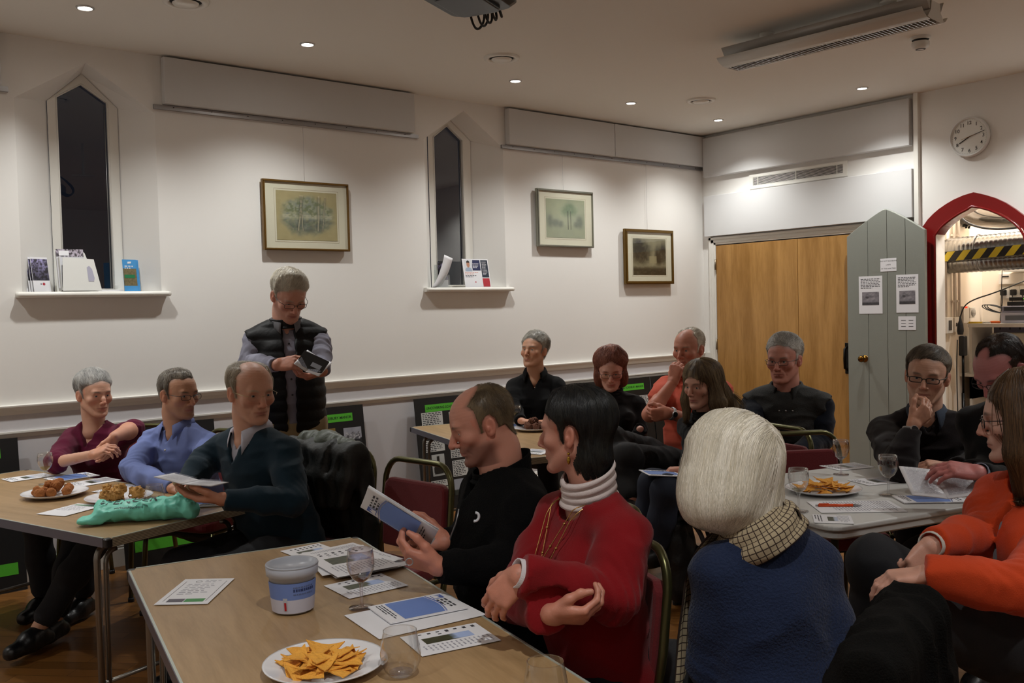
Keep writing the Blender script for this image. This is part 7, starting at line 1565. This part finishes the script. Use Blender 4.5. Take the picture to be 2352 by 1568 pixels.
def ph_portrait(u, v):
    fr = (u < 0.14)|(u > 0.86)|(v < 0.10)|(v > 0.90); c = mixc((0.10, 0.08, 0.05), (0.20, 0.15, 0.09), n2(u, v, 6)); f = np.sqrt(((u-0.5)/0.11)**2+((v-0.68)/0.12)**2) < 1; c = np.where(f[:, None], np.array((0.62, 0.48, 0.34)), c); c2 = mixc((0.45, 0.37, 0.18), (0.58, 0.48, 0.26), n2(u, v, 14)); return np.where(fr[:, None], c2, c)
def ph_bottle(u, v):
    c = mixc((0.62, 0.63, 0.62), (0.72, 0.73, 0.72), v); b_ = np.where(v > 0.62, np.abs(u-0.5) < 0.11, np.sqrt(((u-0.5)/0.38)**2+((v-0.28)/0.42)**2) < 1)&(v > 0.08)&(v < 0.93); return np.where(b_[:, None], mixc((0.06, 0.06, 0.05), (0.16, 0.15, 0.12), n2(u, v, 5)), c)
def ph_map(u, v): c = mixc((0.62, 0.66, 0.54), (0.72, 0.72, 0.62), n2(u, v, 5)); k = (np.abs(((u*3+v) % 1)-0.5) < 0.03)|(np.abs((v*3 % 1)-0.5) < 0.03); return np.where(k[:, None], c*0.7, c)
def ph_field(u, v): k = sm(0.42, 0.34, v+0.08*n2(u, 0*v, 8)); return mixc((0.60, 0.62, 0.66), (0.20, 0.22, 0.20), k)
def ph_green(u, v): return mixc((0.14, 0.20, 0.08), (0.30, 0.36, 0.18), n2(u, v, 9))
board(-6.058, 'black display board cut off at the left edge', [(0.0, 0.55, 0.4, 0.2)], [(-0.1, 0.35, 0.2, 0.15, ph_green)], low=True)
board(-4.93, 'black display board behind the persons in maroon and blue', [(-0.15, 0.6, 0.2, 0.16)], [(0.1, 0.5, 0.2, 0.2, ph_house)], low=True)
board(-3.846, 'black display board right of the standing person, with portrait', [(-0.21, 0.60, 0.14, 0.20), (0.205, 0.530, 0.145, 0.040), (-0.2, 0.35, 0.15, 0.14)], [(0.0, 0.60, 0.135, 0.19, ph_portrait), (0.200, 0.625, 0.14, 0.125, ph_house), (0.215, 0.445, 0.13, 0.10, ph_field), (0.21, 0.33, 0.13, 0.08, ph_green), (0.0, 0.33, 0.15, 0.16, ph_field)])
board(-2.812, 'black display board with a bottle picture behind the far table', [(-0.155, 0.650, 0.19, 0.165), (-0.155, 0.480, 0.18, 0.085), (-0.14, 0.20, 0.15, 0.045), (0.05, 0.42, 0.13, 0.10), (0.06, 0.29, 0.14, 0.12), (0.1, 0.64, 0.2, 0.16)], [(-0.135, 0.335, 0.115, 0.16, ph_bottle), (-0.135, 0.145, 0.15, 0.05, ph_map), (0.06, 0.15, 0.14, 0.12, ph_field)])
board(-1.470, 'black display board between the persons in black by the wall', [(-0.1, 0.62, 0.22, 0.14)], [(0.15, 0.6, 0.16, 0.14, ph_house)])
board(-0.852, 'black display board behind the chair left of the salmon shirt', [(0.20, 0.62, 0.16, 0.12), (-0.1, 0.62, 0.22, 0.14)], [(0.0, 0.4, 0.2, 0.16, ph_field)])
board(-0.240, 'black display board nearest the corner, beside the oak doors', [(-0.20, 0.62, 0.16, 0.14)], [(0.1, 0.6, 0.2, 0.16, ph_house)])
# notices on the grey door
def notice(c, w, h, label, fn):
    t = thing('notice', label, 'notice', c, group='paper notices on the grey door'); b = MB(); b.box((0, 0, 0), (w, h, 0.0008), M=onwall()); b.build('sheet', PAPER, t); b = MB(); fn(b, onwall(0, 0, -0.0008), w, h, t); b.build('print', [INK, INKL], t)
def f1(b, M, w, h, t):
    for k, s_ in enumerate(('DO NOT RUN BOTH', 'UNITS', 'AT THE SAME TIME')): put_text(b, s_, 0.0145, M@T(0, 0.030-0.030*k, 0), 0, 0.0)
def f2(b, M, w, h, t): text_block(b, -w*0.42, h*0.43, w*0.84, 7, h*0.040, h*0.016, M, 0, 0.1); raster('photo', w*0.72, h*0.35, lambda u, v: mixc((0.34, 0.33, 0.36), (0.66, 0.64, 0.66), n2(u, v, 6, 2))*np.where((np.sqrt((u-0.3)**2+(v-0.6)**2) < 0.1)|(v < 0.18), 0.55, 1.0)[:, None], 24, 18, M@T(0, -h*0.10, 0.0002), PCOL, t)
def f4(b, M, w, h, t):
    for i in range(3):
        for j in range(2): b.box((-w*0.2+j*w*0.42, h*0.2-i*h*0.22, 0), (w*0.26, h*0.035, 0.0002), M=M)
notice((-0.1195, -1.966, 1.764), 0.136, 0.104, 'small notice reading do not run both units at the same time', f1)
notice((-0.1195, -1.810, 1.528), 0.205, 0.305, 'tall notice with photo on the left of the grey door', f2)
notice((-0.1195, -2.121, 1.530), 0.182, 0.300, 'tall notice with photo on the right of the grey door', f2)
notice((-0.1195, -2.117, 1.297), 0.145, 0.108, 'small notice with two columns, lowest on the grey door', f4)
# ---------------------------------------------------------------- left table
Z7 = 0.7012
def q4(*P): return [(p[0], p[1], 0.7018) for p in P]
wine_glass('stemmed glass with a little white wine, left table', (-6.119, -0.948, Z7), 0.150, 0.034, 'e2dcb0', 0.18)
leaflet('leaflet at the far left end of the left table', q4((-6.251, -0.639), (-6.227, -0.767), (-6.034, -0.715), (-6.051, -0.567)), 'turned')
booklet('blue and white booklet beside the glass, left table', q4((-6.087, -0.781), (-6.068, -0.97), (-5.863, -0.881), (-5.889, -0.743)))
leaflet('leaflet in front of the person in the blue shirt, left table', q4((-6.051, -1.037), (-6.012, -1.173), (-5.829, -1.11), (-5.851, -0.948)), 'turned')
leaflet('leaflet behind the pastry plate, left table', q4((-6.017, -1.349), (-5.971, -1.441), (-5.784, -1.401), (-5.837, -1.25)), 'turned')
leaflet('pale form with green band nearest the plates, left table', q4((-6.311, -1.726), (-6.217, -1.833), (-6.094, -1.699), (-6.151, -1.538)), 'pastel')
plate('white plate heaped with breaded balls, left table', (-6.164, -1.309, Z7), 0.140); plate('white plate of scones and pastries, left table', (-5.985, -1.640, Z7), 0.140)
rsb = random.Random(8); pts = []
for k in range(13): a = k*2.4; rr_ = 0.022*math.sqrt(k); pts.append((rr_*math.cos(a)*1.1, rr_*math.sin(a)*1.1, 0.026 if k > 3 else 0.050))
balls((-6.164, -1.309, Z7), pts, 0.023, mat('breadcrumb', 'a0602a', 0.85, bump=0.5, bscale=200, var=0.25, vscale=60), 'golden brown breaded ball on the left plate', 'breaded_ball', 'snack', 'breaded balls on a plate')
PAST = mat('baked_pastry', 'b98a48', 0.8, bump=0.4, bscale=90, var=0.30, vscale=35)
balls((-5.985, -1.640, Z7), [(-0.045, -0.02, 0.030), (-0.010, 0.035, 0.030), (-0.035, 0.045, 0.034), (0.0, -0.005, 0.036), (0.062, -0.045, 0.030)], 0.029, PAST, 'lumpy golden pastry on the white plate', 'pastry', 'snack', 'pastries on a plate', lumpy=0.012, sc=(1.15, 1.0, 0.75))
tumbler('stemless glass behind the turquoise bag, left table', (-5.909, -1.875, Z7))
t = booklet('blue covered magazine under the hands of the person in teal', q4((-5.84, -2.03), (-5.66, -2.115), (-5.575, -1.92), (-5.76, -1.80)), 0.004)
open_booklet('white booklet held by the person in teal', (-5.899, -2.280, 0.850), sd(0.97, -0.16, -0.1), sd(0.1, -0.10, 0.98), 0.115, 0.17, 0.12, 0.1, outside=False)
def carrier_bag():
    c = (-6.035, -2.120, Z7); ax_ = _n(np.array((0.26, -0.17, 0))+0*RT); ax_ = _n(np.array((-5.867, -2.247, 0.700))-np.array((-6.162, -2.052, 0.700))); sy = np.cross(UP, ax_); t = thing('carrier_bag', 'crumpled turquoise plastic carrier bag on the left table', 'bag', c)
    f = Fld((-0.27, -0.15, -0.01), (0.27, 0.15, 0.13), 0.0055); f.econe((-0.155, 0.0, 0.030), (0.13, 0.005, 0.038), (0.058, 0.030), (0.062, 0.036), (0, 1, 0), 0.02); f.ell((0.15, 0.03, 0.052), (0.045, 0.045, 0.042), k=0.02); f.ell((-0.18, -0.045, 0.016), (0.050, 0.035, 0.014), k=0.025); f.ell((0.185, -0.03, 0.030), (0.035, 0.03, 0.028), k=0.03); f.ell((-0.165, 0.03, 0.045), (0.022, 0.03, 0.022), k=0.02)
    f.band(lambda P: -((1-np.abs(2*vnoise(P*np.array((16, 24, 24)))-1))**3-0.3)*0.009-((1-np.abs(2*vnoise(P*44+7)-1))**3-0.3)*0.004, 0.03); f.half((0, 0, 0.002), (0, 0, -1), 0.003); V, F = f.mesh()
    M = frame((0, 0, 0), ax_, sy); M[:3, 2] *= 1.15; M[:3, 1] *= 1.08; mesh_ob('bag', glob(M, V), F, mat('turquoise_plastic', '78dcc6', 0.42, bump=0.10, bscale=50, spec=0.4), t)
    def drape(txt, size, x, y, m, name, sx=1.0):
        V2, F2 = text_mesh(txt, size, 0.012); V2 = V2.copy(); V2[:, 0] = V2[:, 0]*sx+x; V2[:, 1] += y; zz = np.full(len(V2), 0.11)
        for _ in range(30):
            dd = f.sample(np.stack([V2[:, 0], V2[:, 1], zz], 1)); zz = zz-np.maximum(dd-0.0012, -0.002)*0.7
        V2[:, 2] = zz; mesh_ob(name, glob(M, V2), F2, m, t, False)
    ik_ = mat('dark_green_print', '12302c', 0.5); drape('MARKS &', 0.044, -0.05, 0.026, ik_, 'lettering', 1.25); drape('SPENCER', 0.044, -0.05, -0.012, ik_, 'lettering', 1.25); drape('marksandspencer.com', 0.014, -0.03, -0.048, ik_, 'lettering')
carrier_bag()
# ---------------------------------------------------------------- front table
leaflet('form with green bar lying alone on the front table', q4((-6.356, -3.267), (-6.244, -3.363), (-6.117, -3.154), (-6.234, -3.059)), 'form')
leaflet('photo leaflet at the far edge of the front table', q4((-5.885, -2.978), (-5.888, -3.166), (-5.681, -3.102), (-5.69, -3.013)), 'flyer', size=(0.205, 0.145), rot=0)
leaflet('photo leaflet in front of the stemmed glass, front table', q4((-5.934, -3.424), (-5.959, -3.584), (-5.754, -3.598), (-5.764, -3.434)), 'flyer', rot=0)
leaflet('photo leaflet nearest the stemless glass, front table', q4((-6.011, -3.963), (-6.05, -4.105), (-5.84, -4.108), (-5.818, -3.966)), 'flyer')
leaflet('plain white sheets under the blue booklet, front table', q4((-6.032, -3.724), (-6.058, -3.925), (-5.756, -3.95), (-5.731, -3.717)), 'blank')
booklet('blue and white booklet on the plain sheets, front table', q4((-5.963, -3.719), (-5.982, -3.867), (-5.771, -3.878), (-5.738, -3.716)), 0.003, lift=0.0035)
for k, (dx, dy, r_) in enumerate(((0, 0, 0), (0.02, -0.015, 0.12), (-0.015, 0.02, -0.10), (0.01, 0.025, 0.2), (-0.02, -0.03, 0.05))):
    leaflet(['bottom sheet of the paper pile on the front table', 'second sheet up in the paper pile, front table', 'middle sheet of the paper pile, front table', 'fourth sheet up in the paper pile, front table', 'top sheet of the paper pile beside the stemmed glass'][k], q4((-5.835+dx, -3.075+dy), (-5.88+dx, -3.385+dy), (-5.687+dx, -3.43+dy), (-5.635+dx, -3.15+dy)), ('blank', 'text', 'blank', 'text', 'flyer')[k], 'pile of papers on the front table', lift=0.002+0.0035*k, rot=r_)
wine_glass('stemmed glass with a drop of red wine, front table', (-5.964, -3.678, Z7), 0.158, 0.036, 'a8505a', 0.06, tint=glassmat('rosy_glass', (0.96, 0.93, 0.95), 0.06, 1.0))
tumbler('stemless glass beside the plate of chips, front table', (-6.135, -4.140, Z7), 0.044, 0.098); tumbler('stemless glass cut by the bottom edge, front table', (-6.022, -4.490, Z7), 0.044, 0.098)
plate('large white plate of tortilla chips, front table', (-6.243, -3.996, Z7), 0.135); chips((-6.243, -3.996, Z7), 0.082, 34, 4, 'orange tortilla chip on the front plate', 0.022, 'tortilla chips on the front plate')
def tub():
    t = thing('plastic_tub', 'clear plastic tub with blue and white paper label', 'tub', (-6.105, -3.560, Z7)); b = MB(); G = mat('cloudy_plastic', 'b4b8c4', 0.35, spec=0.5)
    b.lathe([(0.0001, 0.002), (0.050, 0.002), (0.054, 0.008), (0.062, 0.098), (0.068, 0.100), (0.069, 0.122), (0.066, 0.124), (0.062, 0.120)], 40); b.build('body', G, t); b = MB(); b.lathe([(0.0645, 0.120), (0.070, 0.1245), (0.0685, 0.1285), (0.063, 0.1265), (0.060, 0.118), (0.0001, 0.117)], 40); b.build('lid', mat('cloudy_lid', 'a8acb6', 0.3), t)
    b = MB(); a0, a1 = math.radians(150), math.radians(325); r = lambda z: 0.0548+0.0082*(z-0.008)/0.09
    for (z0, z1, mi) in ((0.006, 0.042, 1), (0.042, 0.086, 0)): b.lathe([(r(z0)+0.0008, z0), (r(z1)+0.0008, z1)], 24, a0=a0, a1=a1, mi=mi)
    b.build('paper_label', [mat('label_blue', '6f88c8', 0.6), mat('label_pale', 'c8c8d8', 0.6)], t)
    va = math.atan2(-5.861+3.56, -7.205+6.105); b2 = MB()
    for z_, h_, mi_ in ((0.0725, 0.004, 0), (0.0635, 0.007, 1), (0.0545, 0.0035, 0)):
        a_ = va+0.02
        while a_ < va+0.95: w_ = 0.05+0.07*_rs.random(); b2.lathe([(r(z_)+0.0014, z_), (r(z_)+0.0014, z_+h_)], 2, a0=a_, a1=a_+w_, mi=mi_); a_ += w_+0.03
    o2 = b2.build('label_print', [mat('label_slate', '5a6890', 0.6), mat('label_navy', '2a3a6a', 0.6)], t)
    b = MB(); aa = va-0.35
    for (w, z0, z1, m_, dr) in ((0.10, 0.012, 0.048, 0, 0.0014), (0.05, 0.014, 0.036, 1, 0.0020)): b.lathe([(r(z0)+dr, z0), (r(z1)+dr, z1)], 6, a0=aa-w, a1=aa+w, mi=m_)
    b.build('gauge_picture', [mat('label_pale2', 'b8bcc8', 0.6), mat('gauge_red', 'b01c28', 0.5)], t)
tub()
# ---------------------------------------------------------------- far table
wine_glass('half full wine glass on the far table beside the meatball plate', (-3.300, -1.104, Z7), 0.150, 0.034, 'd8d080', 0.45); wine_glass('wine glass with white wine at the near end of the far table', (-3.455, -2.135, Z7), 0.150, 0.034, 'cfd0a0', 0.40); wine_glass('second wine glass behind at the near end of the far table', (-3.535, -2.175, Z7), 0.150, 0.034)
plate('white plate of meatballs on the far table', (-3.290, -1.270, Z7), 0.135); balls((-3.290, -1.270, Z7), [(0.036*math.cos(k*1.05)*(1 if k else 0)*1.3, 0.036*math.sin(k*1.05)*1.3, 0.028) for k in range(7)]+[(0.02, 0.02, 0.058), (-0.02, 0.0, 0.058)], 0.024, mat('meatball', '5a3018', 0.8, bump=0.5, bscale=150, var=0.3, vscale=50), 'dark brown meatball on the far plate', 'meatball', 'snack', 'meatballs on a plate', lumpy=0.006)
leaflet('leaflet at the near end of the far table', q4((-3.98, -1.93), (-3.93, -2.08), (-3.78, -2.02), (-3.83, -1.87)), 'turned')
booklet('booklet in front of the grey-haired person in black, far table', q4((-3.42, -0.98), (-3.22, -1.12), (-3.10, -0.98), (-3.28, -0.85))); leaflet('leaflet behind the meatball plate, far table', q4((-3.20, -1.22), (-3.08, -1.34), (-3.02, -1.22), (-3.12, -1.12)), 'turned')
# ---------------------------------------------------------------- white table
def w4(*P): return [(p[0], p[1], 0.7412) for p in P]
wine_glass('stemmed glass with red dregs at the far side of the white table', (-3.585, -3.645, 0.7405), 0.150, 0.034, '8a3038', 0.08, tint=glassmat('rosy_glass', (0.96, 0.93, 0.95), 0.06, 1.0)); wine_glass('tall empty stemmed glass in the middle of the white table', (-3.856, -4.009, 0.7405), 0.155, 0.036); wine_glass('stemmed glass nearest the blonde bob on the white table', (-4.325, -3.929, 0.7405), 0.155, 0.036, 'd8d8c0', 0.12)
plate('white plate of tortilla chips on the white table', (-3.965, -3.800, 0.7405), 0.145); chips((-3.965, -3.800, 0.7405), 0.10, 34, 9, 'orange tortilla chip on the white table plate', 0.028, 'tortilla chips on the white table plate')
leaflet('folded sheets under the far glass, white table', w4((-3.459, -3.455), (-3.516, -3.61), (-3.32, -3.644), (-3.28, -3.53)), 'turned'); leaflet('leaflet behind the tall empty glass, white table', w4((-3.695, -3.748), (-3.733, -3.886), (-3.56, -3.90), (-3.50, -3.787)), 'turned')
leaflet('text sheets under the orange pen, white table', w4((-4.175, -3.872), (-4.31, -4.016), (-4.057, -4.186), (-3.934, -4.043)), 'text'); leaflet('leaflet at the near left corner of the white table', w4((-4.36, -4.00), (-4.445, -4.085), (-4.36, -4.150), (-4.24, -4.085)), 'turned')
booklet('folded booklet at the right end of the white table', w4((-3.916, -4.085), (-3.963, -4.168), (-3.776, -4.245), (-3.65, -4.137)), 0.004)
def pen():
    a, b_ = np.array((-4.216, -3.938, 0.7475)), np.array((-4.108, -4.045, 0.7475)); t = thing('pen', 'orange ballpoint pen on the white table', 'pen', tuple(a)); d = b_-a; L = np.linalg.norm(d); u = d/L
    MB().tube([u*0, u*L*0.80], 0.0055, 10).build('barrel', mat('orange_pen', 'e0501c', 0.3), t); MB().tube([u*L*0.80, u*L*0.94, u*L], [0.005, 0.004, 0.0012], 10).build('tip', M_alu, t); MB().tube([u*-0.01, u*0.0], 0.003, 8).build('push_button', M_alu, t); MB().box(u*0.02+np.array((0, 0, 0.0065)), (0.036, 0.003, 0.002), rz=math.atan2(u[1], u[0])).build('clip', mat('orange_pen', 'e0501c', 0.3), t)
pen()
# ---------------------------------------------------------------- window sills
SZ = 1.6532
def sill_stuff():
    # first window: cards stack, leaflet dispenser, blue leaflets
    c = np.array((-5.903, 0.020, 1.650)); 
    for k in range(6):
        t = thing('postcard', ('front card of the woodland postcards on the first sill' if k == 0 else 'woodland postcard number %s from the front, first sill' % ('', 'two', 'three', 'four', 'five', 'six')[k]), 'card', (c[0]-0.010*k+0.02, 0.0+0.012*k, SZ), group='woodland postcards on the first sill')
        W, Hh = 0.098, 0.205; M = frame((0, 0, 0), (1, 0.25, 0), (-0.10-0.012*k, 0.16, 0.98)); M = M@T(0, Hh/2, 0); MB().box((0, 0, 0), (W, Hh, 0.001), M=M).build('card', PAPER, t)
        raster('photo', W*0.96, Hh*0.62, lambda u, v: mixc((0.16, 0.15, 0.18), (0.50, 0.48, 0.62), sm(0.3, 0.7, n2(u, v, 14, k)))*(0.55+0.8*v)[:, None], 20, 26, M@T(0, Hh*0.14, 0.0008), PCOL, t)
        if k == 0: b = MB(); b.lathe([(0.008, 0), (0.0001, 0)], 12, M=M@T(0.012, -Hh*0.27, 0.001)); b.lathe([(0.005, 0), (0.0001, 0)], 10, M=M@T(-0.004, -Hh*0.27, 0.001), mi=1); b.build('emblem', [mat('emblem_red', 'b03040', 0.5), mat('emblem_grey', '8a8890', 0.5)], t)
    c = np.array((-5.695, 0.030, 1.649)); t = thing('leaflet_dispenser', 'white card leaflet dispenser on the first window sill', 'dispenser', (c[0], c[1], SZ)); M = frame((0, -0.02, 0), (1, 0.0, 0.0), (-0.18, 0.20, 0.96)); MWc = mat('white_card', 'dcdcd8', 0.45)
    b = MB(); b.prism([(-0.11, 0), (0.105, 0), (0.085, 0.15), (0.060, 0.235), (0.045, 0.25), (-0.11, 0.25)], 0.002, 0, M); b.build('back', MWc, t); b = MB(); b.prism([(-0.10, 0), (0.115, 0), (0.085, 0.19), (-0.085, 0.20)], 0.002, 0, M@T(0.01, -0.004, 0.045)); b.box((-0.092, 0.10, 0.024), (0.002, 0.20, 0.045), M=M); b.build('pocket', MWc, t)
    raster('leaflet', 0.150, 0.235, lambda u, v: np.where((v > 0.80)[:, None], mixc((0.22, 0.20, 0.22), (0.74, 0.70, 0.76), sm(0.35, 0.65, n2(u, v, 26, 4))), np.array((0.80, 0.80, 0.82))), 36, 50, M@T(-0.025, 0.137, 0.012), PCOL, t); b = MB(); b.quad((-0.085, 0.215, 0.0135), (-0.03, 0.215, 0.0135), (-0.03, 0.245, 0.0135), (-0.085, 0.245, 0.0135), 0, M); b.build('leaflet_label', PAPER, t)
    b = MB(); b.prism([(0.045, 0.055), (0.075, 0.055), (0.080, 0.075), (0.070, 0.13), (0.055, 0.15), (0.042, 0.14)], 0.0006, 0, M@T(0.01, -0.004, 0.0475)); b.build('window_cutout', mat('lilac_cutout_fill', 'a8a6b8', 0.6), t)  # flat lilac shape laid on the pocket in place of a cut-out
    c = np.array((-5.556, 0.100, 1.660)); t = thing('paper_stack', 'small stack of white papers beside the dispenser', 'paper', (c[0]+0.045, c[1]-0.02, SZ)); MB().box((0, 0, 0.006), (0.16, 0.10, 0.012)).build('sheets', PAPER, t)
    c = np.array((-5.384, 0.020, 1.648))
    for k in range(4):
        t = thing('blue_leaflet', 'front blue leaflet with heath picture on the first sill' if k == 0 else 'blue leaflet %s behind the front one, first sill' % ('', 'directly', 'third', 'last')[k], 'leaflet', (c[0]+0.009*k, c[1]+0.012*k, SZ), group='blue leaflets on the first sill'); W, Hh = 0.090, 0.195; M = frame((0, 0, 0), (1, 0.30, 0), (0.10, 0.12, 0.98))@T(0, Hh/2, 0); MB().box((0, 0, 0), (W, Hh, 0.0015), M=M).build('sheet', mat('leaflet_blue', '4a9ad8', 0.4), t)
        if k == 0:
            raster('photo', W, Hh*0.54, lambda u, v: mixc((0.34, 0.32, 0.22), (0.56, 0.50, 0.36), n2(u, v, 16, 3)), 20, 24, M@T(0, -Hh*0.05, 0.0012), PCOL, t); b = MB(); b.box((-0.003, -0.005, 0.0018), (W*0.78, 0.020, 0.0006), M=M); b.build('green_sign', mat('sign_green', '1f7a4c', 0.5), t)
            b = MB(); b.prism([(-0.012, 0.072), (0.012, 0.074), (0.014, 0.086), (-0.010, 0.084)], 0.0006, 0, M@T(0, 0, 0.001)); text_block(b, -0.032, 0.060, 0.064, 2, 0.012, 0.006, M@T(0, 0, 0.0012), 0, 0.1); b.build('logo', PAPER, t)
    # second window
    c = np.array((-3.094, 0.020, 1.665)); t = thing('leaflet_holder', 'clear holder with woodland cards on the second sill', 'holder', (c[0]+0.02, 0.05, SZ+0.006)); b = MB(); b.box((0, 0.0, 0.09), (0.11, 0.002, 0.18)); b.box((0, -0.05, 0.05), (0.11, 0.002, 0.10)); b.box((-0.055, -0.025, 0.07), (0.002, 0.05, 0.14)); b.box((0, -0.025, 0.001), (0.11, 0.05, 0.002)); b.build('holder', glassmat('clear_acrylic', (0.9, 0.92, 0.92), 0.06, 0.5), t)
    raster('card', 0.098, 0.19, lambda u, v: np.where((v < 0.30)[:, None], np.array((0.86, 0.85, 0.86)), mixc((0.12, 0.11, 0.10), (0.46, 0.42, 0.56), sm(0.35, 0.75, n2(u, v, 14, 9)))), 24, 44, onback(0.005, 0.104, -0.03), PCOL, t)
    c = np.array((-3.124, 0.000, 1.671)); t = thing('curled_leaflet', 'white curled leaflet leaning out over the second sill', 'leaflet', (c[0], c[1]-0.005, SZ+0.006)); V = []; n = 14
    for i in range(n+1):
        s_ = i/n; a = 0.75-0.75*s_; 
        x = 0.16*(s_-0.30*s_*s_)-0.03; z = 0.245*s_**1.0*(0.80+0.2*s_); V += [(x-0.048, -0.012-0.02*s_, z+0.008*s_), (x+0.052-0.01*(1-s_), 0.02-0.02*s_, z-0.018*s_)]
    o = mesh_ob('sheet', V, [(2*i, 2*i+1, 2*i+3, 2*i+2) for i in range(n)], PAPER, t, True); md = o.modifiers.new('thick', 'SOLIDIFY'); md.thickness = 0.001
    a_, b_ = np.array((-2.871, 0.020, 1.671)), np.array((-2.617, 0.020, 1.673)); c = (a_+b_)/2; W = float(np.linalg.norm(b_-a_)); Hh = 0.232; t = thing('leaning_flyer', 'white flyer with portrait, navy and red boxes on second sill', 'leaflet', (c[0], 0.0, SZ+0.007)); M = frame((0, 0, 0), (1, 0, 0), (0, 0.18, 0.98))@T(0, Hh/2, 0); MB().box((0, 0, 0), (W, Hh, 0.001), M=M).build('sheet', PAPER, t)
    b = MB(); P2 = M@T(0, 0, 0.0012); b.add([(x*W, y*Hh, 0) for x, y in ((-0.17, 0.10), (0.17, 0.10), (0.17, 0.46), (-0.11, 0.46))], [(0, 1, 2, 3)], 0, False, P2); b.quad((W*0.20, -Hh*0.14, 0), (W*0.47, -Hh*0.14, 0), (W*0.47, Hh*0.46, 0), (W*0.20, Hh*0.46, 0), 1, P2); b.quad((W*0.20, -Hh*0.46, 0), (W*0.47, -Hh*0.46, 0), (W*0.47, -Hh*0.17, 0), (W*0.20, -Hh*0.17, 0), 2, P2)
    text_block(b, -W*0.44, Hh*0.04, W*0.52, 2, Hh*0.05, Hh*0.022, P2, 4, 0.1); text_block(b, -W*0.44, -Hh*0.07, W*0.48, 2, Hh*0.045, Hh*0.018, P2, 3, 0.1); text_block(b, -W*0.12, Hh*0.34, W*0.26, 4, Hh*0.045, Hh*0.018, P2@T(0, 0, 0.0004), 5, 0.3); text_block(b, W*0.24, Hh*0.40, W*0.20, 12, Hh*0.04, Hh*0.012, P2@T(0, 0, 0.0004), 5, 0.4)
    b.lathe([(0.006, 0), (0.0001, 0)], 12, M=P2@T(-W*0.08, -Hh*0.30, 0.0002), mi=2); b.build('print', [mat('flyer_navy', '232c54', 0.5), mat('flyer_dark', '1e2a3c', 0.5), mat('flyer_red', 'b8303c', 0.5), INK, mat('flyer_pink', 'd89080', 0.6), PAPER], t)
    def face(u, v):
        c_ = np.tile(np.array((0.84, 0.85, 0.87)), (len(u), 1)); sh = (v < 0.34-0.9*np.abs(u-0.5)**2)&(np.abs(u-0.5) < 0.42); c_[sh] = (0.62, 0.68, 0.76); e = np.sqrt(((u-0.5)/0.21)**2+((v-0.60)/0.27)**2); c_[e < 1.0] = (0.72, 0.52, 0.42); c_[(np.sqrt(((u-0.5)/0.23)**2+((v-0.68)/0.26)**2) < 1)&(v > 0.76-0.1*np.abs(u-0.5))] = (0.14, 0.11, 0.10); return c_
    raster('portrait', W*0.30, Hh*0.40, face, 26, 30, M@T(-W*0.29, Hh*0.27, 0.0013), PCOL, t)
sill_stuff()
